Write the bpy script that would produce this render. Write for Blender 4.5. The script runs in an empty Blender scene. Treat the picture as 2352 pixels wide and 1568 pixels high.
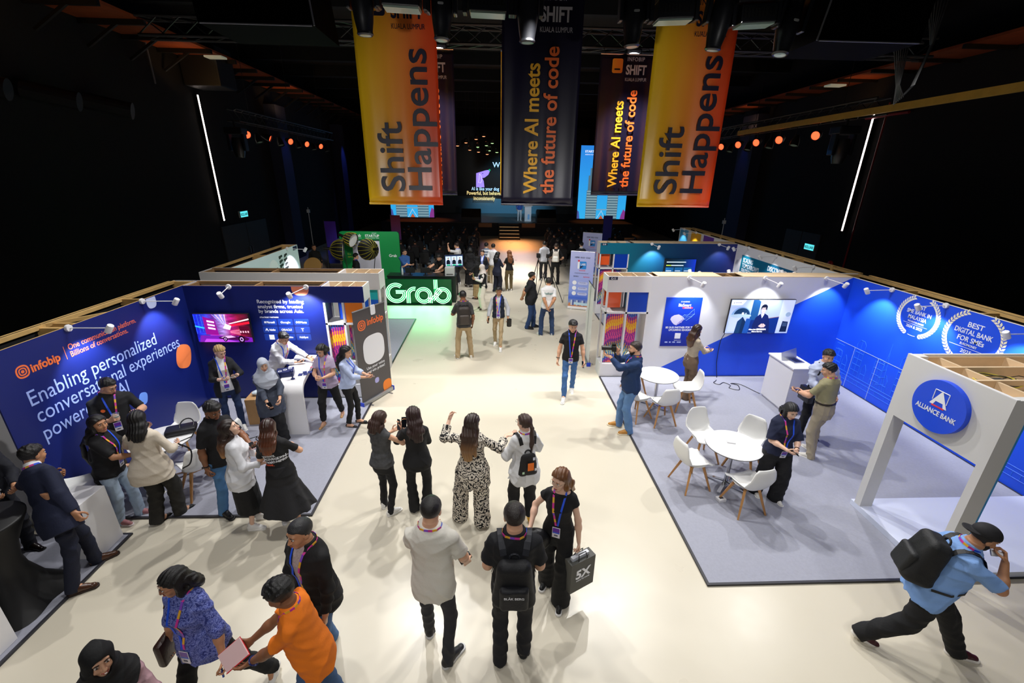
import bpy, bmesh, math, random
import numpy as np
from mathutils import Vector, Matrix, Euler

random.seed(7)
rng = np.random.default_rng(7)
sc = bpy.context.scene
COL = sc.collection
PI = math.pi
rad = math.radians

# ---------------------------------------------------------------- camera
cam_d = bpy.data.cameras.new('camera')
cam_d.sensor_width = 36.0
cam_d.lens = 1005.716 / 2352.0 * 36.0
cam_d.clip_start = 0.05
cam_d.clip_end = 200
cam = bpy.data.objects.new('camera', cam_d)
COL.objects.link(cam)
def _camrot(pitch, yaw, roll):
    cy, sy, cp, sp = math.cos(yaw), math.sin(yaw), math.cos(pitch), math.sin(pitch)
    f = Vector((sy*cp, cy*cp, -sp)); r = Vector((cy, -sy, 0)); d = f.cross(r)
    cr, sr = math.cos(roll), math.sin(roll)
    r2 = cr*r + sr*d; d2 = -sr*r + cr*d
    m = Matrix((r2, -d2, -f)).transposed()
    return m.to_4x4()
cam.matrix_world = Matrix.Translation((0, 0, 4.5)) @ _camrot(rad(20.92083), rad(2.55157), rad(-0.89221))
sc.camera = cam

# ---------------------------------------------------------------- world, exposure
w = bpy.data.worlds.new('hall_dark'); sc.world = w; w.use_nodes = True
w.node_tree.nodes['Background'].inputs['Color'].default_value = (0.30, 0.36, 0.55, 1)
w.node_tree.nodes['Background'].inputs['Strength'].default_value = 0.02
sc.view_settings.view_transform = 'Standard'
sc.view_settings.look = 'None'
sc.view_settings.exposure = 0.0
sc.view_settings.gamma = 1.0
sc.view_settings.use_curve_mapping = False
sc.cycles.max_bounces = 6
sc.cycles.diffuse_bounces = 3
sc.cycles.glossy_bounces = 3
sc.cycles.sample_clamp_indirect = 4.0
sc.cycles.use_denoising = True

# ---------------------------------------------------------------- lamps of the hall rig, with added fill spots and washes
def spot(loc, aim, watts, deg=100, blend=0.5, radius=0.1, col=(1, .985, .965)):
    d = bpy.data.lights.new('lamp_and_fill_spot', 'SPOT'); d.energy = watts; d.spot_size = rad(deg); d.spot_blend = blend
    d.shadow_soft_size = radius; d.color = col
    o = bpy.data.objects.new('lamp_and_fill_spot', d); COL.objects.link(o); o.location = loc
    o.rotation_euler = (Vector(aim) - Vector(loc)).to_track_quat('-Z', 'Y').to_euler()
    return o
def area(loc, aim, watts, sx, sy, col=(1, .985, .965)):
    d = bpy.data.lights.new('added_wash', 'AREA'); d.energy = watts; d.shape = 'RECTANGLE'; d.size = sx; d.size_y = sy; d.color = col
    o = bpy.data.objects.new('added_wash', d); COL.objects.link(o); o.location = loc
    o.rotation_euler = (Vector(aim) - Vector(loc)).to_track_quat('-Z', 'Y').to_euler()
    return o
KEY = 590
for lx, k in ((-2.0, 1.0), (-0.95, .7), (2.45, 1.0), (3.6, .9)):
    spot((lx, 8.35, 6.52), (lx*1.2, 5.6, 0), KEY*k, 112, .5, .07)
for lx in (-5.0, 6.6): spot((lx, 8.0, 6.6), (lx, 6.2, 0), 520, 100, .6, .07)  # added to brighten both booths; the right one also fits a cast shadow
for lx in (-2.4, 0.6, 3.6): spot((lx, 9.5, 6.5), (lx*1.2, 13.0, 0), 640, 112, .6, .1)  # added spots facing back, lighting the floor beyond the rear banners
spot((-0.8, 15.5, 7.0), (-0.6, 16.2, 0), 820, 76, .7, .1); spot((1.4, 17.5, 7.0), (1.2, 18.0, 0), 900, 50, .7, .1)  # added spots that brighten the people further down the aisle
# added soft front fill: spots at the near truss and unseen ones behind the camera
for lx, k in ((-2.6, 1), (0.4, .8), (3.4, 1)): spot((lx, 4.45, 5.72), (lx*1.25, 4.4, 0), 260*k, 125, .8, .15)
for lx in (-2.2, 0.6, 3.4): spot((lx, -1.6, 6.6), (lx*1.4, 4.2, 0.6), 370, 66, .6, .25)
# added unseen spots behind the camera that brighten the hanging banners
for lx in (-1.6, 2.6): spot((lx, -1.2, 3.9), (lx*.62+.25, 6, 4.75), 300, 27, .7, .1)
# ---------------------------------------------------------------- materials
def lin(c):
    if isinstance(c, str):
        c = c.lstrip('#'); c = c if len(c) == 6 else ''.join(ch*2 for ch in c); c = [int(c[i:i+2], 16)/255 for i in (0, 2, 4)]
    return [(x/12.92 if x <= .04045 else ((x+.055)/1.055)**2.4) for x in c[:3]]
MATS = {}
def mat(name, col='#808080', rough=.6, metal=0., emit=0., spec=.5, bump=0., bscale=60., var=0., vscale=8., alpha=1., trans=0., coat=0., coord='Object'):
    key = (name, str(col), rough, metal, emit, bump, var, trans, alpha)
    if key in MATS: return MATS[key]
    m = bpy.data.materials.new(name); m.use_nodes = True; MATS[key] = m
    nt = m.node_tree; b = nt.nodes['Principled BSDF']
    c = (*lin(col), 1)
    b.inputs['Base Color'].default_value = c
    b.inputs['Roughness'].default_value = rough
    b.inputs['Metallic'].default_value = metal
    b.inputs['Specular IOR Level'].default_value = spec
    b.inputs['Transmission Weight'].default_value = trans
    b.inputs['Alpha'].default_value = alpha
    b.inputs['Coat Weight'].default_value = coat
    if emit:
        b.inputs['Emission Color'].default_value = c; b.inputs['Emission Strength'].default_value = emit
    if bump or var:
        tc = nt.nodes.new('ShaderNodeTexCoord')
    if bump:
        n = nt.nodes.new('ShaderNodeTexNoise'); n.inputs['Scale'].default_value = bscale; n.inputs['Detail'].default_value = 4
        bp = nt.nodes.new('ShaderNodeBump'); bp.inputs['Strength'].default_value = bump; bp.inputs['Distance'].default_value = .01
        nt.links.new(tc.outputs[coord], n.inputs['Vector']); nt.links.new(n.outputs['Fac'], bp.inputs['Height']); nt.links.new(bp.outputs['Normal'], b.inputs['Normal'])
    if var:
        n = nt.nodes.new('ShaderNodeTexNoise'); n.inputs['Scale'].default_value = vscale; n.inputs['Detail'].default_value = 5
        mx = nt.nodes.new('ShaderNodeMix'); mx.data_type = 'RGBA'
        mx.inputs['A'].default_value = tuple(x*(1-var) for x in c[:3])+(1,); mx.inputs['B'].default_value = tuple(min(1, x*(1+var)) for x in c[:3])+(1,)
        nt.links.new(tc.outputs[coord], n.inputs['Vector']); nt.links.new(n.outputs['Fac'], mx.inputs['Factor']); nt.links.new(mx.outputs['Result'], b.inputs['Base Color'])
    return m
def ramp_node(nt, stops, interp='LINEAR'):
    r = nt.nodes.new('ShaderNodeValToRGB'); r.color_ramp.interpolation = interp
    e = r.color_ramp.elements
    while len(e) < len(stops): e.new(.5)
    for i, (p, c) in enumerate(stops): e[i].position = p; e[i].color = (*lin(c), 1)
    return r
def grad_mat(name, axis, lo, hi, stops, emit=0., rough=.45, interp='LINEAR'):
    """print with a colour gradient along one axis of the object"""
    m = bpy.data.materials.new(name); m.use_nodes = True; nt = m.node_tree; b = nt.nodes['Principled BSDF']
    tc = nt.nodes.new('ShaderNodeTexCoord'); sp = nt.nodes.new('ShaderNodeSeparateXYZ'); mr = nt.nodes.new('ShaderNodeMapRange')
    mr.inputs['From Min'].default_value = lo; mr.inputs['From Max'].default_value = hi
    r = ramp_node(nt, stops, interp)
    nt.links.new(tc.outputs['Object'], sp.inputs[0]); nt.links.new(sp.outputs['XYZ'.index(axis)], mr.inputs['Value']); nt.links.new(mr.outputs[0], r.inputs[0])
    nt.links.new(r.outputs[0], b.inputs['Base Color']); b.inputs['Roughness'].default_value = rough
    if emit:
        nt.links.new(r.outputs[0], b.inputs['Emission Color']); b.inputs['Emission Strength'].default_value = emit
    return m

# ---------------------------------------------------------------- objects
def put(name, V, F, m=None, parent=None, smooth=False, midx=None, loc=None, rot=None):
    me = bpy.data.meshes.new(name)
    V = np.asarray(V, np.float32)
    if isinstance(F, np.ndarray):
        n = len(F); k = F.shape[1]
        me.vertices.add(len(V)); me.vertices.foreach_set('co', V.ravel())
        me.loops.add(n*k); me.loops.foreach_set('vertex_index', F.astype(np.int32).ravel())
        me.polygons.add(n); me.polygons.foreach_set('loop_start', np.arange(0, n*k, k, dtype=np.int32))
        me.update(calc_edges=True)
    else:
        me.from_pydata([tuple(v) for v in V], [], F); me.update()
    if m is not None:
        for x in (m if isinstance(m, (list, tuple)) else [m]): me.materials.append(x)
    if midx is not None: me.polygons.foreach_set('material_index', np.asarray(midx, np.int32))
    if smooth: me.polygons.foreach_set('use_smooth', np.ones(len(me.polygons), bool))
    o = bpy.data.objects.new(name, me); COL.objects.link(o)
    if parent is not None: o.parent = parent
    if loc is not None: o.location = loc
    if rot is not None: o.rotation_euler = rot
    return o
def thing(name, label, cat, loc=(0, 0, 0), rz=0., group=None, rot=None):
    o = bpy.data.objects.new(name, None); COL.objects.link(o); o.empty_display_size = .1
    o.location = loc; o.rotation_euler = rot if rot is not None else (0, 0, rz)
    return tag(o, label, cat, group)
def tag(o, label, cat, group=None):
    o['label'] = label; o['category'] = cat
    if group: o['group'] = group
    return o
def struct(o):
    o['kind'] = 'structure'; return o
def dup(root, loc, rz, label=None, group=None):
    r = root.copy(); COL.objects.link(r); r.location = loc; r.rotation_euler = (0, 0, rz)
    if label: r['label'] = label
    if group: r['group'] = group
    for ch in list(root.children):
        c = ch.copy(); COL.objects.link(c); c.parent = r
        for g in list(ch.children):
            d = g.copy(); COL.objects.link(d); d.parent = c
    return r

class MB:
    """collects shapes into one mesh"""
    def __init__(s): s.V = []; s.F = []; s.M = []
    def add(s, V, F, mi=0):
        n = len(s.V); s.V += [tuple(v) for v in V]; s.F += [[i+n for i in f] for f in F]; s.M += [mi]*len(F); return s
    def box(s, x0, x1, y0, y1, z0, z1, mi=0, bev=0.):
        if bev:
            bm = bmesh.new(); bmesh.ops.create_cube(bm, size=1)
            for v in bm.verts: v.co = Vector(((x0+x1)/2+v.co.x*(x1-x0), (y0+y1)/2+v.co.y*(y1-y0), (z0+z1)/2+v.co.z*(z1-z0)))
            bmesh.ops.bevel(bm, geom=bm.edges[:], offset=bev, segments=2, profile=.6, affect='EDGES')
            bm.verts.index_update()
            s.add([v.co for v in bm.verts], [[v.index for v in f.verts] for f in bm.faces], mi); bm.free(); return s
        V = [(x, y, z) for z in (z0, z1) for y in (y0, y1) for x in (x0, x1)]
        return s.add(V, [(0, 2, 3, 1), (4, 5, 7, 6), (0, 1, 5, 4), (2, 6, 7, 3), (0, 4, 6, 2), (1, 3, 7, 5)], mi)
    def quad(s, a, b, c, d, mi=0): return s.add([a, b, c, d], [(0, 1, 2, 3)], mi)
    def bar(s, a, b, r, r2=None, n=8, mi=0, cap=True):
        """round bar from a to b"""
        a, b = Vector(a), Vector(b); r2 = r if r2 is None else r2
        q = (b-a).to_track_quat('Z', 'Y').to_matrix()
        V = []
        for p, rr in ((a, r), (b, r2)):
            V += [p + q @ Vector((rr*math.cos(2*PI*i/n), rr*math.sin(2*PI*i/n), 0)) for i in range(n)]
        F = [(i, (i+1) % n, n+(i+1) % n, n+i) for i in range(n)]
        if cap: F += [tuple(range(n-1, -1, -1)), tuple(range(n, 2*n))]
        return s.add(V, F, mi)
    def sqbar(s, a, b, w, h, mi=0, up='Y'):
        a, b = Vector(a), Vector(b); q = (b-a).to_track_quat('Z', up).to_matrix()
        V = [p + q @ Vector((sx*w/2, sy*h/2, 0)) for p in (a, b) for sx, sy in ((-1, -1), (1, -1), (1, 1), (-1, 1))]
        return s.add(V, [(3, 2, 1, 0), (4, 5, 6, 7), (0, 1, 5, 4), (1, 2, 6, 5), (2, 3, 7, 6), (3, 0, 4, 7)], mi)
    def tube(s, pts, r, n=6, mi=0):
        P = [Vector(p) for p in pts]; V = []; F = []
        up = Vector((0.13, .21, 1)).normalized()
        for i, p in enumerate(P):
            t = (P[min(i+1, len(P)-1)]-P[max(i-1, 0)])
            t = t.normalized() if t.length > 1e-9 else Vector((0, 0, 1))
            u = t.cross(up); u = u.normalized() if u.length > 1e-4 else Vector((1, 0, 0)); v = t.cross(u)
            rr = r[i] if isinstance(r, (list, tuple)) else r
            V += [p + rr*(math.cos(2*PI*k/n)*u + math.sin(2*PI*k/n)*v) for k in range(n)]
        for i in range(len(P)-1):
            F += [(i*n+k, i*n+(k+1) % n, (i+1)*n+(k+1) % n, (i+1)*n+k) for k in range(n)]
        F += [tuple(range(n-1, -1, -1)), tuple(range((len(P)-1)*n, len(P)*n))]
        return s.add(V, F, mi)
    def lathe(s, prof, n=24, c=(0, 0, 0), mi=0, M=None):
        V = []; F = []; m = len(prof)
        for i in range(n):
            a = 2*PI*i/n
            for r, z in prof:
                p = Vector((r*math.cos(a), r*math.sin(a), z))
                if M is not None: p = M @ p
                V.append(p+Vector(c))
        for i in range(n):
            j = (i+1) % n
            F += [(i*m+k, j*m+k, j*m+k+1, i*m+k+1) for k in range(m-1)]
        return s.add(V, F, mi)
    def sphere(s, c, r, n=12, mi=0, M=None):
        rx, ry, rz = (r, r, r) if not isinstance(r, (tuple, list)) else r
        m = n//2+1; V = []; F = []
        for i in range(m):
            t = PI*i/(m-1)
            for k in range(n):
                a = 2*PI*k/n; p = Vector((rx*math.sin(t)*math.cos(a), ry*math.sin(t)*math.sin(a), rz*math.cos(t)))
                if M is not None: p = M @ p
                V.append(p+Vector(c))
        for i in range(m-1):
            F += [(i*n+k, (i+1)*n+k, (i+1)*n+(k+1) % n, i*n+(k+1) % n) for k in range(n)]
        return s.add(V, F, mi)
    def prism(s, poly, z0, z1, mi=0, M=None, mi_side=None):
        """polygon in XY pulled from z0 to z1"""
        n = len(poly); V = [Vector((x, y, z)) for z in (z0, z1) for x, y in poly]
        if M is not None: V = [M @ v for v in V]
        s.add(V, [tuple(range(n-1, -1, -1)), tuple(range(n, 2*n))], mi)
        k = len(s.V)-2*n; b = [[k+i, k+(i+1) % n, k+n+(i+1) % n, k+n+i] for i in range(n)]
        s.F += b; s.M += [mi if mi_side is None else mi_side]*n
        return s
    def xform(s, M): s.V = [tuple(M @ Vector(v)) for v in s.V]; return s
    def build(s, name, m, parent=None, smooth=False, loc=None, rot=None, weld=False):
        mats = m if isinstance(m, (list, tuple)) else [m]
        o = put(name, s.V, s.F, mats, parent, smooth, s.M if len(mats) > 1 else None, loc, rot)
        if smooth: o.data.set_sharp_from_angle(angle=rad(40))
        return o

def curvy(pts, n=6):
    P = [Vector(p) for p in pts]; P = [2*P[0]-P[1]]+P+[2*P[-1]-P[-2]]; o = []
    for i in range(1, len(P)-2):
        a, b, c, d = P[i-1:i+3]
        for j in range(n):
            t = j/n; o.append(.5*(2*b+(c-a)*t+(2*a-5*b+4*c-d)*t*t+(3*b-a-3*c+d)*t**3))
    return o+[P[-2]]
def rrect(w, h, r, n=6, cx=0., cy=0.):
    """rounded rectangle outline"""
    P = []
    for sx, sy, a0 in ((1, 1, 0), (-1, 1, 90), (-1, -1, 180), (1, -1, 270)):
        for i in range(n+1):
            a = rad(a0+90*i/n); P.append((cx+sx*(w/2-r)+r*math.cos(a), cy+sy*(h/2-r)+r*math.sin(a)))
    return P
def squircle(w, h, n=40, e=2.8, rot=0., cx=0., cy=0.):
    P = []
    for i in range(n):
        a = 2*PI*i/n; c, s = math.cos(a), math.sin(a)
        x = w/2*math.copysign(abs(c)**(2/e), c); y = h/2*math.copysign(abs(s)**(2/e), s)
        P.append((cx+x*math.cos(rot)-y*math.sin(rot), cy+x*math.sin(rot)+y*math.cos(rot)))
    return P

# lettering: outlines of the built-in font turned into mesh. Local frame: x right, y up on the face, z out of it.
def text_mesh(s, size, align='LEFT', bold=0., width=None, ext=.0015, space=1., line=1., shear=0.):
    cu = bpy.data.curves.new('t', 'FONT'); cu.body = s; cu.size = size; cu.align_x = align; cu.offset = bold*size
    cu.extrude = ext; cu.space_character = space; cu.space_line = line; cu.shear = shear; cu.resolution_u = 4
    o = bpy.data.objects.new('t', cu); COL.objects.link(o)
    dg = bpy.context.evaluated_depsgraph_get()
    me = bpy.data.meshes.new_from_object(o.evaluated_get(dg))
    V = [v.co.copy() for v in me.vertices]; F = [tuple(p.vertices) for p in me.polygons]
    bpy.data.objects.remove(o); bpy.data.curves.remove(cu); bpy.data.meshes.remove(me)
    if width and V:
        x0 = min(v.x for v in V); x1 = max(v.x for v in V); k = width/(x1-x0)
        for v in V: v.x *= k
    return V, F
def face_frame(origin, right, up):
    """matrix of a flat face: local x = right, y = up, z = towards the reader"""
    r, u = Vector(right).normalized(), Vector(up).normalized(); n = r.cross(u)
    m = Matrix((r, u, n)).transposed().to_4x4(); m.translation = Vector(origin); return m
def text(name, s, M, size, m, parent=None, x=0., y=0., rot=0., z=.002, **k):
    V, F = text_mesh(s, size, **k)
    T = M @ Matrix.Translation((x, y, z)) @ Matrix.Rotation(rot, 4, 'Z')
    return put(name, [T @ v for v in V], F, m, parent)
def flat(name, poly, M, m, parent=None, z0=0., z1=.002):
    b = MB(); b.prism(poly, z0, z1, M=M); return b.build(name, m, parent)
# ---------------------------------------------------------------- soft bodies: distance fields turned into one skin
def A3(v): return np.array(v, np.float32)
def smin(a, b, k):
    h = np.clip(.5+.5*(b-a)/k, 0, 1); return b+(a-b)*h-k*h*(1-h)
def smax(a, b, k): return -smin(-a, -b, k)
def cap(p, a, b, ra, rb):
    a, b = A3(a), A3(b); ba = b-a; pa = p-a
    t = np.clip(pa@ba/max(float(ba@ba), 1e-9), 0, 1)
    return np.sqrt(((pa-t[:, None]*ba)**2).sum(1))-(ra+(rb-ra)*t)
def ell(p, c, r):
    q = (p-A3(c))/A3(r); k0 = np.sqrt((q*q).sum(1)); k1 = np.sqrt(((q/A3(r))**2).sum(1))+1e-6
    return k0*(k0-1)/k1
def loft(q, prof, e=0., n=2.4, cap_ends=True):
    P = np.array(prof, np.float32); z = q[:, 2]
    wv = np.interp(z, P[:, 0], P[:, 1])+e; dv = np.interp(z, P[:, 0], P[:, 2])+e; yc = np.interp(z, P[:, 0], P[:, 3])
    r = ((np.abs(q[:, 0])/wv)**n+(np.abs(q[:, 1]-yc)/dv)**n)**(1/n)
    d = (r-1)*np.minimum(wv, dv)
    if cap_ends: d = np.maximum(d, np.maximum(P[0, 0]-z, z-P[-1, 0]))
    return d
_C = np.array([[0,0,0],[1,0,0],[0,1,0],[1,1,0],[0,0,1],[1,0,1],[0,1,1],[1,1,1]])
_E = [(0,1),(2,3),(4,5),(6,7),(0,2),(1,3),(4,6),(5,7),(0,4),(1,5),(2,6),(3,7)]
def skin(f, lo, hi, h, B=6):
    """mesh of the zero set of f inside the box: coarse blocks first, fine samples only near the surface"""
    lo = np.array(lo, np.float32); hi = np.array(hi, np.float32)
    nb = np.maximum(np.ceil((hi-lo)/(h*B)).astype(int), 1); n = nb*B+1
    g = np.full(n, 1., np.float32)
    bi = np.stack(np.meshgrid(*[np.arange(k) for k in nb], indexing='ij'), -1).reshape(-1, 3)
    fc = f((lo+(bi+.5)*h*B).astype(np.float32))
    near = np.abs(fc) < h*B*.95+.012
    off = np.stack(np.meshgrid(*[np.arange(B+1)]*3, indexing='ij'), -1).reshape(-1, 3)
    for b, v in zip(bi[~near & (fc < 0)], fc[~near & (fc < 0)]):
        s = b*B; g[s[0]:s[0]+B+1, s[1]:s[1]+B+1, s[2]:s[2]+B+1] = -1.
    idx = (bi[near][:, None]*B+off[None]).reshape(-1, 3)
    if len(idx) == 0: return np.zeros((0, 3)), np.zeros((0, 4), int)
    flat_i = np.unique(np.ravel_multi_index(idx.T, n))
    ijk = np.stack(np.unravel_index(flat_i, n), -1)
    vals = np.empty(len(flat_i), np.float32)
    for s in range(0, len(flat_i), 400000):
        vals[s:s+400000] = f((lo+ijk[s:s+400000]*h).astype(np.float32))
    g.ravel()[flat_i] = vals
    neg = g < 0
    c = np.zeros(np.array(n)-1, np.int8)
    for o in _C: c += neg[o[0]:n[0]-1+o[0], o[1]:n[1]-1+o[1], o[2]:n[2]-1+o[2]]
    act = np.argwhere((c > 0) & (c < 8))
    if len(act) == 0: return np.zeros((0, 3)), np.zeros((0, 4), int)
    cv = np.stack([g[act[:, 0]+o[0], act[:, 1]+o[1], act[:, 2]+o[2]] for o in _C], 1)
    acc = np.zeros((len(act), 3), np.float32); cnt = np.zeros(len(act), np.float32)
    for a, b in _E:
        x = (cv[:, a] < 0) != (cv[:, b] < 0)
        t = cv[:, a]/(cv[:, a]-cv[:, b]+1e-12)
        p = _C[a]+t[:, None]*(_C[b]-_C[a]); acc += p*x[:, None]; cnt += x
    V = lo+(act+acc/cnt[:, None])*h
    vid = np.full(np.array(n)-1, -1, np.int32); vid[act[:, 0], act[:, 1], act[:, 2]] = np.arange(len(act))
    F = []
    for ax in range(3):
        u, v = (ax+1) % 3, (ax+2) % 3
        sl = [slice(0, n[i]) for i in range(3)]; s2 = list(sl)
        sl[ax] = slice(0, n[ax]-1); s2[ax] = slice(1, n[ax])
        x = neg[tuple(sl)] != neg[tuple(s2)]
        e = np.argwhere(x)
        e = e[(e[:, u] > 0) & (e[:, v] > 0) & (e[:, u] < n[u]-1) & (e[:, v] < n[v]-1)]
        if len(e) == 0: continue
        du = np.zeros(3, int); du[u] = 1; dv = np.zeros(3, int); dv[v] = 1
        q = np.stack([vid[tuple((e-o).T)] for o in (du+dv, dv, 0*du, du)], 1)
        fl = neg[tuple(e.T)]
        q[~fl] = q[~fl][:, ::-1]
        F.append(q[(q >= 0).all(1)])
    F = np.concatenate(F) if F else np.zeros((0, 4), int)
    return V, F
def merge(parts):
    V = []; F = []; n = 0
    for v, f in parts:
        V.append(v); F.append(f+n); n += len(v)
    return np.concatenate(V), np.concatenate(F)
def rotz(a): c, s = math.cos(a), math.sin(a); return np.array([[c, -s, 0], [s, c, 0], [0, 0, 1]], np.float32)
def rotx(a): c, s = math.cos(a), math.sin(a); return np.array([[1, 0, 0], [0, c, -s], [0, s, c]], np.float32)
def roty(a): c, s = math.cos(a), math.sin(a); return np.array([[c, 0, s], [0, 1, 0], [-s, 0, c]], np.float32)
def nrm(v): v = np.asarray(v, np.float32); return v/max(float(np.linalg.norm(v)), 1e-9)
def ik(a, t, l1, l2, pole):
    a, t = A3(a), A3(t); d = t-a; L = float(np.linalg.norm(d)); M = (l1+l2)*.995
    if L > M: t = a+d/L*M; d = t-a; L = M
    if L < abs(l1-l2)+.02: L = abs(l1-l2)+.02
    x = (l1*l1-l2*l2+L*L)/(2*L); y = math.sqrt(max(l1*l1-x*x, 0)); u = nrm(d)
    p = A3(pole); p = p-u*float(p@u); p = nrm(p)
    return a+u*x+p*y, t
# ---------------------------------------------------------------- people
SK = dict(pale='#E6BBA2', light='#DBA888', tan='#C08A66', brown='#8A5A3D', dark='#63402B')
PROF = dict(
 m=[(-.16,.150,.105,-.012),(-.08,.165,.122,-.014),(.0,.158,.116,-.006),(.12,.146,.108,.004),(.24,.158,.116,.006),(.35,.172,.122,.0),(.43,.168,.106,-.012),(.48,.128,.084,-.018),(.52,.078,.064,-.018),(.56,.060,.056,-.012)],
 f=[(-.16,.155,.105,-.016),(-.08,.168,.122,-.018),(.0,.152,.112,-.008),(.13,.122,.094,.004),(.24,.134,.108,.014),(.31,.145,.124,.020),(.38,.146,.104,.004),(.43,.142,.086,-.010),(.48,.108,.070,-.014),(.52,.064,.054,-.012),(.56,.050,.048,-.008)])
FIT = dict(slim=(.086,.060,.050), straight=(.092,.070,.064), wide=(.100,.094,.104), flare=(.090,.068,.088), baggy=(.102,.084,.076), taper=(.100,.078,.055))
RES = {1: (.0085, .0048, .0046), 2: (.012, .0065, .006), 3: (.018, .010, .009)}

def wrinkle(p, a, ph):
    x, y, z = p[:, 0], p[:, 1], p[:, 2]
    u = 13*z+11*x-4*y+2.4*np.sin(7*x+6*y+3*z+ph); v = 15*z-14*x+9*y+2.6*np.sin(6*z+5*x-7*y+ph*2)
    m = .5+.5*np.sin(5.3*z-6*x+4*y+ph*1.7); m2 = .5+.5*np.sin(4.1*z+7*x+3*y-ph)
    return 1.9*a*(m*(1.5*np.abs(np.sin(u+ph))**.75-1.)+m2*(1.3*np.abs(np.sin(v))**.8-.9)+.12*np.sin(71*z-37*y+33*x+ph))
def person(label, x, y, face, h=1.7, sex='m', wd=1., lean=0, side=0, twist=0, head=(0, 0, 0), fl=(-.11, 0, -8), fr=(.11, 0, 8),
           hl=None, hr=None, pl=None, pr=None, gl=None, gr=None, px=0., py=0., dz=0., hair=('short', '#17120F'), skin_c='tan', top=None, under=None,
           bot=None, shoes=('sneaker', '#EDEBE6', '#F4F2EE'), lan=None, glasses=None, beard=None, q=1, z=0., knee=None, smile=0, group=None, brows=True, build='person'):
    wd *= .96; s = h/1.75; ph = (abs(hash_s(label)) % 997)/50.
    R = RES[q]; male = sex == 'm'
    top = top or dict(); bot = bot or dict()
    Pz = .985+dz; P = A3((px, py, Pz))
    Rt = rotz(-rad(twist)) @ rotx(-rad(lean)) @ roty(rad(side)); Rh = rotz(-rad(twist)*.5) @ rotx(-rad(lean)*.35) @ roty(rad(side)*.3)
    prof = [(a, b*wd, c*wd, e) for a, b, c, e in PROF[sex]]
    belly = top.get('belly', 0)
    if belly: prof = [(a, b+belly*.5*math.exp(-((a-.05)/.14)**2), c+belly*math.exp(-((a-.05)/.14)**2), e+belly*.6*math.exp(-((a-.05)/.14)**2)) for a, b, c, e in prof]
    T = lambda l: P+Rt @ A3(l)
    k = wd**.6*(1. if male else .88)
    sx = (.186 if male else .152)*wd
    S = {-1: T((-sx+.012, -.012, .413)), 1: T((sx-.012, -.012, .413))}
    ua, fa = .285, .25
    Rhd = rotz(-rad(head[0])) @ rotx(-rad(lean*.45+head[1])) @ roty(rad(head[2]))
    nb = T((0, -.012, .50)); H = nb+Rhd @ A3((0, .02, .07))+(nb-T((0, -.03, .33)))*.45
    arms = {}
    for sg, tgt, pole, grip in ((-1, hl, pl, gl), (1, hr, pr, gr)):
        hang = tgt is None
        if hang: tgt = (S[sg][0]+sg*.055, S[sg][1]+.03, S[sg][2]-.50)
        pole = pole or ((sg*.35, -.8, -.35) if hang else (sg*.6, -.45, -.7))
        E, Wp = ik(S[sg], tgt, ua, fa, pole)
        grip = grip or {}
        d = nrm(grip.get('d', Wp-E)); n = A3(grip.get('n', (-sg, .15, 0) if hang else (-sg*.6, .1, .6)))
        n = nrm(n-d*float(n@d)); t = np.cross(d, n)*sg
        arms[sg] = (S[sg], E, Wp, d, n, t, grip.get('curl', .45 if hang else .7))
    legs = {}
    for sg, ft in ((-1, fl), (1, fr)):
        fz = ft[3] if len(ft) > 3 else 0.
        hip = P+Rh @ A3((sg*.088*wd, -.01, -.05)); yaw = -rad(ft[2]); fd = rotz(yaw) @ A3((0, 1, 0))
        pit = rad(ft[4]) if len(ft) > 4 else 0.
        Rf = rotz(yaw) @ rotx(-pit)                                  # pit > 0: heel up
        A = A3((ft[0], ft[1], fz)); ank = A+Rf @ A3((0, 0, .085))
        kp = (knee or {}).get(sg) or (fd[0]+sg*.06, fd[1], .05)
        K, ank = ik(hip, ank, .435, .43, kp)
        legs[sg] = (hip, K, ank, A, Rf)
    root = thing(build, label, 'person', (x, y, z), -rad(face), group)
    def emit(name, f, lo, hi, res, m, par=root, smooth=True):
        V, F = skin(f, lo, hi, res)
        if len(V) == 0: return None
        return put(name, V*s, F, m, par, smooth)
    def bbox(pts, r): a = np.array(pts); return a.min(0)-r, a.max(0)+r
    # ---- skin
    sk = mat('skin', SK.get(skin_c, skin_c), .48, bump=.05, bscale=90, var=.06, vscale=20)
    nk = .056 if male else .045
    def f_head(p):
        q_ = (p-H) @ Rhd
        d = ell(q_, (0, -.012, .022), (.076, .095, .088))
        d = smin(d, ell(q_, (0, .022, -.045), (.060 if male else .056, .064, .080)), .03)
        d = smin(d, ell(q_, (0, .058, -.100), (.026, .024, .020)), .025)
        for sg in (-1, 1): d = smin(d, ell(q_, (sg*.036, .058, -.034), (.026, .024, .026)), .02)
        d = smin(d, cap(q_, (-.036, .074, .026), (.036, .074, .026), .013, .013), .018)
        for sg in (-1, 1): d = smax(d, -ell(q_, (sg*.031, .100, .004), (.019, .020, .013)), .012)
        d = smin(d, cap(q_, (0, .086, .008), (0, .104, -.034), .007, .0125), .010)
        for sg in (-1, 1): d = smin(d, ell(q_, (sg*.010, .094, -.038), (.009, .010, .008)), .006)
        d = smin(d, ell(q_, (0, .080, -.070), (.024, .015, .012)), .012)
        for sg in (-1, 1): d = smin(d, ell(q_, (sg*.077, -.008, -.012), (.011, .022, .031)), .006)
        return smin(d, cap(p, H+Rhd @ A3((0, -.022, -.07)), T((0, -.018, .46)), nk*wd**.4, nk*1.06*wd**.5), .022)
    def f_neck(p): return smin(f_head(p), loft((p-P) @ Rt, prof, -.006), .03)
    lo, hi = bbox([H], .15); lo2, hi2 = bbox([H, T((0, 0, .40))], .13)
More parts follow.
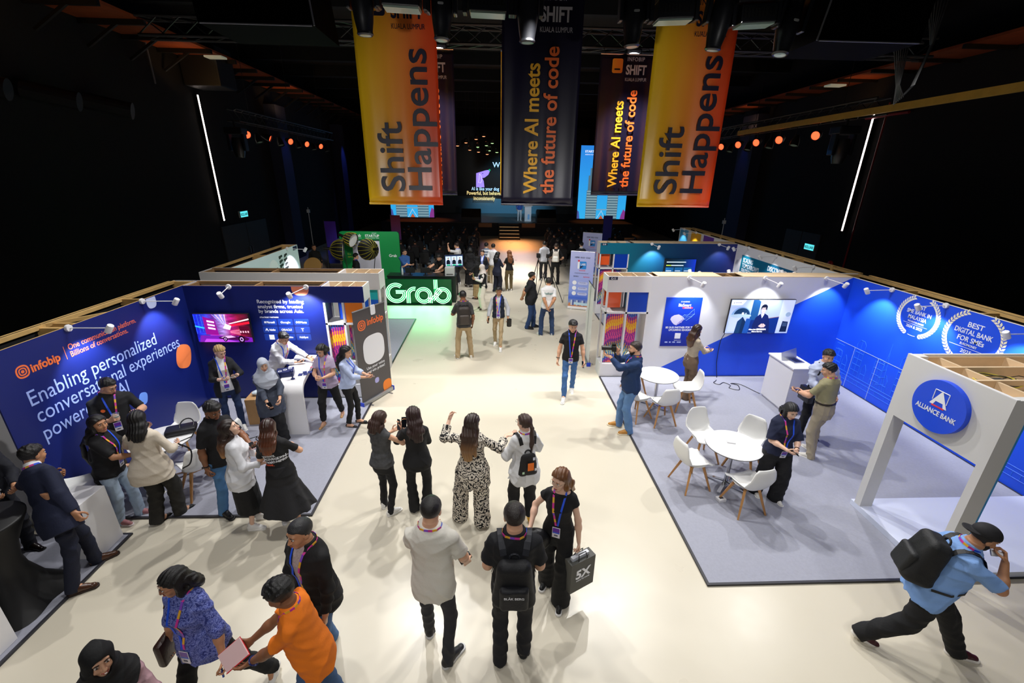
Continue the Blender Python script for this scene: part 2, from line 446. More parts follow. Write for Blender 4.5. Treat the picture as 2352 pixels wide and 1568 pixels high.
    parts = [skin(f_neck, np.minimum(lo, lo2), np.maximum(hi, hi2), R[1])]
    def f_arm(sg):
        Sh, E, Wp, d, n, t, curl = arms[sg]
        segs = []
        for i, (off, L, r) in enumerate(((.030, .076, .0088), (.010, .084, .0090), (-.011, .079, .0086), (-.031, .062, .0076))):
            kn = Wp+d*.092+t*off*k-n*.002; c0 = Wp+d*.012+t*off*.55*k
            segs.append((c0, kn, .0145*k, .0105*k, .014))
            cur = kn; ang = 0.
            for fr_, b in ((.46, 55), (.30, 62), (.24, 38)):
                ang += rad(b)*curl*(1.05-.05*i)
                nd = d*math.cos(ang)+n*math.sin(ang)+t*off*.9*(1-curl)
                nx = cur+nrm(nd)*L*fr_; segs.append((cur, nx, r*k, r*.86*k, .003)); cur = nx; r *= .88
        tb = Wp+d*.026+t*.026*k+n*.006; t1 = tb+nrm(d*.62+t*.72+n*(.18+.35*curl))*.044; t2 = t1+nrm(d*(.85-.25*curl)+t*(.35-.5*curl)+n*(.25+.5*curl))*.034; t3 = t2+nrm(d*.8-t*.45*curl+n*.35)*.026
        segs += [(tb, t1, .0135*k, .0112*k, .012), (t1, t2, .0106*k, .0096*k, .004), (t2, t3, .0096*k, .0078*k, .004)]
        def f(p):
            o = cap(p, Sh, E, .047*k, .039*k); o = smin(o, cap(p, E, E+(Wp-E)*.35, .040*k, .041*k), .03)
            o = smin(o, cap(p, E+(Wp-E)*.3, Wp, .041*k, .0265*k), .03)
            hd = None; near = ((p-(Wp+d*.07))**2).sum(1) < .17**2
            pp = p[near]
            if len(pp):
                hd = o[near]
                for a, b, ra, rb, kk in segs: hd = smin(hd, cap(pp, a, b, ra, rb), kk)
                o = o.copy(); o[near] = hd
            return o
        return f
    for sg in (-1, 1):
        Sh, E, Wp, d, n, t, c = arms[sg]
        lo, hi = bbox([Sh, E, Wp, Wp+d*.16], .075)
        parts.append(skin(f_arm(sg), lo, hi, R[2]))
    def f_legs(p):
        o = loft((p-P) @ Rh, [t_ for t_ in prof if t_[0] < .3], -.03)
        for sg in (-1, 1):
            hip, K, an, A, Rf = legs[sg]
            o = smin(o, cap(p, hip, K, .060*k, .046*k), .03); o = smin(o, cap(p, K, an, .046*k, .034*k), .02)
            o = smin(o, cap(p, an, A+Rf @ A3((0, .11, .04)), .036*k, .030*k), .02); o = smin(o, cap(p, A+Rf @ A3((0, -.02, .04)), A+Rf @ A3((0, .15, .025)), .032, .024), .02)
        return o
    allp = [P, T((0, 0, .5)), S[-1], S[1]]+[v for sg in (-1, 1) for v in legs[sg][:4]]
    lo, hi = bbox(allp, .2)
    parts.append(skin(f_legs, lo, hi, max(.013, R[0])))
    V, F = merge(parts); body = put('body', V*s, F, sk, root, True)
    # ---- top garments
    def top_field(g):
        e = g.get('e', .014)*.62; slv = g.get('sleeve', .55); hem = g.get('hem', -.14); flare = g.get('flare', 0.)*.8; gap = g.get('gap'); wr = g.get('wr', .0035)
        zt = g.get('neck', .545)
        pr = [t_ for t_ in prof if t_[0] > max(hem, -.155)]
        w0 = np.interp(max(hem, -.16), [a[0] for a in prof], [a[1] for a in prof]); d0 = np.interp(max(hem, -.16), [a[0] for a in prof], [a[2] for a in prof])
        pr = [(hem, w0+flare, d0+flare, -.012)]+[(a, b+flare*max(0, (.22-a)/(.22-hem)), c+flare*max(0, (.22-a)/(.22-hem)), e_) for a, b, c, e_ in pr]
        if g.get('straight'):
            wm = max(b for a, b, c, e_ in pr if a > .2); dm = max(c for a, b, c, e_ in pr if a > .2)
            pr = [(a, max(b, wm*g['straight']) if a < .33 else b, max(c, dm*g['straight']) if a < .33 else c, e_) for a, b, c, e_ in pr]
        if not g.get('tuck'): pr = [(a, b+.012*min(1, max(0, (.16-a)/.12)), c+.014*min(1, max(0, (.16-a)/.12)), e_) for a, b, c, e_ in pr]
        pr = [t_ for t_ in pr if t_[0] < zt]+[(zt,)+tuple(float(np.interp(zt, [a[0] for a in prof], [a[i] for a in prof])) for i in (1, 2, 3))]
        sr = g.get('sr', .014)*.75
        def f(p):
            qq = (p-P) @ Rt
            d = loft(qq, pr, e)
            if g.get('vneck'): d = smax(d, -(np.maximum(np.abs(qq[:, 0])-np.clip((qq[:, 2]-(.5-g['vneck']))*.5, -.01, .075), -qq[:, 1]+.015)), .006)
            if slv > 0:
                for sg in (-1, 1):
                    Sh, E, Wp = arms[sg][:3]
                    if slv <= 1:
                        en = Sh+(E-Sh)*slv; dr = nrm(E-Sh); a = cap(p, Sh, en+dr*.03, .045*k+sr*.6, .044*k+sr*g.get('sf', 1.5)); a = np.maximum(a, (p-en)@dr)
                    else:
                        a = cap(p, Sh, E, .046*k+sr*.7, .044*k+sr); en = E+(Wp-E)*(slv-1); dr = nrm(Wp-E)
                        b = cap(p, E, en+dr*.03, .044*k+sr, .032*k+sr*g.get('sf', .8)); b = np.maximum(b, (p-en)@dr); a = smin(a, b, .02)
                    d = smin(d, a, .035)
            if gap is not None:
                wz = np.interp(qq[:, 2], [g_[0] for g_ in gap], [g_[1] for g_ in gap])
                d = smax(d, -np.maximum(np.abs(qq[:, 0])-wz, -qq[:, 1]+.02), .006)
            return d+wrinkle(p, wr, ph)
        pts = [T((0, 0, .56)), T((0, 0, hem)), T((.2*wd+flare, 0, hem)), T((-.2*wd-flare, 0, hem)), T((0, .16, hem)), T((0, -.16, hem))]
        for sg in (-1, 1): pts += list(arms[sg][:2])+([arms[sg][2]] if slv > 1 else [])
        lo, hi = bbox(pts, .11)
        return f, lo, hi
    ft = None; tors = []
    for g, nm in ((under, 'shirt'), (top, 'top')):
        if g is None: continue
        if g is under: g = dict(g, wr=.0010)
        f, lo, hi = top_field(g); tors.append(top_field(dict(g, sleeve=0))[0])
        m_ = g.get('mat') or mat(g.get('name', nm)+'_cloth', g.get('c', '#15151A'), g.get('rough', .85), bump=.25, bscale=g.get('bs', 45))
        emit(g.get('name', nm), f, lo, hi, R[0], m_)
        if ft is None: ft = f
        else: f0 = ft; ft = (lambda f0, f1: lambda p: np.minimum(f0(p), f1(p)))(f0, f)
    if ft is None: ft = lambda p: loft((p-P) @ Rt, prof, 0.)
    # ---- trousers or skirt
    if bot.get('kind', 'trousers') == 'skirt':
        zh = bot['hem']; ctr = (legs[-1][2]+legs[1][2])/2; wt = bot.get('wt', .02)
        hw, hd_ = bot.get('w', .26), bot.get('d', .22); c0 = P+Rh @ A3((0, 0, .1))
        def f_sk(p):
            z_ = p[:, 2]; t = np.clip((c0[2]-z_)/(c0[2]-zh), 0, 1.)
            cx = c0[0]+(ctr[0]-c0[0])*t; cy = c0[1]+(ctr[1]-c0[1])*t*.8-.012
            wv = np.interp(t, [0, .25, .38, 1], [.125*wd+wt, .172*wd+wt, .178*wd+wt, hw]); dv = np.interp(t, [0, .25, .38, 1], [.098*wd+wt, .13*wd+wt, .135*wd+wt, hd_])
            X = p[:, 0]-cx; Y = p[:, 1]-cy; th = np.arctan2(Y, X)
            r = np.sqrt((X/wv)**2+(Y/dv)**2); d = (r-1)*np.minimum(wv, dv)+bot.get('fold', .014)*np.clip(t-.3, 0, 1)*np.sin(bot.get('nf', 11)*th+ph+1.5*np.sin(2*th))
            return np.maximum(d, np.maximum(zh+.012*np.sin(3*th+ph)-z_, z_-c0[2]))+wrinkle(p, .0025, ph)
        lo, hi = bbox([c0, (ctr[0], ctr[1], zh), (c0[0]+hw, c0[1]+hd_, c0[2]), (ctr[0]-hw, ctr[1]-hd_, zh), (ctr[0]+hw, ctr[1]+hd_, zh)], .06)
        emit('skirt', f_sk, lo, hi, R[0], bot.get('mat') or mat('skirt_cloth', bot.get('c', '#141416'), .85, bump=.25))
    elif bot.get('kind', 'trousers') == 'trousers':
        r0, r1, r2 = bot['r'] if 'r' in bot else FIT[bot.get('fit', 'straight')]; crop = bot.get('crop', 1.15); bw = wd**.7
        pp_ = [(-.22, .14*wd, .10*wd, -.012), (-.1, .167*wd, .122*wd, -.016), (0, .158*wd, .116*wd, -.006), (bot.get('rise', .09), .144*wd if male else .128*wd, .110*wd if male else .1*wd, 0)]
        if belly: pp_ = [(a, b+belly*.3, c+belly*.4, e+belly*.25) if a > -.05 else (a, b, c, e) for a, b, c, e in pp_]
        def f_tr(p):
            d = loft((p-P) @ Rh, pp_, bot.get('e', .006))
            for sg in (-1, 1):
                hip, K, an = legs[sg][:3]; en = K+(an-K)*crop; dr = nrm(an-K)
                a = smin(cap(p, hip, K, r0*bw, r1*bw), cap(p, K, en+dr*.03, r1*bw, r2*bw), .02)
                d = smin(d, np.maximum(a, np.where(((p-K)@dr) > 0, (p-en)@dr, -1.)), .022)
            return d+wrinkle(p, bot.get('wr', .0045), ph+2)
        lo, hi = bbox([P, P+A3((0, 0, .16))]+[v for sg in (-1, 1) for v in legs[sg][:3]], .20)
        tr = emit('trousers', f_tr, lo, hi, R[0], bot.get('mat') or mat(bot.get('mn', 'trouser_cloth'), bot.get('c', '#17171A'), bot.get('rough', .85), bump=.3, bscale=50, var=bot.get('var', 0.), vscale=7))
        if bot.get('belt'):
            def f_b(p):
                qq = (p-P) @ Rh; return np.maximum(np.abs(loft(qq, pp_, .016, cap_ends=False))-.004, np.abs(qq[:, 2]-.075)-.018)
            emit('belt', f_b, *bbox([P+A3((0, 0, .07))], .22), R[0]*.9, mat('belt_leather', bot['belt'], .5))
    # ---- shoes
    kind, sc_, so_ = shoes[:3]; ac_ = shoes[3] if len(shoes) > 3 else None
    for sg in (-1, 1):
        if kind is None: break
        hip, K, an, A, Rf = legs[sg]; g = 1. if male else .9
        def f_up(p, A=A, Rf=Rf, an=an):
            q_ = (p-A) @ Rf
            d = smin(cap(q_, (0, -.035, .052), (0, .03, .056), .036*g, .038*g), cap(q_, (0, .02, .050), (0, .165*g, .030), .037*g, .032*g), .03)
            if kind in ('sneaker', 'boot', 'dress'): d = smin(d, cap(q_, (0, .005, .088), (0, .105, .048), .036*g, .033*g), .02)
            if kind in ('sneaker', 'boot', 'dress'): d = smin(d, cap(q_, (0, -.02, .05), (0, -.012, .098 if kind != 'boot' else .13), .040*g, .041*g), .02)
            if kind == 'flat': d = np.maximum(d, np.where((q_[:, 1] < .09) & (q_[:, 1] > -.05), q_[:, 2]-.045, q_[:, 2]-.07))
            if kind == 'pump':
                d = np.maximum(d, np.where((q_[:, 1] < .10) & (q_[:, 1] > -.045), q_[:, 2]-.040, q_[:, 2]-.07))
                d = smin(d, cap(q_, (0, .12, .022), (0, .215, .014), .026, .006), .02)
            return np.maximum(d, .012-q_[:, 2])
        def f_so(p, A=A, Rf=Rf):
            q_ = (p-A) @ Rf; q2 = q_.copy(); q2[:, 2] = 0; th = shoes[4] if len(shoes) > 4 else .026
            d = smin(cap(q2, (0, -.03, 0), (0, .05, 0), .041*g, .038*g), cap(q2, (.0, .04, 0), (0, .168*g, 0), .038*g, .043*g), .02)
            if kind == 'pump': d = np.minimum(np.where(q_[:, 1] > .05, d, 1.), cap(q_, (0, -.045, 0), (0, -.045, .05), .006, .012)+0*d); 
            return np.maximum(d, np.maximum(q_[:, 2]-th, .001-q_[:, 2]))
        lo, hi = bbox([A, A+Rf @ A3((0, .2, 0)), an], .085)
        if kind == 'sandal':
            mb_ = MB(); mt = Matrix(Rf.tolist()).to_4x4(); mt.translation = Vector(A.tolist())
            for yy in (.05, .10): mb_.tube([mt @ Vector((math.cos(a)*.046, yy+.01, .02+.048*math.sin(a))) for a in np.linspace(0, PI, 9)], .008, 5)
            mb_.xform(Matrix.Scale(s, 4)); up = mb_.build('shoe', mat('shoe_upper', sc_, .5), root, True)
        else: up = emit('shoe', f_up, lo, hi, R[1], mat('shoe_upper', sc_, .5 if kind != 'dress' else .25))
        so = emit('sole', f_so, lo, hi, R[1], mat('shoe_sole', so_, .6), up or root)
    # ---- face
    def hp(v): return Vector(((H+Rhd @ A3(v))*s).tolist())
    Mh = Matrix(Rhd.tolist())
    hc = hair[1]
    if brows and q < 3:
        for sg in (-1, 1):
            b = MB(); b.sphere(hp((sg*.031, .0805, .004)), (.0135*s, .0115*s, .0062*s), 14, M=Mh); nf = len(b.F)
            for i, f_ in enumerate(b.F):
                c_ = sum((Vector(b.V[j]) for j in f_), Vector())/len(f_); dd = Mh.transposed() @ (c_-hp((sg*.031, .0805, .004)))
                if dd.y > .006*s and abs(dd.x) < .0062*s: b.M[i] = 1
            b.build('eye', [mat('eye_white', '#CFC5BC', .3), mat('eye_iris', '#1A0F0A', .2)], root, True)
            e = MB(); e.tube([hp((sg*.014, .0905, .024)), hp((sg*.032, .090, .0285)), hp((sg*.050, .078, .022))], [.0035*s, .0042*s, .002*s], 5); e.build('eyebrow', mat('hair', hair[3] if len(hair) > 3 else hc, .7), root, True)
        b = MB(); b.tube([hp((-.022, .0865, -.068+smile*.004)), hp((-.010, .0955, -.070)), hp((.010, .0955, -.070)), hp((.022, .0865, -.068+smile*.004))], [.003*s, .0062*s, .0062*s, .003*s], 6)
        lips = b.build('lips', mat('lips', '#A8574E' if not male else '#9A5A4A', .4), root, True)
        if smile > 1:
            b = MB(); b.tube([hp((-.017, .0945, -.067)), hp((0, .1005, -.069)), hp((.017, .0945, -.067))], [.002*s, .0045*s, .002*s], 6); b.build('teeth', mat('teeth', '#F2EEE8', .3), lips, True)
    if beard:
        def f_be(p):
            q_ = (p-H) @ Rhd
            d = smin(ell(q_, (0, .022, -.047), (.0635, .068, .0835)), ell(q_, (0, .058, -.103), (.032, .030, .025)), .02)
            up_ = np.where(np.abs(q_[:, 0]) > .045, q_[:, 2]+.025, q_[:, 2]+.050)
            d = np.maximum(d, np.maximum(up_, .005-q_[:, 1])); d = np.maximum(d, -ell(q_, (0, .095, -.070), (.021, .03, .0085)))
            return d+.0012*np.sin(300*q_[:, 0])*np.sin(260*q_[:, 2])
        emit('beard', f_be, *bbox([H], .14), R[1]*.8, mat('hair', beard, .8))
    # ---- hair
    st = hair[0]; vol = hair[2] if len(hair) > 2 and hair[2] else 0.
    def strands(q_, a=.0025):
        if st in ('short', 'crop'): X, Y, Z = q_[:, 0], q_[:, 1], q_[:, 2]; return a*(np.sin(95*X+70*Y+3*np.sin(40*Z+30*X)+ph)+.8*np.sin(130*Y-90*X+2*np.sin(55*X))+.6*np.sin(150*Z+60*X+90*Y))*.7
        th = np.arctan2(q_[:, 0], -q_[:, 1]+.001); return a*(np.sin(th*34+ph)+.6*np.sin(th*61+q_[:, 2]*20)+.5*np.sin(q_[:, 2]*40+th*13))
    def cap_hair(q_, zl, back, short=False):
        z_ = q_[:, 2]
        t = np.interp(z_, [-.07, -.02, .03, .07], [.003, .006, .012+vol*.5, .014+vol]) if short else np.interp(z_, [-.07, .0, .05], [.010, .012+vol*.4, .013+vol])
        d = ell(q_, (0, -.012, .022), (.077, .096, .089))-t
        yc = np.interp(z_, [-.2, zl-.03, zl-.012, zl+.012, zl+.03], [back, back, .030, .062, .3])
        return smax(d, q_[:, 1]-yc-.006*np.sin(q_[:, 0]*120), .006)
    f_h = None; hlo, hhi = bbox([H], .16+vol)
    if st in ('short', 'crop'):
        def f_h(p):
            q_ = (p-H) @ Rhd; d = cap_hair(q_, .055, .000, True)
            d = np.maximum(d, -.060-q_[:, 2]+np.clip(q_[:, 1], -.05, .03)*-.6)
            tp = np.clip(q_[:, 2]*14, 0, 1)
            return d+(.005 if st == 'crop' else 0)*tp+strands(q_, .0010 if st == 'crop' else .0036)*(.3+.7*tp)
    elif st in ('long', 'bob', 'wavy'):
        Lh = hair[4] if len(hair) > 4 else {'long': .34, 'bob': .12, 'wavy': .36}[st]
        tb = lambda v: H+Rhd @ A3(v)*1. if v[2] > -.1 else H+Rhd @ A3((v[0], v[1], -.1))+A3((0, 0, v[2]+.1))
        bk = [tb((0, -.050, 0)), tb((0, -.062, -.10)), tb((0, -.075, -Lh*.6)), tb((0, -.085, -Lh))]
        def push(v, d):
            v = np.array(v, np.float32)
            for _ in range(40):
                if float(ft(v[None])[0]) > .022: break
                v = v+d*.008
            return v
        bd = Rt @ A3((0, -1, 0)); bk = bk[:1]+[push(tb((0, -.07-.02*min(t_*4, 1), -Lh*t_)), bd) for t_ in (.3, .65, 1.)]
        if st == 'bob': sd = [[tb((g*.068, .004, .02)), tb((g*.078, .016, -.05)), tb((g*.074, .016, -Lh*.6)), tb((g*.07, .012, -Lh*.95))] for g in (-1, 1)]
        else: sd = [[tb((g*.066, -.018, .01)), tb((g*.076, -.006, -.09)), push(tb((g*.088, -.03, -Lh*.55)), bd), push(tb((g*.085, -.03, -Lh*.9)), bd)] for g in (-1, 1)]
        def f_h(p):
            q_ = (p-H) @ Rhd; d = cap_hair(q_, .040, .012)
            ps = p.copy(); ps[:, 0] = (p[:, 0]-H[0])*.55+H[0]
            a = None
            for i in range(3):
                c_ = cap(ps, *[A3((b_[0]*.55+H[0]*.45, b_[1], b_[2])) for b_ in (bk[i], bk[i+1])], (.048, .052, .048)[i], (.052, .048, .034)[i]); a = c_ if a is None else smin(a, c_, .02)
            d = smin(d, a, .03)
            for s_ in sd:
                for i in range(3): d = smin(d, cap(p, s_[i], s_[i+1], (.022, .026, .026)[i], (.026, .026, .012)[i]), .025)
            yc = np.interp(q_[:, 2], [-.13, -.03, .03, .05, .075, .09], [.05, .034, .034, .06, .08, .3])
            d = np.where(q_[:, 2] > -.12, smax(d, q_[:, 1]-yc, .008), d)
            wv = .006*np.sin(p[:, 2]*42+p[:, 0]*25+ph)*np.clip(-q_[:, 2]*8, 0, 1) if st == 'wavy' else 0.
            return d+.0028*np.sin(p[:, 0]*190+2*np.sin(p[:, 2]*17+ph))+wv
        hlo, hhi = bbox([H]+bk+[v for s_ in sd for v in s_], .13)
    elif st in ('ponytail', 'bun'):
        tl = hair[4] if len(hair) > 4 else .36
        b0 = H+Rhd @ A3((0, -.105, .02)); b1 = H+Rhd @ A3((0, -.135, -.04)); b2 = b1+A3((0, -.01, -tl*.5)); b3 = b1+A3((0, .01, -tl))
        def f_h(p):
            q_ = (p-H) @ Rhd; d = cap_hair(q_, .052, .010)+.004; d = np.maximum(d, -.07-q_[:, 2])
            if st == 'bun': d = smin(d, np.sqrt(((p-b0)**2).sum(1))-.034, .012)
            else:
                d = smin(d, cap(p, b0, b1, .022, .027), .015); d = smin(d, cap(p, b1, b2, .027, .036), .01); d = smin(d, cap(p, b2, b3, .036, .010), .01)
            return d+.0028*np.sin(p[:, 0]*170+2*np.sin(p[:, 2]*21))
        hlo, hhi = bbox([H, b0, b1]+([b2, b3] if st == 'ponytail' else []), .13)
    elif st == 'hijab':
        dl = hair[4] if len(hair) > 4 else .22
        def f_h(p):
            q_ = (p-H) @ Rhd; qq = (p-P) @ Rt
            d = ell(q_, (0, -.016, .020), (.094, .112, .104)); d = smin(d, ell(q_, (0, .006, -.065), (.082, .085, .085)), .04)
            d = smin(d, cap(p, H+Rhd @ A3((0, -.01, -.06)), T((0, .0, .47)), .076, .105), .05)
            zb = .46-dl; dr = loft(qq, [(zb, sx*.9, .13*wd, .03), (.36, sx*1.12, .135*wd, .012), (.44, sx*1.05, .112*wd, -.005), (.50, .115, .085, -.01), (.56, .075, .07, -.005)], .022)
            dr = np.maximum(dr, zb+.5*np.abs(qq[:, 0])-.0-qq[:, 2]); d = smin(d, dr, .04)
            d = smax(d, -ell(q_, (0, .105, -.022), (.060, .085, .082)), .012)
            return d+wrinkle(p, .0045, ph+5)
        hlo, hhi = bbox([H, T((0, 0, .2)), T((.25*wd, .15, .3)), T((-.25*wd, -.15, .3))], .15)
    if f_h is not None:
        hm = hair[5] if len(hair) > 5 else (mat('scarf_cloth', hc, .8, bump=.2) if st == 'hijab' else mat('hair', hc, .38, bump=.55, bscale=170, var=.35, vscale=60))
        emit('headscarf' if st == 'hijab' else 'hair', f_h, hlo, hhi, R[1] if q < 3 else R[1]*1.1, hm)
    if glasses:
        g = MB()
        for sg in (-1, 1):
            g.tube([hp((sg*.032+.024*math.cos(a), .1005, .003+.019*math.sin(a))) for a in np.linspace(0, 2*PI, 15)], .0016*s, 5)
            g.tube([hp((sg*.056, .100, .006)), hp((sg*.078, .04, .006)), hp((sg*.08, -.01, .0))], .0016*s, 5)
        g.tube([hp((-.008, .102, .006)), hp((.008, .102, .006))], .0016*s, 5)
        g.build('glasses', mat('spectacle_frame', glasses, .3), root, True)
    # ---- lanyard and badge
    fo = ft; fb = f_sk if bot.get('kind') == 'skirt' else f_tr
    tq = lambda p: np.min([t_(p) for t_ in tors] or [fo(p)], axis=0)
    ft = lambda p: np.minimum(np.minimum(tq(p), fb(p)), np.minimum(loft((p-P) @ Rt, prof, -.004), cap(p, H+Rhd @ A3((0, -.022, -.07)), T((0, -.018, .46)), nk, nk)))
    def hug(pts, dirs, off=.004):
        p = np.array(pts, np.float32); d = np.array(dirs, np.float32)
        best = p.copy(); bf = np.full(len(p), 9., np.float32)
        for _ in range(30):
            v = ft(p)*.8-off*.8; m = np.abs(v) < bf; best[m] = p[m]; bf[m] = np.abs(v)[m]
            p = p+d*np.clip(v, -.03, .05)[:, None]
        return best
    W2 = lambda v: np.array([T(a) for a in v])
    def ribbon(name, P_, N_, wd_, m, par=root, idx=None):
        V = []; F = []
        for i in range(len(P_)):
            t = nrm(P_[min(i+1, len(P_)-1)]-P_[max(i-1, 0)]); b = nrm(np.cross(t, N_[i]))*wd_/2; nn = nrm(N_[i])*.0025
            V += [P_[i]-b, P_[i]+b, P_[i]+b+nn, P_[i]-b+nn]
        for i in range(len(P_)-1):
            a = 4*i
            for j in range(4): F.append((a+j, a+(j+1) % 4, a+4+(j+1) % 4, a+4+j))
        F += [(0, 1, 2, 3), (len(V)-4, len(V)-1, len(V)-2, len(V)-3)]
        mi = None
        if idx is not None: mi = [idx[i] for i in range(len(P_)-1) for j in range(4)]+[0, 0]
        return put(name, np.array(V)*s, F, m, par, False, mi)
    LM = [mat('lanyard_blue', '#1E55E8', .6), mat('lanyard_pink', '#D8369B', .6), mat('lanyard_yellow', '#F2B632', .6), mat('lanyard_violet', '#8B4FD0', .6)]
    if lan:
        zb = lan.get('z', .12); w_ = .021
        n1, n2 = 9, 10
        loc = []; dirs = []
        for sg, cnt in ((-1, n1),):
            pass
        for i in range(n1): t = i/(n1-1); loc.append((-.008-.058*(1-t), .4, zb+(.485-zb)*t if False else zb*(1-t)+.485*t)); dirs.append((0, -1, 0))
        for i in range(n1): t = i/(n1-1); loc[i] = (-(.010+.056*t), .4, zb+(.485-zb)*t)
        for i in range(1, n2): a = rad(145+250*i/n2) if False else rad(150+240*i/n2); loc.append((.30*math.cos(a), .30*math.sin(a)*1.0-.012, .528)); dirs.append((-math.cos(a), -math.sin(a), 0))
        for i in range(n1): t = 1-i/(n1-1); loc.append((.010+.056*t, .4, zb+(.485-zb)*t)); dirs.append((0, -1, 0))
        gp = W2(loc); gd = np.array([Rt @ A3(d) for d in dirs])
        hpnt = hug(gp, gd)
        nseg = len(loc)-1; idx = []
        blue_side = lan.get('blue', 1)
        for i in range(nseg):
            on = (i < nseg*.45) if blue_side < 0 else (i > nseg*.58)
            idx.append(0 if on else (1, 2, 3, 1, 2)[i % 5])
        if lan.get('all'): idx = [0]*nseg
        lm = LM if not lan.get('c') else [mat('lanyard_cord', lan['c'], .6)]*4
        ribbon('lanyard', hpnt, -gd, w_, lm, root, idx)
        if lan.get('badge', True):
            zz = hug(W2([(0, .4, zb-.03), (0, .4, zb-.14)]), [Rt @ A3((0, -1, 0))]*2, .010); c_ = (zz[0]+zz[1])/2; u_ = nrm(zz[0]-zz[1]); r_ = Rt @ A3((1, 0, 0)); n_ = nrm(np.cross(r_, u_))*1.
            if n_@(Rt @ A3((0, 1, 0))) < 0: n_ = -n_
            mm = Matrix([list(r_), list(u_), list(n_)]).transposed().to_4x4(); mm.translation = Vector(c_.tolist())
            b = MB(); b.box(-.043, .043, -.066, .066, 0, .004); b.box(-.038, .038, .008, .060, .003, .0055, 1); b.box(-.038, .038, -.010, .008, .003, .0055, 2); b.box(-.02, .02, -.045, -.028, .003, .0055, 3)
            b.xform(Matrix.Scale(s, 4) @ mm); b.build('badge', [mat('badge_card', '#EDEBF2', .35), mat('badge_purple', '#6B2FA8', .35), mat('badge_blue', '#3B63D8', .35), mat('badge_ink', '#55586A', .5)], root)
    M0 = Matrix.Translation((x, y, z)) @ Matrix.Rotation(-rad(face), 4, 'Z')
    def world(v): return M0 @ Vector((np.asarray(v)*s).tolist())
    def wdir(v): return (M0.to_3x3() @ Vector(np.asarray(v).tolist())).normalized()
    hands = {sg: (world(arms[sg][2]+arms[sg][3]*.085), wdir(arms[sg][3]), wdir(arms[sg][4]), wdir(arms[sg][5])) for sg in (-1, 1)}
    return dict(root=root, T=T, Rt=Rt, s=s, hug=hug, W2=W2, ribbon=ribbon, hands=hands, M0=M0, world=world, H=H, Rhd=Rhd, P=P, wd=wd, ft=ft, hp=hp, emit=emit, bbox=bbox, R=R, arms=arms, loc=(x, y, z), rz=-rad(face), sx=sx)
def hash_s(t):
    v = 7
    for ch in t: v = (v*31+ord(ch)) & 0x7fffffff
    return v
# ---------------------------------------------------------------- room shell
WL, WR, YB, YF, ZC = -11.2, 13.8, -5.0, 44.0, 9.6
black = mat('black_wall_paint', '#0B0B0D', .9, bump=.2, bscale=12)
def floor_mat():
    m = mat('cream_epoxy_floor', '#D4CCB9', .3, var=.035, vscale=.9)
    nt = m.node_tree; b = nt.nodes['Principled BSDF']
    tc = nt.nodes.new('ShaderNodeTexCoord')
    n = nt.nodes.new('ShaderNodeTexNoise'); n.inputs['Scale'].default_value = 1.4; n.inputs['Detail'].default_value = 6
    mr = nt.nodes.new('ShaderNodeMapRange'); mr.inputs['To Min'].default_value = .20; mr.inputs['To Max'].default_value = .42
    nt.links.new(tc.outputs['Object'], n.inputs['Vector']); nt.links.new(n.outputs['Fac'], mr.inputs['Value']); nt.links.new(mr.outputs[0], b.inputs['Roughness'])
    n2 = nt.nodes.new('ShaderNodeTexNoise'); n2.inputs['Scale'].default_value = 3; n2.inputs['Detail'].default_value = 3
    bp = nt.nodes.new('ShaderNodeBump'); bp.inputs['Strength'].default_value = .08; bp.inputs['Distance'].default_value = .01
    nt.links.new(tc.outputs['Object'], n2.inputs['Vector']); nt.links.new(n2.outputs['Fac'], bp.inputs['Height']); nt.links.new(bp.outputs['Normal'], b.inputs['Normal'])
    return m
b = MB(); b.box(WL-.3, WR+.3, YB, YF+.3, -.2, 0); struct(b.build('floor', floor_mat()))
b = MB(); b.box(WL-.3, WL, YB, YF, 0, ZC); struct(b.build('wall_left', black))
b = MB(); b.box(WR, WR+.3, YB, YF, 0, ZC); struct(b.build('wall_right', black))
b = MB(); b.box(WL-.3, WR+.3, YF, YF+.3, 0, ZC); struct(b.build('wall_back', black))
b = MB(); b.box(WL-.3, WR+.3, YB, YF+.3, ZC, ZC+.2)
for i in range(12): b.box(WL, WR, 2+i*3.5, 2.25+i*3.5, ZC-.5, ZC)
struct(b.build('ceiling', black))
# pilasters with a blue uplight look
navy_p = mat('pilaster_paint', '#2A2E48', .8)
b = MB()
for y0 in (24.4, 33.6): b.box(WL, WL+.55, y0, y0+1.1, 0, 7.5)
struct(b.build('trim_1', navy_p))
b = MB(); b.box(WR-.55, WR, 24.0, 25.4, 0, 7.5); struct(b.build('trim_2', navy_p))
for y0, k in ((24.9, 90), (34.1, 260)): spot((WL+1.1, y0, 7.2), (WL+.5, y0, 3), k, 40, .8, .05, (.08, .16, 1))
spot((WR-1.1, 24.7, 7.2), (WR-.5, 24.7, 3), 60, 40, .8, .05, (.08, .16, 1))
# double door with lever handles
def door(n, x, y0, y1, sgn):
    b = MB()
    for a, c in ((y0, (y0+y1)/2-.02), ((y0+y1)/2+.02, y1)): b.box(min(x, x+sgn*.05), max(x, x+sgn*.05), a, c, 0, 2.3, 0, .01)
    o = struct(b.build('door_%d' % n, mat('door_paint', '#3A3A3C', .6)))
    h = MB(); ym = (y0+y1)/2
    for s_ in (-1, 1): h.box(min(x+sgn*.05, x+sgn*.11), max(x+sgn*.05, x+sgn*.11), ym+s_*.1-.02, ym+s_*.1+.02, .95, 1.25)
    h.build('door_handle', mat('steel', '#9A9AA0', .3, 1), o)
door(1, WL, 18.9, 22.6, 1); door(2, WR, 18.3, 20.6, -1)
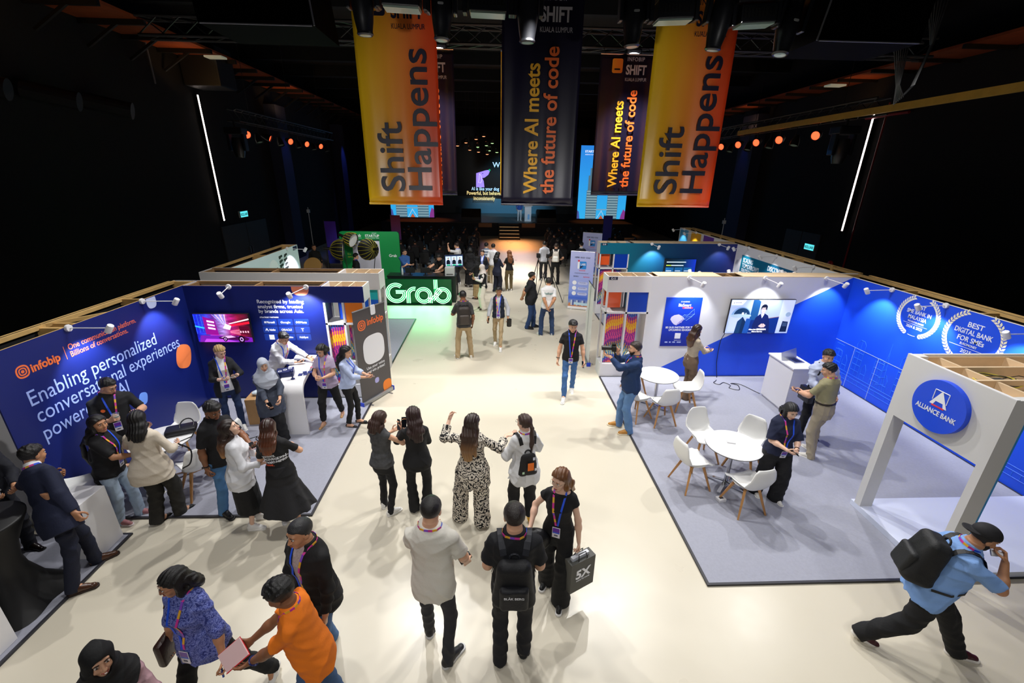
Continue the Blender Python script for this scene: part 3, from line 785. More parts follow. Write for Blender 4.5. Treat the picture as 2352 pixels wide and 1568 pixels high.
# wooden soffits high along both sides (orange underside with dark ribs)
osb = mat('orange_board', '#8A3C12', .75, var=.35, vscale=5)
b = MB(); b.box(WL+.05, WL+1.6, 2, 43, 8.25, 8.32); struct(b.build('trim_3', osb))
b = MB(); b.box(WR-1.3, WR-.05, 2, 43, 7.86, 7.93); struct(b.build('trim_4', osb))
rib = MB()
for i in range(26):
    y = 4+i*1.5; rib.box(WL+.02, WL+1.75, y, y+.10, 8.12, 8.25); rib.sqbar((WL+.1, y+.05, 7.6), (WL+1.0, y+.05, 8.15), .07, .07)
    rib.box(WR-1.45, WR-.02, y, y+.09, 7.76, 7.86)
struct(rib.build('trim_5', mat('black_steel', '#0A0A0B', .6)))
for y in (10, 17, 24):
    spot((WL+1.2, y, 7.0), (WL+.9, y+1, 8.3), 26, 130, .8, .1, (1, .55, .2))
    spot((WR-.9, y, 6.7), (WR-.7, y+1, 7.9), 20, 130, .8, .1, (1, .5, .18))

# ---------------------------------------------------------------- shared booth pieces
WH = mat('white_laminate', '#E9E8EA', .45); GREY_B = mat('grey_back_board', '#C4C3C3', .7)
PLY = mat('pale_plywood', '#D9BF9C', .7, var=.15, vscale=6); TIM = mat('pine_timber', '#C9A467', .65, var=.22, vscale=9); DKW = mat('brown_timber', '#8A6A45', .75, var=.25, vscale=7)
NAVY = mat('navy_print', '#14226E', .38, spec=.4); ROYAL = mat('royal_blue_print', '#1A50E4', .38, spec=.4)
SILV = mat('brushed_aluminium', '#B9BCC2', .35, 1.); BLK = mat('black_plastic', '#101012', .45); STEEL = mat('chrome_steel', '#D0D2D6', .15, 1.)
WTX = mat('white_print', '#F4F6FC', .5); ORTX = mat('orange_print', '#FB7A3C', .5)
def wave_slats(name, seed, x0=0., hue=0):
    """print of upright coloured slats whose colours run in waves"""
    m = bpy.data.materials.new(name); m.use_nodes = True; nt = m.node_tree; b = nt.nodes['Principled BSDF']; N = nt.nodes.new; L = nt.links.new
    tc = N('ShaderNodeTexCoord'); sp = N('ShaderNodeSeparateXYZ'); L(tc.outputs['Object'], sp.inputs[0])
    def mth(op, a, b_=None, c=None):
        n = N('ShaderNodeMath'); n.operation = op
        for i, v in enumerate((a, b_, c)):
            if v is None: continue
            if isinstance(v, (int, float)): n.inputs[i].default_value = v
            else: L(v, n.inputs[i])
        return n.outputs[0]
    u = mth('ADD', sp.outputs[0], mth('MULTIPLY', sp.outputs[1], .83)); st = mth('FLOOR', mth('MULTIPLY', u, 42.)); odd = mth('MODULO', mth('ABSOLUTE', st), 2.)
    wv = mth('MULTIPLY', mth('SINE', mth('ADD', mth('MULTIPLY', st, .21), seed)), .07)
    wv2 = mth('MULTIPLY', mth('SINE', mth('ADD', mth('MULTIPLY', st, .47), seed*2)), .03)
    v = mth('ADD', mth('ADD', sp.outputs[2], wv), mth('ADD', wv2, mth('MULTIPLY', odd, .085)))
    fr = mth('FRACT', mth('MULTIPLY', v, .92))
    cols = ['#7A1F86', '#D0307E', '#F2A81E', '#F7C62E', '#F08A24', '#C02B7A', '#4B2A86', '#2E78C8', '#E8D98A', '#2C8FB8', '#B9873A', '#3B2D7C', '#A8298A', '#D64A86']
    r = ramp_node(nt, [(i/len(cols), c) for i, c in enumerate(cols)], 'CONSTANT'); L(fr, r.inputs[0])
    L(r.outputs[0], b.inputs['Base Color']); b.inputs['Roughness'].default_value = .5
    return m
SLATS = wave_slats('colour_slat_print', .6)
def hollow_wall(name, label, x0, x1, y0, y1, H, front, back, along='X', ends=(None, None), cover=None, studs=.85, cat='booth wall'):
    """partition of two skins on a timber frame, open on top. front skin is at y0 (along X) or at x1/x0 side (along Y)"""
    t = thing(name, label, cat, ((x0+x1)/2, (y0+y1)/2, 0)); o = Vector(t.location)
    def P_(nm, m, f): b = MB(); f(b); b.V = [tuple(Vector(v)-o) for v in b.V]; return b.build(nm, m, t)
    th = .02
    if along == 'X':
        P_('front_panel', front, lambda b: b.box(x0, x1, y0, y0+th, 0, H)); P_('back_panel', back, lambda b: b.box(x0, x1, y1-th, y1, 0, H))
        P_('end_panel', ends[0] or WH, lambda b: b.box(x0, x0+th, y0+th, y1-th, 0, H)); P_('end_panel', ends[1] or WH, lambda b: b.box(x1-th, x1, y0+th, y1-th, 0, H))
    else:
        P_('front_panel', front, lambda b: b.box(x1-th, x1, y0, y1, 0, H)); P_('back_panel', back, lambda b: b.box(x0, x0+th, y0, y1, 0, H))
        P_('end_panel', ends[0] or WH, lambda b: b.box(x0+th, x1-th, y0, y0+th, 0, H)); P_('end_panel', ends[1] or WH, lambda b: b.box(x0+th, x1-th, y1-th, y1, 0, H))
    def fr(b):
        n = max(2, int(((x1-x0) if along == 'X' else (y1-y0))/studs))
        for i in range(n+1):
            if along == 'X':
                x = x0+.05+(x1-x0-.1)*i/n; b.box(x-.018, x+.018, y0+th, y1-th, H-.12, H-.012)
            else:
                y = y0+.05+(y1-y0-.1)*i/n; b.box(x0+th, x1-th, y-.018, y+.018, H-.12, H-.012)
        if along == 'X':
            for ya, yb in ((y0+th, y0+th+.04), (y1-th-.04, y1-th)): b.box(x0+th, x1-th, ya, yb, H-.055, H-.002)
            b.box(x0+th, x1-th, y0+th, y1-th, H-.75, H-.72)
        else:
            for xa, xb in ((x0+th, x0+th+.045), (x1-th-.03, x1-th)): b.box(xa, xb, y0+th, y1-th, H-.055, H-.002)
    P_('timber_frame', DKW if along == 'X' else TIM, fr)
    if cover:
        for a, c in cover: P_('cover_board', PLY, lambda b: b.box(a, c, y0, y1, H, H+.012))
    return t, o
def child(t, nm, m, f, smooth=False):
    b = MB(); f(b); o = Vector(t.location); b.V = [tuple(Vector(v)-o) for v in b.V]; return b.build(nm, m, t, smooth)
def rel(t, M): return Matrix.Translation(-Vector(t.location)) @ M

def arm_lamp(base, out, yaw_deg, label, watts=26, n=(0, -1, 0), drop=.03, tilt=35, L=.5, lit=True, deg=88):
    """clip-on spot of a booth wall: base disc, thin arm, cylinder head with a lit lens"""
    t = thing('arm_spotlight', label, 'spotlight', base, group='white arm spotlights clipped on the booth walls')
    nn = Vector(n); a = Matrix.Rotation(rad(yaw_deg), 3, 'Z') @ nn
    b = MB(); q = nn.to_track_quat('Z', 'Y').to_matrix(); b.lathe([(0, .0), (.048, .0), (.052, .02), (.046, .038), (0, .04)], 20, M=q, c=(0, 0, 0)); b.build('wall_disc', WH, t, True)
    e = a*L+Vector((0, 0, -drop)); b = MB(); b.bar(nn*.02, e, .008, n=8); b.build('arm', WH, t, True)
    dirv = (-nn*math.sin(rad(tilt))+Vector((0, 0, -math.cos(rad(tilt))))).normalized(); q = dirv.to_track_quat('Z', 'Y').to_matrix()
    c0 = e-dirv*.05
    b = MB(); b.lathe([(0, 0), (.038, 0), (.042, .006), (.042, .12), (.036, .125), (.034, .10)], 20, M=q, c=c0); hd = b.build('lamp_head', WH, t, True)
    b = MB(); b.lathe([(0, .104), (.034, .104)], 16, M=q, c=c0); b.build('lens', mat('lit_lens', '#FFF6E8', .3, emit=6 if lit else .3), hd)
    if lit:
        p = Vector(base)+c0+dirv*.16
        spot(p, p+dirv, watts, deg, .55, .03, (.93, .96, 1))
    return t
def display_end(t, x0, x1, y0, y1, H, cfg, head_m, side, m=None):
    """white lattice column that ends a booth wall; side = -1 if the aisle is on the low-x side"""
    g = .04; w_ = WH; zt, zm, zb = cfg['z']; xm = x0+(x1-x0)*cfg.get('xm', .48)
    def body(b):
        for x in (x0, x1-g):
            for y in (y0, y1-g): b.box(x, x+g, y, y+g, zb, zt)
        b.box(xm-g/2, xm+g/2, y0, y0+g, zb, zt); b.box(xm-g/2, xm+g/2, y1-g, y1, zb, zt)
        for z in (zm,): b.box(x0, x1, y0, y0+g, z-g/2, z+g/2); b.box(x0, x1, y1-g, y1, z-g/2, z+g/2); b.box(x0, x0+g, y0, y1, z-g/2, z+g/2); b.box(x1-g, x1, y0, y1, z-g/2, z+g/2)
        b.box(x0, x1, y0, y1, 0, zb); b.box(x0+.001, x1-.001, y0+.05, y1-.05, zm-.015, zm+.015)
    child(t, 'lattice_frame', WH, body)
    def header(b):
        b.box(x0, x1, y0, y0+.018, zt, H, 0); b.box(x0, x1, y1-.018, y1, zt, H, 1); b.box(x0, x0+.018, y0+.018, y1-.018, zt, H, 1); b.box(x1-.018, x1, y0+.018, y1-.018, zt, H, 1); b.box(x0+.018, x1-.018, y0+.018, y1-.018, zt, zt+.02, 1)
    child(t, 'header_box', [head_m, WH], header)
    child(t, 'compartment_boards', PLY, lambda b: [b.box(x-.009, x+.009, y0+.018, y1-.018, zt+.02, H-.002) for x in (x0+(x1-x0)*.33, x0+(x1-x0)*.66)]+[b.box(x0+.018, x1-.018, y0+.018, y0+.026, zt+.02, H-.002), b.box(x0+.018, x1-.018, y1-.026, y1-.018, zt+.02, H-.002)])
    for nm, col, xa, xb, za, zc, yy in cfg['panels']:
        child(t, nm, col if not isinstance(col, str) else mat('panel_'+col.strip('#'), col, .35), lambda b: b.box(xa, xb, yy, yy+.015, za, zc))
# ---------------------------------------------------------------- left aisle: carpets
CARP = mat('grey_carpet', '#A4A6B4', .95, bump=.5, bscale=260, var=.10, vscale=30)
EDGE = mat('dark_carpet_edge', '#2B2B33', .5)
def carpet(label, x0, x1, y0, y1, grp='grey booth carpets'):
    t = thing('booth_carpet', label, 'carpet', ((x0+x1)/2, (y0+y1)/2, 0), group=grp)
    child(t, 'carpet_pile', CARP, lambda b: b.box(x0+.03, x1-.03, y0+.03, y1-.03, 0.001, .022))
    child(t, 'edge_strip', EDGE, lambda b: [b.box(x0, x0+.03, y0, y1, 0.001, .026), b.box(x1-.03, x1, y0, y1, 0.001, .026), b.box(x0+.03, x1-.03, y0, y0+.03, 0.001, .026), b.box(x0+.03, x1-.03, y1-.03, y1, 0.001, .026)])
    return t
carpet('grey carpet of the navy booth left of the aisle', -5.93, -2.53, 4.94, 8.40)
carpet('grey carpet strip beside the green neon sign', -5.93, -2.54, 10.15, 13.8)
carpet('grey carpet under the black cocktail table at lower left', -7.6, -4.745, 1.6, 4.67)
carpet('grey carpet of the large royal blue booth on the right', 2.51, 8.08, 3.69, 9.38)
carpet('grey carpet of the teal booth behind the white wall', 3.5, 8.08, 9.80, 14.4)

# navy side wall with the big slogan
HW = 2.42
tS, oS = hollow_wall('booth_wall', 'navy booth wall with large pale blue slogan lettering', -6.41, -5.93, 4.86, 8.86, HW, NAVY, mat('black_cloth_back', '#0C0C0E', .9), 'Y', (WH, GREY_B), studs=1.3)
FS = rel(tS, face_frame((-5.93, 0, 0), (0, 1, 0), (0, 0, 1)))
LB = mat('slogan_blue_print', '#A3B9FB', .45)
text('lettering', 'Enabling personalized', FS, .30, LB, tS, 5.17, 1.62, width=2.24, bold=-.002)
text('lettering', 'conversational experiences', FS, .30, LB, tS, 5.19, 1.37, width=2.74, bold=-.002)
text('lettering', 'powered by AI', FS, .30, LB, tS, 5.18, 1.11, width=1.42, bold=-.002)
text('lettering', 'infobip', FS, .155, ORTX, tS, 5.35, 2.03, width=.40, bold=.028)
text('lettering', 'One communication platform.', FS, .115, mat('coral_print', '#F0745A', .5), tS, 5.90, 2.115, width=1.23, bold=.006)
text('lettering', 'Billions of conversations.', FS, .115, mat('coral_print', '#F0745A', .5), tS, 5.90, 2.01, width=1.02, bold=.006)
flat('divider_line', [(5.838, 2.0), (5.845, 2.0), (5.845, 2.19), (5.838, 2.19)], FS, ORTX, tS)
def ring_mark(M, t, cx, cy, r, m):
    """concentric rounded mark: outer disc with a ring and a dot left open"""
    b = MB()
    def ann(ro, ri, z=.002):
        n = 40; O = squircle(2*ro, 2*ro, n, 2.4, 0, cx, cy); I = squircle(2*ri, 2*ri, n, 2.8, 0, cx, cy)
        V = [Vector((*p, z)) for p in O]+[Vector((*p, z)) for p in I]
        b.add([M @ v for v in V], [(i, (i+1) % n, n+(i+1) % n, n+i) for i in range(n)])
    ann(r, r*.74); ann(r*.60, r*.40); ann(r*.24, r*.01)
    return b.build('logo_mark', m, t)
ring_mark(FS, tS, 5.25, 2.085, .085, ORTX)
flat('rounded_shape', squircle(.40, .46, 40, 2.8, rad(-20), 7.97, 1.15), FS, mat('orange_shape_print', '#FF8A4C', .45), tS)
flat('rounded_shape', squircle(.18, .21, 36, 2.8, rad(-20), 6.82, .86), FS, mat('sky_shape_print', '#6E9BF5', .5), tS)
flat('rounded_shape', [(p[0], min(p[1], 2.415)) for p in squircle(.22, .26, 36, 2.8, 0, 7.57, 2.36)], FS, mat('lilac_shape_print', '#C9D4F5', .5), tS)
child(tS, 'back_rail', TIM, lambda b: [b.box(-6.45, -6.40, 4.9, 8.8, HW-.07, HW), b.box(-6.41, -5.95, 6.03, 6.09, HW-.16, HW-.03), b.sqbar((-6.38, 6.1, HW-.02), (-5.97, 6.75, HW-.03), .03, .05)])
# navy back wall
tB, oB = hollow_wall('booth_wall', 'navy booth wall with wall screen and partner logos', -5.93, -3.34, 8.40, 8.86, HW, NAVY, GREY_B, 'X', (GREY_B, NAVY), studs=.9)
FB = rel(tB, face_frame((0, 8.40, 0), (1, 0, 0), (0, 0, 1)))
for s_, z_, w_ in (('Recognized by leading', 2.085, .89), ('analyst firms, trusted', 1.985, .86), ('by brands across Asia.', 1.89, .86)):
    text('lettering', s_, FB, .098, WTX, tB, -4.60, z_, width=w_, bold=.012)
text('lettering', 'STRATEGIC PARTNERS', FB, .034, WTX, tB, -4.60, 1.785, width=.36, bold=.02)
TILE = mat('logo_tile_print', '#1B3C9C', .4)
for r_ in range(3):
    for c_ in range(3):
        cx, cy = -4.435+c_*.313, 1.695-r_*.157
        tl = flat('logo_tile', rrect(.285, .135, .02, 5, cx, cy), FB, TILE, tB, 0, .002)
        s_ = (('Microsoft', 'Google', 'Meta'), ('Adobe', 'ORACLE', 'T'), ('', 'vodafone', 'HubSpot'))[r_][c_]; w_ = ((.155, .19, .13), (.12, .20, .055), (0, .15, .17))[r_][c_]; off = ((.03, 0, .035), (.035, 0, 0), (0, .03, 0))[r_][c_]
        if s_: text('lettering', s_, FB, .06 if s_ != 'T' else .09, WTX, tB, cx+off-w_/2, cy-.02-(.012 if s_ == 'T' else 0), width=w_, bold=.016 if s_ != 'Google' else .01, z=.004)
        if (r_, c_) == (0, 0):
            for i in (0, 1):
                for j in (0, 1): flat('logo_mark', rrect(.017, .017, .001, 1, cx-.085+i*.019, cy-.01+j*.019), FB, WTX, tB, .002, .004)
        if (r_, c_) == (0, 2):
            b = MB(); b.tube([FB @ Vector((cx-.072+.032*math.sin(a), cy+.018*math.sin(2*a), .004)) for a in np.linspace(0, 2*PI, 25)], .005, 5); b.build('logo_mark', WTX, tB)
        if (r_, c_) == (1, 0): flat('logo_mark', [(cx-.105, cy-.028), (cx-.083, cy+.028), (cx-.061, cy+.028), (cx-.039, cy-.028), (cx-.055, cy-.028), (cx-.072, cy+.012), (cx-.083, cy-.018), (cx-.092, cy-.018)], FB, WTX, tB, .002, .004)
        if (r_, c_) == (2, 0):
            flat('logo_mark', rrect(.10, .10, .003, 2, cx, cy), FB, WTX, tB, .002, .004)
        if (r_, c_) == (2, 1):
            b = MB(); b.lathe([(.012, 0), (.026, 0)], 24, M=FB.to_3x3(), c=FB @ Vector((cx-.08, cy, .004))); b.build('logo_mark', WTX, tB)
flat('rounded_shape', [(p[0], min(p[1], 2.415)) for p in squircle(.33, .34, 40, 2.8, 0, -3.735, 2.41)], FB, mat('coral_shape_print', '#F58F6B', .5), tB)
# wall screen showing a neon race car street
def tv(label, x0, x1, z0, z1, yw, draw, tilt=0., depth=.05, gap=.06):
    t = thing('wall_screen', label, 'screen', ((x0+x1)/2, yw, (z0+z1)/2))
    w_, h_ = x1-x0, z1-z0; M = Matrix.Translation((0, -gap-depth, 0)) @ Matrix.Rotation(rad(tilt), 4, 'X')
    b = MB(); b.box(-w_/2, w_/2, 0, depth, -h_/2, h_/2, 0, .006); b.xform(M); b.build('casing', BLK, t)
    b = MB(); b.box(-.2, .2, -gap, -.001, -.15, .15); b.build('wall_bracket', BLK, t)
    FM = M @ face_frame((0, -.001, 0), (1, 0, 0), (0, 0, 1)); draw(t, FM, w_-.02, h_-.02)
    return t
def scr(nm, poly, M, col, t, k=1., z=0.):
    """one flat patch of a lit screen picture"""
    m = col if not isinstance(col, str) else mat('lit_'+col.strip('#'), col, .4, emit=k, spec=.2)
    return flat(nm, poly, M, m, t, z, z+.0008)
def draw_car(t, M, w_, h_):
    bg = bpy.data.materials.new('lit_neon_street'); bg.use_nodes = True; nt = bg.node_tree; bs = nt.nodes['Principled BSDF']; N = nt.nodes.new; L = nt.links.new
    tc = N('ShaderNodeTexCoord'); sp = N('ShaderNodeSeparateXYZ'); L(tc.outputs['Object'], sp.inputs[0])
    mr = N('ShaderNodeMapRange'); mr.inputs['From Min'].default_value = -w_/2; mr.inputs['From Max'].default_value = w_/2; L(sp.outputs[0], mr.inputs['Value'])
    r = ramp_node(nt, [(0, '#0A18E0'), (.22, '#3A4BF0'), (.36, '#7A2BB0'), (.5, '#C79BF5'), (.62, '#C02090'), (.8, '#A0103A'), (1, '#3A0620')]); L(mr.outputs[0], r.inputs[0])
    nz = N('ShaderNodeTexNoise'); nz.inputs['Scale'].default_value = 9; nz.inputs['Detail'].default_value = 5
    mp = N('ShaderNodeMapping'); mp.inputs['Scale'].default_value = (.7, 1, 2.6); mp.inputs['Rotation'].default_value = (0, .5, 0); L(tc.outputs['Object'], mp.inputs[0]); L(mp.outputs[0], nz.inputs['Vector'])
    cr = ramp_node(nt, [(.3, '#202020'), (.7, '#FFFFFF')]); L(nz.outputs['Fac'], cr.inputs[0])
    mx = N('ShaderNodeMix'); mx.data_type = 'RGBA'; mx.blend_type = 'MULTIPLY'; mx.inputs['Factor'].default_value = .75; L(r.outputs[0], mx.inputs['A']); L(cr.outputs[0], mx.inputs['B'])
    L(mx.outputs['Result'], bs.inputs['Emission Color']); bs.inputs['Emission Strength'].default_value = 1.5; bs.inputs['Base Color'].default_value = (.01, .01, .01, 1)
    scr('picture', [(-w_/2, -h_/2), (w_/2, -h_/2), (w_/2, h_/2), (-w_/2, h_/2)], M, bg, t)
    X = lambda u, v: (-w_/2+u*w_, -h_/2+v*h_)
    A = lambda *uv: [X(*p) for p in uv]
    scr('picture_patch', A((.02, 0), (1, 0), (1, .16), (.75, .22), (.25, .24), (.06, .24)), M, '#7A1CB0', t, .9, .0008)
    scr('picture_patch', A((.10, 0), (.75, 0), (.5, .10), (.15, .12)), M, '#C04BE8', t, 1., .0016)
    scr('picture_patch', A((.17, .28), (.40, .24), (.38, .78), (.17, .92)), M, '#8E0F86', t, 1.1, .0012)
    for i in range(3): scr('picture_patch', A((.23, .72-i*.12), (.36, .68-i*.12), (.36, .74-i*.12), (.23, .79-i*.12)), M, '#F4D8FF', t, 1.1, .002)
    scr('picture_patch', A((.0, .55), (.16, .48), (.16, .53), (.0, .6)), M, '#35B8FF', t, 1.2, .0012)
    scr('picture_patch', A((.62, .64), (1, .80), (1, .85), (.62, .67)), M, '#FFD8D0', t, 1.6, .0012)
    scr('picture_patch', A((.6, .56), (1, .66), (1, .74), (.6, .61)), M, '#F01830', t, 1.4, .0010)
    for i in range(9): u = .34+.028*i; scr('picture_patch', A((u, .99), (u+.008+.004*(i % 3), .99), (.52+.006*i, .62), (.515+.006*i, .62)), M, ('#C8B8FF', '#6A8CFF', '#F0D8FF')[i % 3], t, 1.2, .0011)
    for i in range(7): scr('picture_patch', A((.62, .40-.012*i), (.80, .46-.035*i), (.80, .472-.035*i), (.62, .406-.012*i)), M, ('#FF5A7A', '#F8B0D0')[i % 2], t, 1.2, .0013)
    for i in range(5): scr('picture_patch', A((.01+.03*i, .30+.02*i), (.016+.03*i, .30+.02*i), (.016+.03*i, .98), (.01+.03*i, .98)), M, ('#3C78FF', '#1A2CE8')[i % 2], t, 1.1, .0011)
    for i in range(6): scr('picture_patch', A((.24, .245+.0*i), (.24+.06*i, .245), (.24+.06*i, .25), (.24, .25)), M, '#E060D0', t, 1., .0014)
    scr('picture_patch', A((.50, .50), (.62, .44), (.66, .58), (.56, .66)), M, '#F6E4FF', t, 1.7, .0011)
    scr('picture_patch', A((.78, .3), (.97, .26), (.97, .56), (.80, .58)), M, '#5A0A28', t, .8, .0012)
    for i in range(4): scr('picture_patch', A((.80+i*.045, .34), (.825+i*.045, .335), (.825+i*.045, .40), (.80+i*.045, .405)), M, '#FFB8C8', t, 1.2, .002)
    scr('picture_patch', A((.38, .17), (.50, .24), (.60, .26), (.74, .20), (.86, .20), (.95, .12), (.90, .05), (.55, .09), (.40, .12)), M, '#4A0C4A', t, .8, .0024)
    scr('picture_patch', A((.42, .17), (.52, .23), (.62, .24), (.70, .18), (.55, .14)), M, '#E7B7F0', t, 1., .003)
    for cx, cy, rr in ((.80, .10, .075), (.50, .11, .05)):
        for k_, c_ in ((1, '#1A0618'), (.55, '#D8A8F0'), (.3, '#1A0618')): scr('picture_patch', [(X(cx, cy)[0]+rr*k_*w_*.8*math.cos(a), X(cx, cy)[1]+rr*k_*w_*math.sin(a)) for a in np.linspace(0, 2*PI, 20)[:-1]], M, c_, t, 1., .0034+.0006*(1-k_))
tv('wall screen with a neon race car picture on navy wall', -5.81, -4.75, 1.31, 1.905, 8.40, draw_car)
# lattice column at the aisle end
tE = thing('display_column', 'white lattice column with orange panel at navy wall end', 'display column', (-2.94, 8.63, 0))
BLUP = mat('glossy_blue_panel', '#0A3FB8', .25); ORP = mat('glossy_orange_panel', '#FF8A1F', .35)
display_end(tE, -3.34, -2.54, 8.40, 8.86, HW, dict(z=(2.10, 1.66, .32), xm=.47, panels=[
    ('blue_panel', BLUP, -3.12, -2.99, 1.70, 2.09, 8.60), ('orange_panel', ORP, -2.93, -2.58, 1.69, 2.09, 8.415),
    ('slat_panel', SLATS, -3.30, -2.99, .34, 1.63, 8.44), ('slat_panel', SLATS, -2.84, -2.74, .55, 1.63, 8.62)]), NAVY, 1)
# neighbouring booth wall seen from behind
tN, oN = hollow_wall('booth_wall', 'pale grey rear of the next booth wall behind navy booth', -6.37, -3.4, 9.62, 10.12, HW, GREY_B, mat('navy_print_far', '#14224F', .5), 'X', (GREY_B, WH), studs=1.0)
tE2 = thing('display_column', 'white lattice column with teal panel beside neon sign', 'display column', (-2.95, 9.87, 0))
TEAL = grad_mat('teal_panel_print', 'Z', 1.7, 2.1, [(0, '#0B55C8'), (.28, '#0B55C8'), (.3, '#12A5B5'), (1, '#1BB8B0')], interp='LINEAR')
display_end(tE2, -3.40, -2.53, 9.62, 10.12, HW, dict(z=(2.05, 1.40, .32), xm=.5, panels=[
    ('teal_panel', TEAL, -2.96, -2.60, 1.46, 2.04, 9.64), ('slat_panel', SLATS, -2.62, -2.56, .36, 1.36, 9.80), ('slat_panel', SLATS, -3.34, -3.0, .36, 1.36, 9.7)]), GREY_B, 1)
# white poster wall further back on the left
tP, oP = hollow_wall('booth_wall', 'white poster wall with black strokes far left', -6.40, -5.93, 10.12, 13.62, HW, mat('pale_poster_print', '#DCE9F2', .5), mat('black_cloth_back', '#0C0C0E', .9), 'Y', (GREY_B, PLY), studs=1.3)
FP = rel(tP, face_frame((-5.93, 0, 0), (0, 1, 0), (0, 0, 1)))
INK = mat('black_print', '#23242A', .6)
for i in range(5):
    for j in range(2):
        V = [(12.35+j*.30+.05*math.sin(i*3+j), 2.28-i*.12), (12.55+j*.30, 2.30-i*.12), (12.58+j*.30, 2.25-i*.12), (12.42+j*.3, 2.21-i*.12), (12.55+j*.3, 2.19-i*.12), (12.36+j*.3, 2.20-i*.12)]
        flat('ink_stroke', V, FP, INK, tP)
flat('picture_disc', [(12.0+.28*math.cos(a), 1.95+.30*math.sin(a)) for a in np.linspace(0, 2*PI, 24)[:-1]], FP, WTX, tP)
text('lettering', 'beyond the screen', FP, .14, mat('grey_print', '#6B6E76', .6), tP, 11.4, 1.72, width=1.6)
text('lettering', 'Bridges', FP, .2, mat('grey_print', '#6B6E76', .6), tP, 11.5, 1.92, width=.7)
flat('red_band', [(13.25, 1.55), (13.62, 1.55), (13.62, 1.70), (13.4, 1.70)], FP, mat('red_print', '#C22E3E', .5), tP)
flat('booth_number_plate', [(13.30, 2.29), (13.58, 2.29), (13.58, 2.40), (13.30, 2.40)], FP, mat('navy_plate', '#1B2244', .5), tP)
# reception counter: bent white slab
tC = thing('reception_counter', 'white bent-slab counter in the navy booth', 'counter', (-3.67, 7.6, .022))
prof = [(-4.12, .94), (-3.46, .94)]
b = MB()
outl = [(0, 0), (.055, 0), (.055, .74)]+[(.055+.17-.17*math.cos(a), .74+.17*math.sin(a)) for a in np.linspace(0, PI/2, 8)[1:]]+[(1.39, .91), (1.39, .985)]+[(.225-.225*math.cos(a)*1., .76+.225*math.sin(a)) for a in np.linspace(PI/2, 0, 8)]
MM = Matrix(((0, 0, 1, 0), (1, 0, 0, 0), (0, 1, 0, 0), (0, 0, 0, 1)))
b.prism(outl, -.21, .21, M=MM); b.V = [(v[0]-.25*(v[1]-.0)/1.42+.11, v[1]-.62, v[2]) for v in b.V]
b.build('slab', WH, tC, True)
tG = mat('giveaway_navy', '#16235E', .4)
def small(name, label, cat, fn, m, loc, rz=0., group=None, smooth=False, parts=()):
    t = thing(name, label, cat, loc, rz, group)
    for nm, m_, f in ((name+'_body', m, fn),)+tuple(parts):
        b = MB(); f(b); b.build(nm, m_, t, smooth)
    return t
zc = 1.009
small('gift_box', 'navy gift box with pale rings on the white counter', 'box', lambda b: b.box(-.14, .14, -.11, .11, 0, .10, 0, .006), tG, (-3.80, 7.42, zc), .3, parts=(('ring_print', WTX, lambda b: [b.lathe([(.018, .101), (.032, .101)], 16, c=(-.08+.08*i, -.04+.045*i, 0)) for i in range(3)]),))
small('microphone_stand', 'navy toy microphone standing on the white counter', 'microphone', lambda b: [b.lathe([(0, 0), (.035, 0), (.035, .012), (.012, .018), (.014, .12), (0, .12)], 14), b.sphere((0, 0, .15), .034, 12)], tG, (-3.60, 7.24, zc), smooth=True)
for i, (dx, dy) in enumerate(((-.04, 0), (.04, .03), (0, .1), (.09, .11))):
    tag(MB().box(-.035, .035, -.05, .05, 0, .006, 0).build('gift_card', mat('card_navy', '#1F2C6B', .4), loc=(-3.50+dx, 7.42+dy, zc), rot=(0, 0, .2+i*.1)), 'navy gift card in the fan of cards on counter', 'card', 'navy gift cards fanned on the counter')
for i, (dx, dy, c_) in enumerate(((-3.47, 7.75, '#C84B6B'), (-3.40, 7.82, '#D8C03A'), (-3.36, 7.72, '#E0CF4A'), (-3.42, 7.95, '#B8B4A8'), (-3.36, 8.02, '#A8A49A'))):
    tag(MB().lathe([(0, 0), (.022, 0), (.024, .006), (.02, .01), (0, .012)], 12).build('pin_badge', mat('pin_'+c_.strip('#'), c_, .4), loc=(dx, dy, zc), smooth=True), ['rose pin badge on the white counter', 'mustard pin badge nearest rose badge on counter', 'pale yellow pin badge on the white counter', 'pale grey pin badge near counter back', 'grey pin badge nearest the navy wall on counter'][i], 'pin badge', 'pin badges laid on the counter')
# cartons and laptop behind the counter
KRAFT = mat('kraft_card', '#B28A5C', .8, var=.1, vscale=12)
def carton(label, loc, rz, w_, d_, h_):
    t = thing('carton', label, 'box', loc, rz, 'brown cartons behind the counter')
    b = MB(); b.box(-w_/2, w_/2, -d_/2, d_/2, 0, h_, 0, .004); b.build('carton_box', KRAFT, t)
    b = MB(); b.box(-.03, .03, -d_/2-.001, d_/2+.001, h_-.08, h_+.002); b.build('tape_strip', mat('brown_tape', '#C9A77C', .3), t)
carton('brown carton beside the blond woman\'s legs', (-4.40, 7.52, .022), .1, .42, .36, .52)
carton('brown carton half hidden by grey headscarf woman', (-4.02, 7.55, .022), -.15, .36, .34, .42)
small('laptop', 'silver laptop open on the carton behind headscarf woman', 'laptop', lambda b: b.box(-.16, .16, -.11, .11, 0, .015, 0, .004), SILV, (-4.05, 7.53, .445), .25, parts=(('laptop_lid', SILV, lambda b: b.sqbar((0, .11, .01), (0, .17, .22), .32, .008)), ('keyboard', BLK, lambda b: b.box(-.14, .14, -.06, .07, .015, .0165))))
small('paper_bag', 'crumpled pale plastic bag on the brown carton', 'bag', lambda b: b.sphere((0, 0, .05), (.13, .08, .05), 14), mat('cloudy_plastic', '#CFDDE6', .3, bump=.8, bscale=30), (-4.42, 7.55, .544), .5, smooth=True)
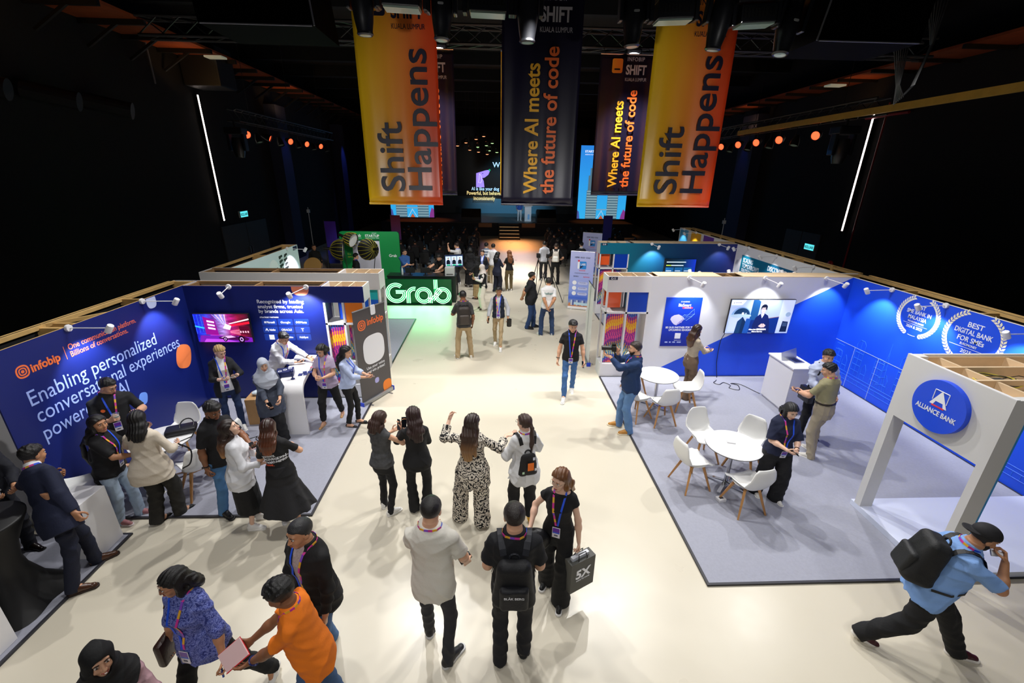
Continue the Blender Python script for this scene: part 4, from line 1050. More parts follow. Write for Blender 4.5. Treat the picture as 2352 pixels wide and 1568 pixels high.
b = MB(); b.tube([(-4.5+.05*i+.04*math.sin(i*1.9), 6.95+.08*math.cos(i*1.3)-.02*i, .03) for i in range(16)], .006, 5); tag(b.build('power_cable', BLK), 'black cable curling on the carpet by headscarf woman', 'cable')
small('power_adapter', 'black power adapter lying on carpet beside headscarf woman', 'adapter', lambda b: b.box(-.09, .09, -.05, .05, 0, .06, 0, .015), BLK, (-4.05, 6.95, .024), .4)
# roll-up banner
def rollup(label, a, b_, h, print_m, grp, foot=None, base_m=SILV):
    a, b_ = Vector((*a, 0)), Vector((*b_, 0)); w_ = (b_-a).length; r = (b_-a).normalized(); t = thing('rollup_banner', label, 'banner', (a+b_)/2, math.atan2(r.y, r.x), grp)
    b = MB(); b.box(-w_/2-.01, w_/2+.01, -.045, .045, .012, .10, 0, .02)
    for s_ in (-1, 1): b.box(s_*w_*.33-.015, s_*w_*.33+.015, -.14, .14, 0, .012)
    bs = b.build('base_cassette', base_m, t)
    if foot:
        b = MB()
        for s_ in (-1, 1): b.box(s_*(w_/2+.015)-.008, s_*(w_/2+.015)+.008, -.05, .05, .005, .105, 0, .004)
        b.build('end_cap', foot, bs)
    b = MB(); b.box(-w_/2, w_/2, .0, .004, .09, h); b.build('banner_sheet', print_m, t)
    b = MB(); b.bar((-w_/2, 0, h), (w_/2, 0, h), .011, n=8); b.build('top_rail', SILV, t)
    b = MB(); b.bar((0, .03, .1), (0, .02, h-.02), .009, n=8); b.build('support_pole', SILV, t)
    return t, face_frame((0, -.001, 0), (1, 0, 0), (0, 0, 1)), w_
tR, FR, wR = rollup('charcoal roll-up banner with orange logo at booth corner', (-2.67, 8.0), (-2.25, 8.78), 2.02, mat('charcoal_print', '#4E4A4C', .5), 'roll-up banners', mat('blue_cap', '#1F45D8', .4))
ring_mark(FR, tR, -.24, 1.70, .105, ORTX); text('lettering', 'infobip', FR, .19, ORTX, tR, -.10, 1.66, width=.46, bold=.02)
flat('white_plate', squircle(.60, .62, 44, 3.0, 0, .03, 1.13), FR, WTX, tR)
text('lettering', 'Use your voice\nand win prizes!', FR, .085, WTX, tR, .03, .74, align='CENTER', bold=.006, width=.52)
flat('rounded_shape', squircle(.12, .12, 30, 2.6, 0, .02, .42), FR, mat('lilac_print', '#B7B4F0', .5), tR)
flat('rounded_shape', squircle(.26, .26, 30, 2.6, 0, .31, .19), FR, ORP, tR)
child_hook = MB(); child_hook.prism(rrect(.13, .2, .03), .004, .012, M=FR @ Matrix.Translation((.09, 1.94, 0))); child_hook.build('paper_tab', WTX, tR)
# round meeting tables and shell chairs
def shell_chair(label, loc, rz, grp):
    t = thing('shell_chair', label, 'chair', loc, rz, grp)
    n, m = 15, 17; V = []; F = []
    for j in range(m):                       # from seat front to top of back
        s_ = j/(m-1)
        if s_ < .45: y = .22-.40*s_/.45; z = .44-.02*math.sin(s_/.45*PI)+.018*max(0, 1-s_/.1)*-1
        else:
            a = (s_-.45)/.55; y = -.18-.10*a**.8-.03*math.sin(a*PI); z = .44+.40*a**1.25
        hw = .225-.02*math.sin(s_*PI) if s_ < .5 else .225-.075*((s_-.5)/.5)**1.6
        if s_ > .93: hw *= 1-.18*((s_-.93)/.07)
        if s_ < .06: hw *= .92+.08*s_/.06
        for i in range(n):
            u = -1+2*i/(n-1); lift = .075*abs(u)**3*(1 if .1 < s_ < .7 else .5); fwd = .07*abs(u)**2.4*(max(0, s_-.4)/.6)*(1.3-s_)
            V.append((u*hw, y+fwd, z+lift*(1-max(0, (s_-.55)/.45))))
    for j in range(m-1):
        for i in range(n-1): a = j*n+i; F.append((a, a+1, a+n+1, a+n))
    o = put('seat_shell', V, F, mat('white_polypropylene', '#ECECEA', .35), t, True); sd = o.modifiers.new('thick', 'SOLIDIFY'); sd.thickness = .014; sd.offset = -1
    b = MB(); b.sphere((0, .02, .438), (.19, .185, .022), 20); b.build('seat_pad', mat('white_leatherette', '#F0EFEC', .5), t, True)
    b = MB(); b.box(-.10, .10, -.10, .10, .385, .418, 0, .008); fr = b.build('under_frame', mat('oak_wood', '#C08B52', .5, var=.2, vscale=14), t)
    for sx_, sy_ in ((-1, -1), (1, -1), (1, 1), (-1, 1)):
        b = MB(); b.sqbar((sx_*.11, sy_*.10, .41), (sx_*.225, sy_*.215, 0), .036, .036); V_ = b.V
        for i in range(4, 8): c_ = Vector((sx_*.225, sy_*.215, 0)); b.V[i] = tuple(c_+(Vector(V_[i])-c_)*.62)
        b.build('leg', mat('oak_wood', '#C08B52', .5, var=.2, vscale=14), t)
    return t
def meet_table(label, loc, r=.40, h=.74):
    t = thing('round_table', label, 'table', loc, 0, 'white round meeting tables')
    b = MB(); b.lathe([(0, h-.018), (r-.004, h-.018), (r, h-.010), (r, h-.002), (r-.006, h), (0, h)], 56, mi=0); b.build('tabletop', mat('white_gloss_top', '#F2F2F4', .22), t, True)
    b = MB(); b.lathe([(r-.03, h-.024), (r+.001, h-.020), (r+.001, h-.014)], 56); b.build('dark_rim', mat('dark_edge_band', '#1F2026', .5), t, True)
    b = MB(); b.bar((0, 0, .06), (0, 0, h-.02), .032, n=16); b.build('column', STEEL, t, True)
    for i in range(4):
        b = MB(); a = PI/4+i*PI/2; b.sqbar((.03*math.cos(a), .03*math.sin(a), .075), (.30*math.cos(a), .30*math.sin(a), .03), .05, .02); b.bar((.29*math.cos(a), .29*math.sin(a), 0), (.29*math.cos(a), .29*math.sin(a), .04), .016, n=10); b.build('foot', STEEL, t)
    return t
zf = .022
meet_table('white round table under the black bag in navy booth', (-4.92, 5.74, zf))
CH = 'white shell chairs with wooden legs'
shell_chair('white shell chair nearest the slogan wall by black bag', (-5.15, 6.42, zf), PI, CH)
shell_chair('white shell chair turned sideways in front of navy corner', (-4.30, 6.08, zf), rad(82), CH)
shell_chair('white shell chair behind the woman in cream jacket', (-4.34, 5.52, zf), rad(48), CH)
shell_chair('white shell chair next to the white podium', (-5.62, 5.02, zf), rad(-62), CH)
# black handbag on the table
t = thing('handbag', 'black leather handbag lying on the round table', 'bag', (-4.74, 5.92, .765), rad(25))
b = MB(); b.box(-.2, .2, -.12, .12, 0, .09, 0, .04); b.build('bag_body', mat('black_leather', '#121216', .4, bump=.3), t, True)
b = MB(); b.tube([(.08+.09*math.cos(a), .10*math.sin(a)*1.2, .10+.05*math.sin(a)) for a in np.linspace(-.3, PI+.3, 12)], .009, 6); b.tube([(-.18, -.1, .04), (-.2, -.28, .0), (-.05, -.33, -.002), (.15, -.22, .004), (.2, -.06, .05)], .008, 6); b.build('bag_strap', BLK, t, True)
def cup(label, loc, liquid, grp='plastic drink cups', h=.11):
    t = thing('drink_cup', label, 'cup', loc, 0, grp)
    b = MB(); b.lathe([(0, 0), (.030, 0), (.040, h), (.043, h+.003), (.038, h-.002), (.029, .004), (0, .004)], 20); b.build('cup_wall', mat('clear_plastic', '#E8F0F0', .1, trans=.85, alpha=.75), t, True)
    b = MB(); b.lathe([(0, .006), (.028, .006), (.035, h*.72), (0, h*.72)], 20); b.build('drink', mat('drink_'+liquid.strip('#'), liquid, .3), t, True)
    return t
cup('clear cup of green drink on the round table', (-5.02, 5.48, .764), '#9CC98A')
small('paper_sheet', 'white paper sheet on the round table by handbag', 'paper', lambda b: b.box(-.1, .1, -.14, .14, 0, .002), WTX, (-4.70, 5.62, .764), .5)
# white podium and black cocktail table at the lower left
tag(MB().box(-5.17, -4.83, 4.25, 4.63, .024, .82, 0, .004).build('podium', WH), 'white box podium beside the man in navy suit', 'podium')
tag(MB().box(-5.6, -4.83, 2.55, 3.27, .024, .86, 0, .004).build('podium', WH), 'white box counter cut off at lower left corner', 'counter')
t = thing('cocktail_table', 'black stretch-covered cocktail table leaned on by suited man', 'table', (-5.24, 3.70, .024))
n = 48; prof = [(.40, 0), (.36, .06), (.25, .22), (.185, .42), (.17, .55), (.20, .74), (.29, .95), (.34, 1.05), (.345, 1.075), (.33, 1.085), (0, 1.085)]
V = []; F = []
for i in range(n):
    a = 2*PI*i/n; pinch = .5+.5*math.cos(4*(a-PI/4))
    for r_, z_ in prof:
        k = 1 if z_ > .95 else (1+.22*pinch*max(0, 1-z_/.5)-.10*(1-pinch)*max(0, 1-z_/.6)); V.append((r_*k*math.cos(a), r_*k*math.sin(a), z_))
m_ = len(prof)
for i in range(n):
    j = (i+1) % n; F += [(i*m_+k, j*m_+k, j*m_+k+1, i*m_+k+1) for k in range(m_-1)]
put('stretch_cover', V, F, mat('black_spandex', '#0A0A0C', .55), t, True)
for i, (dx, dy, a) in enumerate(((.05, -.02, .3), (-.10, -.16, .9), (-.22, -.06, .2), (-.13, .12, -.3))):
    tag(MB().box(-.075, .075, -.105, .105, 0, .003).build('leaflet', grad_mat('leaflet_print_%d' % i, 'Y', -.1, .1, [(0, '#E8ECFA'), (.4, '#E8ECFA'), (.45, '#2E4FD0'), (1, '#2A3FB0')]), loc=(-5.24+dx, 3.70+dy, 1.110+i*.0035), rot=(0, 0, a)), ['blue and white leaflet nearest the suited man\'s elbow', 'blue and white leaflet at cocktail table\'s near edge', 'blue and white leaflet by the left picture edge', 'blue and white leaflet nearest the white end panel'][i], 'leaflet', 'leaflets on the cocktail table')
small('power_adapter', 'white adapter box on the carpet behind suited man\'s legs', 'adapter', lambda b: b.box(-.07, .07, -.04, .04, 0, .05, 0, .01), WH, (-5.02, 4.08, .024), .3)
small('power_adapter', 'small white plug on carpet beside white adapter box', 'plug', lambda b: b.box(-.03, .03, -.025, .025, 0, .04, 0, .008), WH, (-4.90, 4.03, .024), .8)
# ---------------------------------------------------------------- right booth
HR = 2.44
diag_m = bpy.data.materials.new('white_blue_diagonal_print'); diag_m.use_nodes = True
def _diag():
    nt = diag_m.node_tree; b = nt.nodes['Principled BSDF']; N = nt.nodes.new; L = nt.links.new
    tc = N('ShaderNodeTexCoord'); sp = N('ShaderNodeSeparateXYZ'); L(tc.outputs['Object'], sp.inputs[0])
    m = N('ShaderNodeMath'); m.operation = 'MULTIPLY_ADD'; m.inputs[1].default_value = -.534; L(sp.outputs[0], m.inputs[0])
    m.inputs[2].default_value = 2.44-(8.07-5.79)*-.534*-1+0.0
    g = N('ShaderNodeMath'); g.operation = 'ADD'; L(sp.outputs[2], g.inputs[0])
    # blue where z < .25 + .534 (x - 3.96)
    m.inputs[2].default_value = -(.25-.534*(3.96-5.79)); L(m.outputs[0], g.inputs[1])
    r = ramp_node(nt, [(0, '#1A50E4'), (.5, '#E6E6EA')], 'CONSTANT'); a = N('ShaderNodeMath'); a.operation = 'ADD'; a.inputs[1].default_value = .5; L(g.outputs[0], a.inputs[0]); L(a.outputs[0], r.inputs[0])
    L(r.outputs[0], b.inputs['Base Color']); b.inputs['Roughness'].default_value = .4
_diag()
tA, oA = hollow_wall('booth_wall', 'white booth wall with diagonal royal blue lower half', 3.50, 8.08, 9.38, 9.82, HR, diag_m, GREY_B, 'X', (WH, WH), cover=[(3.62, 5.05), (5.55, 8.06)], studs=.9)
# the wall's origin sits at x = 5.79, so the print is measured from there
tE = thing('display_column', 'white lattice column at the end of white blue wall', 'display column', (3.0, 9.6, 0))
CFG = lambda X, Y: dict(z=(2.08, 1.60, .34), xm=.49, panels=[
    ('orange_panel', mat('glossy_orange_red_panel', '#F0602A', .2, coat=.5), X+.05, X+.36, 1.70, 2.07, Y+.10), ('dark_panel', mat('dark_navy_panel', '#1C2236', .4), X+.42, X+.46, 1.70, 2.07, Y+.06),
    ('blue_panel', BLUP, X+.51, X+.94, 1.62, 2.08, Y+.012), ('slat_panel', SLATS, X+.05, X+.46, .36, 1.57, Y+.07), ('slat_panel', SLATS, X+.53, X+.78, .36, 1.57, Y+.09),
    ('orange_panel', mat('glossy_orange_red_panel', '#F0602A', .2, coat=.5), X+.05, X+.30, 1.66, 2.07, Y+.40)])
display_end(tE, 2.51, 3.50, 9.38, 9.82, HR, CFG(2.51, 9.38), WH, -1)
FE = rel(tE, face_frame((0, 9.38, 0), (1, 0, 0), (0, 0, 1)))
def plate(t, M, x, z, s_):
    flat('booth_number_plate', [(x, z-.065), (x+.195, z-.065), (x+.195, z), (x, z)], M, mat('navy_plate', '#1B2244', .5), t); text('lettering', s_, M, .062, WTX, t, x+.045, z-.053, width=.10, bold=.02, z=.004)
plate(tE, FE, 2.53, 2.425, 'C-11')
FA = rel(tA, face_frame((0, 9.38, 0), (1, 0, 0), (0, 0, 1)))
# poster of two shaking hands
tp = thing('wall_poster', 'blue poster with a handshake on the white wall', 'poster', (4.285, 9.378, 1.385))
M = face_frame((0, -.012, 0), (1, 0, 0), (0, 0, 1))
MB().box(-.415, .415, -.012, 0, -.585, .585).build('poster_board', grad_mat('royal_poster_print', 'Z', -.6, .6, [(0, '#08208F'), (.5, '#0B33C0'), (1, '#0D49E0')]), tp)
text('lettering', 'ALLIANCE BANK', M, .034, WTX, tp, -.03, .475, width=.16, bold=.02)
flat('logo_mark', [(-.075, .475), (-.055, .508), (-.035, .475), (-.047, .475), (-.055, .488), (-.063, .475)], M, WTX, tp)
text('lettering', 'BizSmart', M, .10, WTX, tp, -.12, .375, width=.29, bold=.02)
flat('red_tag', rrect(.24, .038, .018, 5, .10, .345), M, mat('pink_print', '#F0487A', .5), tp); text('lettering', 'CHALLENGE', M, .03, WTX, tp, .025, .334, width=.15, bold=.02, z=.004)
HANDP = mat('lilac_hand_print', '#D9D4F5', .5)
flat('hand_print', [(-.26, .07), (-.24, .13), (-.18, .17), (-.08, .19), (0, .15), (.06, .10), (.05, .06), (.02, .02), (-.04, -.03), (-.10, -.07), (-.16, -.05), (-.21, .0)], M, HANDP, tp)
for i in range(3): flat('hand_print', [(-.10+.045*i, -.05+.022*i), (-.085+.045*i, -.062+.022*i), (-.02+.035*i, .02+.03*i), (-.03+.03*i, .035+.03*i)], M, mat('violet_hand_print', '#A79BE0', .5), tp, .002, .003)
b = MB(); pts = [(.0, .13), (.05, .18), (.12, .15), (.20, .25), (.26, .31), (.28, .20), (.22, .13), (.12, .05), (.06, .07)]
for i in range(len(pts)): b.tube([M @ Vector((*pts[i], .003)), M @ Vector((*pts[(i+1) % len(pts)], .003))], .0022, 4); b.tube([M @ Vector((*pts[i], .003)), M @ Vector((*pts[(i*3+2) % len(pts)], .003))], .0014, 4)
for p in pts: b.sphere(M @ Vector((*p, .003)), .007, 6)
b.build('network_print', mat('cyan_print', '#8FC8FF', .5), tp)
text('lettering', 'BE OUR PARTNER FOR THE\nUPCOMING SEASON!', M, .062, WTX, tp, 0, -.145, align='CENTER', bold=.02, width=.68)
flat('white_square', rrect(.135, .135, .004, 2, -.03, -.33), M, WTX, tp)
for i, w_ in enumerate((.07, .045, .07, .10)): flat('partner_mark', rrect(w_, .026, .012, 4, (-.28, -.19, -.10, .02)[i], -.485), M, mat('pale_blue_print', '#B9C8F8', .5), tp)
text('lettering', 'Ecosystem partners', M, .022, WTX, tp, -.10, -.445, width=.16)
# wall screen with a seated man in dark jacket
def draw_man(t, M, w_, h_):
    X = lambda u, v: (-w_/2+u*w_, -h_/2+v*h_); A = lambda *uv: [X(*p) for p in uv]
    E_ = lambda cx, cy, rx, ry, a0=0, a1=360: [(X(cx, cy)[0]+rx*w_*math.cos(rad(a)), X(cx, cy)[1]+ry*h_*math.sin(rad(a))) for a in np.linspace(a0, a1, 25)[:-1 if a1-a0 == 360 else None]]
    L_ = [0]
    def S(poly, c, k=.75): L_[0] += .0006; scr('picture_patch', poly, M, c, t, k, L_[0])
    scr('picture', A((0, 0), (1, 0), (1, 1), (0, 1)), M, '#AFC0EC', t, .8)
    S(A((.50, .40), (.80, .45), (.80, 1), (.46, 1)), '#A3B2D2'); S(A((.80, .1), (.99, .1), (.99, 1), (.80, 1)), '#C3CDF2'); S(A((.34, .3), (.46, .3), (.46, .95), (.42, 1), (.34, 1)), '#1D4F86')
    S(A((.03, .05), (.20, .05), (.20, .5), (.03, .55)), '#C0CFF8'); S(E_(.19, .52, .155, .27, 0, 180), '#7FA3CC'); S(E_(.20, .55, .125, .21, 0, 180), '#15385E'); S(E_(.19, .53, .165, .055), '#A9C3D6')
    S(E_(.215, .60, .018, .035), '#E8EEF6', 1.); S(E_(.262, .60, .010, .02), '#C0D4F0', 1.)
    S(A((.14, .0), (.28, .0), (.285, .36), (.225, .50), (.155, .36)), '#163A66'); S(A((.22, .0), (.285, .0), (.285, .36), (.225, .50)), '#0F2A52'); S(A((.27, .0), (.36, .0), (.36, .45), (.29, .45)), '#1E4FA0')
    S(A((.36, .02), (.80, .0), (.80, .5), (.60, .44), (.36, .40)), '#0D2C78'); S(A((.60, .44), (.80, .5), (.80, .515), (.60, .455)), '#8A6A60')
    S(A((.42, .0), (.70, .0), (.665, .35), (.62, .54), (.565, .60), (.485, .58), (.43, .48), (.405, .25)), '#12205A'); S(A((.505, .57), (.53, .46), (.555, .58), (.54, .62), (.515, .62)), '#DCE4F8')
    S(A((.51, .6), (.55, .6), (.55, .68), (.51, .68)), '#C4A8A8'); S(E_(.53, .72, .036, .105), '#D8BDBD'); S(E_(.53, .80, .045, .075, -10, 200), '#0E1428'); S(A((.485, .70), (.500, .78), (.493, .84), (.482, .80)), '#0E1428'); S(A((.55, .74), (.576, .70), (.578, .82), (.56, .84)), '#0E1428')
    for sx_ in (.513, .548): S(E_(sx_, .735, .013, .018), '#B6A6B2'); 
    S(A((.497, .741), (.566, .741), (.566, .75), (.497, .75)), '#2A2430'); S(A((.522, .665), (.54, .665), (.54, .671), (.522, .671)), '#A06A70')
    S(A((.50, .22), (.54, .30), (.58, .30), (.615, .25), (.60, .19), (.55, .18)), '#DCC3C0'); S(A((.555, .30), (.56, .24), (.566, .24), (.565, .30)), '#B08F90')
    S(A((.86, .05), (.97, .05), (.96, .36), (.87, .38)), '#10203E'); S(A((.88, .22), (.95, .22), (.95, .34), (.88, .34)), '#35486A'); S(E_(.93, .58, .04, .07), '#8FA3B8')
    S(A((0, .86), (.17, .86), (.22, 1), (0, 1)), '#F0F4FF', .95)
    text('lettering', 'ALLIANCE BANK', M, .034, mat('grey_blue_print', '#7C86A8', .5), t, X(.05, .92)[0], X(.05, .915)[1], width=.15, z=.02)
    flat('logo_mark', [(X(.025, .905)[0]+p[0], X(.025, .905)[1]+p[1]) for p in ((0, 0), (.012, .03), (.024, 0))], M, mat('grey_blue_print', '#7C86A8', .5), t, .018, .02)
    text('lettering', 'Alliance Bank 很荣幸能够参与', M, .046, mat('lit_caption', '#FFFFFF', .5, emit=1.), t, X(.5, 0)[0], X(0, .105)[1], align='CENTER', width=.40, bold=.012, z=.02)
    text('lettering', 'Alliance Bank has', M, .046, mat('lit_caption', '#FFFFFF', .5, emit=1.), t, X(.5, 0)[0], X(0, .04)[1], align='CENTER', width=.25, bold=.012, z=.02)
tv('wall screen showing a seated man on white and blue wall', 5.28, 6.76, 1.155, 1.975, 9.38, draw_man, tilt=3, gap=.10)
b = MB(); b.tube(curvy([(5.34, 9.33, 1.13), (5.28, 9.34, .9), (5.30, 9.36, .4), (5.34, 9.30, .03), (5.22, 9.1, .03), (5.12, 9.0, .03), (5.2, 8.9, .03), (5.36, 9.0, .03), (5.44, 8.85, .03), (5.35, 8.72, .03), (5.52, 8.62, .03), (5.62, 8.85, .03), (5.5, 8.95, .03), (5.7, 8.9, .03), (5.85, 8.55, .03), (5.9, 8.45, .03)]), .008, 5); tag(b.build('power_cable', BLK), 'black cable hanging from wall screen and looping on carpet', 'cable')
# royal blue side wall
tW, oW = hollow_wall('booth_wall', 'royal blue side wall with two award wreaths', 8.08, 8.56, 3.66, 9.82, HR, mat('black_cloth_back', '#0C0C0E', .9), ROYAL, 'Y', (WH, WH), studs=1.5)
child(tW, 'back_rail', TIM, lambda b: [b.box(8.60, 8.66, 3.7, 9.6, HR-.06, HR+.01), b.box(8.56, 8.62, 9.3, 9.5, HR-.3, HR), b.sqbar((8.1, 5.9, HR-.01), (8.62, 5.9, HR-.02), .05, .06)])
child(tW, 'top_edge', WH, lambda b: b.box(8.075, 8.105, 3.66, 9.4, HR, HR+.006))
FW = rel(tW, face_frame((8.08, 0, 0), (0, -1, 0), (0, 0, 1)))
def wreath(cx, cz, r, t, M, m):
    b = MB()
    for sg in (-1, 1):
        for i in range(19):
            a = rad(-72+i*7.3); px_, pz = cx+sg*r*1.05*math.cos(a), cz+r*math.sin(a); ta = a+PI/2
            for o_, sc_ in ((.62, 1), (-.62, 1)):
                dx, dz = math.cos(ta+o_), math.sin(ta+o_); L_ = .080; W_ = .020
                q = [(0, 0), (L_*.5*dx-W_*dz, L_*.5*dz+W_*dx), (L_*dx, L_*dz), (L_*.5*dx+W_*dz, L_*.5*dz-W_*dx)]
                b.add([M @ Vector((px_+sg*u if sg > 0 else px_-u, pz+v, .003)) for u, v in q], [(0, 1, 2, 3) if sg > 0 else (3, 2, 1, 0)])
        b.tube([M @ Vector((cx+sg*r*1.02*math.cos(a), cz+r*math.sin(a), .003)) for a in np.linspace(rad(-95), rad(-78), 6)], .004, 4)
    return b.build('laurel_print', m, t)
CREAM = mat('cream_print', '#F2EBC8', .5)
wreath(-7.66, 2.065, .375, tW, FW, mat('ivory_print', '#F4F3E6', .5)); wreath(-6.62, 2.02, .44, tW, FW, CREAM)
for s_, z_, w_, h_ in (('BEST', 2.215, .20, .105), ('SME BANK IN', 2.105, .50, .105), ('MALAYSIA', 2.0, .38, .105), ('THE DIGITAL BANKER', 1.935, .34, .045), ('2024 & 2025', 1.83, .34, .075)):
    text('lettering', s_, FW, h_, WTX, tW, -7.66-w_/2, z_, width=w_, bold=.014)
for s_, z_, w_, h_ in (('BEST', 2.185, .26, .12), ('DIGITAL BANK', 2.06, .62, .12), ('FOR SMEs', 1.935, .44, .12), ('EUROMONEY', 1.865, .28, .055), ('2025', 1.74, .18, .085)):
    text('lettering', s_, FW, h_, WTX, tW, -6.64-w_/2, z_, width=w_, bold=.014)
for y_, z_, w_ in ((-7.66, 1.905, .5), (-6.64, 1.83, .62)): flat('divider_line', [(y_-w_/2, z_), (y_+w_/2, z_), (y_+w_/2, z_+.006), (y_-w_/2, z_+.006)], FW, WTX, tW)
# skyline line drawing and panel joints
LN = mat('sky_blue_line_print', '#2F78F0', .5)
b = MB()
def ln(*p):
    for i in range(len(p)-1): b.tube([FW @ Vector((-p[i][0], p[i][1], .002)), FW @ Vector((-p[i+1][0], p[i+1][1], .002))], .0042, 4)
for k, y0 in enumerate((9.3, 8.75, 8.2, 7.65, 7.1, 5.2, 4.7)):
    hh_ = (.72, 1.12, .92, 1.18, 1.02, .98, .9)[k]
    ln((y0, .38), (y0, hh_), (y0-.06, hh_+.08), (y0-.17, hh_+.08), (y0-.22, hh_), (y0-.22, .38)); ln((y0-.11, .4), (y0-.11, hh_+.08))
    for j in range(4): ln((y0, .5+.14*j), (y0-.22, .5+.14*j))
    ln((y0-.28, .38), (y0-.28, .62), (y0-.34, .74), (y0-.40, .62), (y0-.40, .38)); ln((y0-.28, .5), (y0-.40, .5))
for y0 in (8.05, 6.3):
    ln((y0, .36), (y0-.10, 1.22), (y0-.20, .36)); ln((y0-.10, 1.22), (y0-.10, 1.4))
    for j in range(5): ln((y0-.02*j, .45+.16*j), (y0-.2+.02*j, .53+.16*j))
ln((9.35, .30), (4.4, .30)); ln((9.35, .37), (4.4, .37)); ln((9.35, .20), (4.4, .20))
for i in range(40): ln((9.3-i*.12, .20), (9.3-i*.12, .30))
b.build('skyline_print', LN, tW)
JN = mat('pale_joint_strip', '#9DB4E8', .5)
child(tW, 'panel_joint', JN, lambda b: [b.box(8.074, 8.08, 3.7, 9.37, .985, .995), b.box(8.074, 8.08, 8.785, 8.795, .02, .985), b.box(8.074, 8.08, 8.145, 8.155, .02, .985)])
# portal with the round sign
tG2 = thing('entrance_portal', 'white entrance portal on plinth carrying a round blue sign', 'portal', (5.9, 4.3, 0)); px0, py0, py1 = 5.26, 3.70, 4.94
child(tG2, 'plinth', mat('white_plinth_top', '#DDE3F6', .3), lambda b: [b.box(px0, 8.06, py0, py1+.06, .022, .105, 0, .003)])
child(tG2, 'upright', mat('portal_white', '#DAD9D8', .5), lambda b: b.box(px0, px0+.18, py1-.10, py1, .105, HR))
child(tG2, 'upright', mat('portal_white', '#DAD9D8', .5), lambda b: b.box(px0, px0+.20, py0, py0+.085, .105, HR))
child(tG2, 'accent_strip', mat('sky_blue_edge', '#2F95D6', .4), lambda b: b.box(px0+.20, px0+.225, py0, py0+.085, .105, HR-.1))
child(tG2, 'header_panel', mat('portal_white', '#DAD9D8', .5), lambda b: b.box(px0, px0+.02, py0+.085, py1-.10, 1.61, HR))
child(tG2, 'header_panel', mat('portal_white', '#DAD9D8', .5), lambda b: [b.box(px0+.02, px0+.18, py0+.085, py1-.1, 1.61, 1.63)])
def tray(b):
    b.box(px0+.02, 8.06, py0+.085, py1-.02, HR-.16, HR-.145)
    for y in (py0+.09, py0+.5, py0+.86, py1-.06): b.box(px0+.02, 8.06, y, y+.03, HR-.145, HR-.02)
    for x in (5.62, 6.5, 7.3): b.box(x, x+.03, py0+.09, py1-.05, HR-.145, HR-.03)
child(tG2, 'timber_tray', PLY, tray)
child(tG2, 'top_edge', WH, lambda b: [b.box(px0, px0+.04, py0, py1, HR, HR+.008), b.box(px0+.21, 8.06, py0+.002, py0+.03, HR-.16, HR+.004), b.box(px0+.19, 8.06, py1-.03, py1-.002, HR-.16, HR+.004)])
FP2 = rel(tG2, face_frame((px0, 0, 0), (0, -1, 0), (0, 0, 1)))
cy_, cz_, rd = -4.325, 2.025, .315
b = MB(); b.prism([(cy_+rd*math.cos(a), cz_+rd*math.sin(a)) for a in np.linspace(0, 2*PI, 65)[:-1]], .0, .06, M=FP2); sg_ = b.build('round_sign', mat('royal_sign_face', '#0B4BE8', .3), tG2)
b = MB(); b.add([FP2 @ Vector((cy_+x_, cz_+y_, .063)) for x_, y_ in ((0, .20), (-.105, .005), (-.06, .005), (-.04, .055), (0, .055), (.045, .055), (.06, .005), (.105, .005))], [(0, 1, 2, 3, 4), (0, 4, 5, 6, 7)])
b.build('logo_mark', WTX, sg_)
b = MB(); sq = [(-.085, .06), (-.085, .19), (.085, .19), (.085, .06)]
for i in range(3): b.tube([FP2 @ Vector((cy_+sq[i][0], cz_+sq[i][1], .0625)), FP2 @ Vector((cy_+sq[i+1][0], cz_+sq[i+1][1], .0625))], .005, 4)
b.build('logo_mark', WTX, sg_)
flat('logo_mark', [(cy_-.075, cz_-.012), (cy_+.075, cz_-.012), (cy_+.075, cz_+.006), (cy_-.075, cz_+.006)], FP2, mat('red_print', '#E0304A', .5), sg_, .0605, .064)
text('lettering', 'ALLIANCE BANK', FP2, .085, WTX, sg_, cy_-.245, cz_-.105, width=.49, bold=.016, z=.063)
t = thing('cable_coil', 'tangle of cables and driver box on the portal tray', 'cable', (5.85, 4.35, HR-.14))
MB().box(-.16, .1, -.06, .08, 0, .05, 0, .008).build('driver_box', SILV, t)
for i, c_ in enumerate(('#1A1A1C', '#D8C84A', '#2B2B30', '#D8C84A')):
    b = MB(); b.tube([((.18+.02*i)*math.cos(a)-.02, (.13+.015*i)*math.sin(a), .055+.012*math.sin(3*a+i)) for a in np.linspace(0, 2*PI*.93, 24)], .006, 5); b.build('loop', mat('wire_'+c_.strip('#'), c_, .5), t)
b = MB(); b.tube([(.1, .05, .05), (.35, .1, .06), (.6, -.05, .03), (.9, .05, .04), (1.2, 0, .03)], .005, 5); b.tube([(-.1, -.06, .03), (-.2, -.25, .03), (-.05, -.4, .03)], .005, 5); b.build('loose_wire', BLK, t)
# white desk with laptop
t = thing('desk_pedestal', 'white pedestal desk with laptop in royal blue booth', 'desk', (6.08, 8.0, .022))
MB().box(-.20, .26, -.40, .40, .05, .97, 0, .004).build('pedestal_body', WH, t); MB().box(-.22, .28, -.42, .42, .97, 1.0, 0, .004).build('desk_top', mat('white_gloss_top', '#F2F2F4', .22), t); MB().box(-.17, .23, -.37, .37, 0, .05).build('kick_plinth', WH, t)
small('laptop', 'silver laptop open on the white pedestal desk', 'laptop', lambda b: b.box(-.11, .11, -.16, .16, 0, .015, 0, .004), SILV, (6.15, 8.02, 1.023), .1, parts=(('laptop_lid', SILV, lambda b: b.sqbar((-.11, 0, .01), (-.17, 0, .22), .008, .32)), ('keyboard', BLK, lambda b: b.box(-.06, .07, -.14, .14, .015, .0165))))
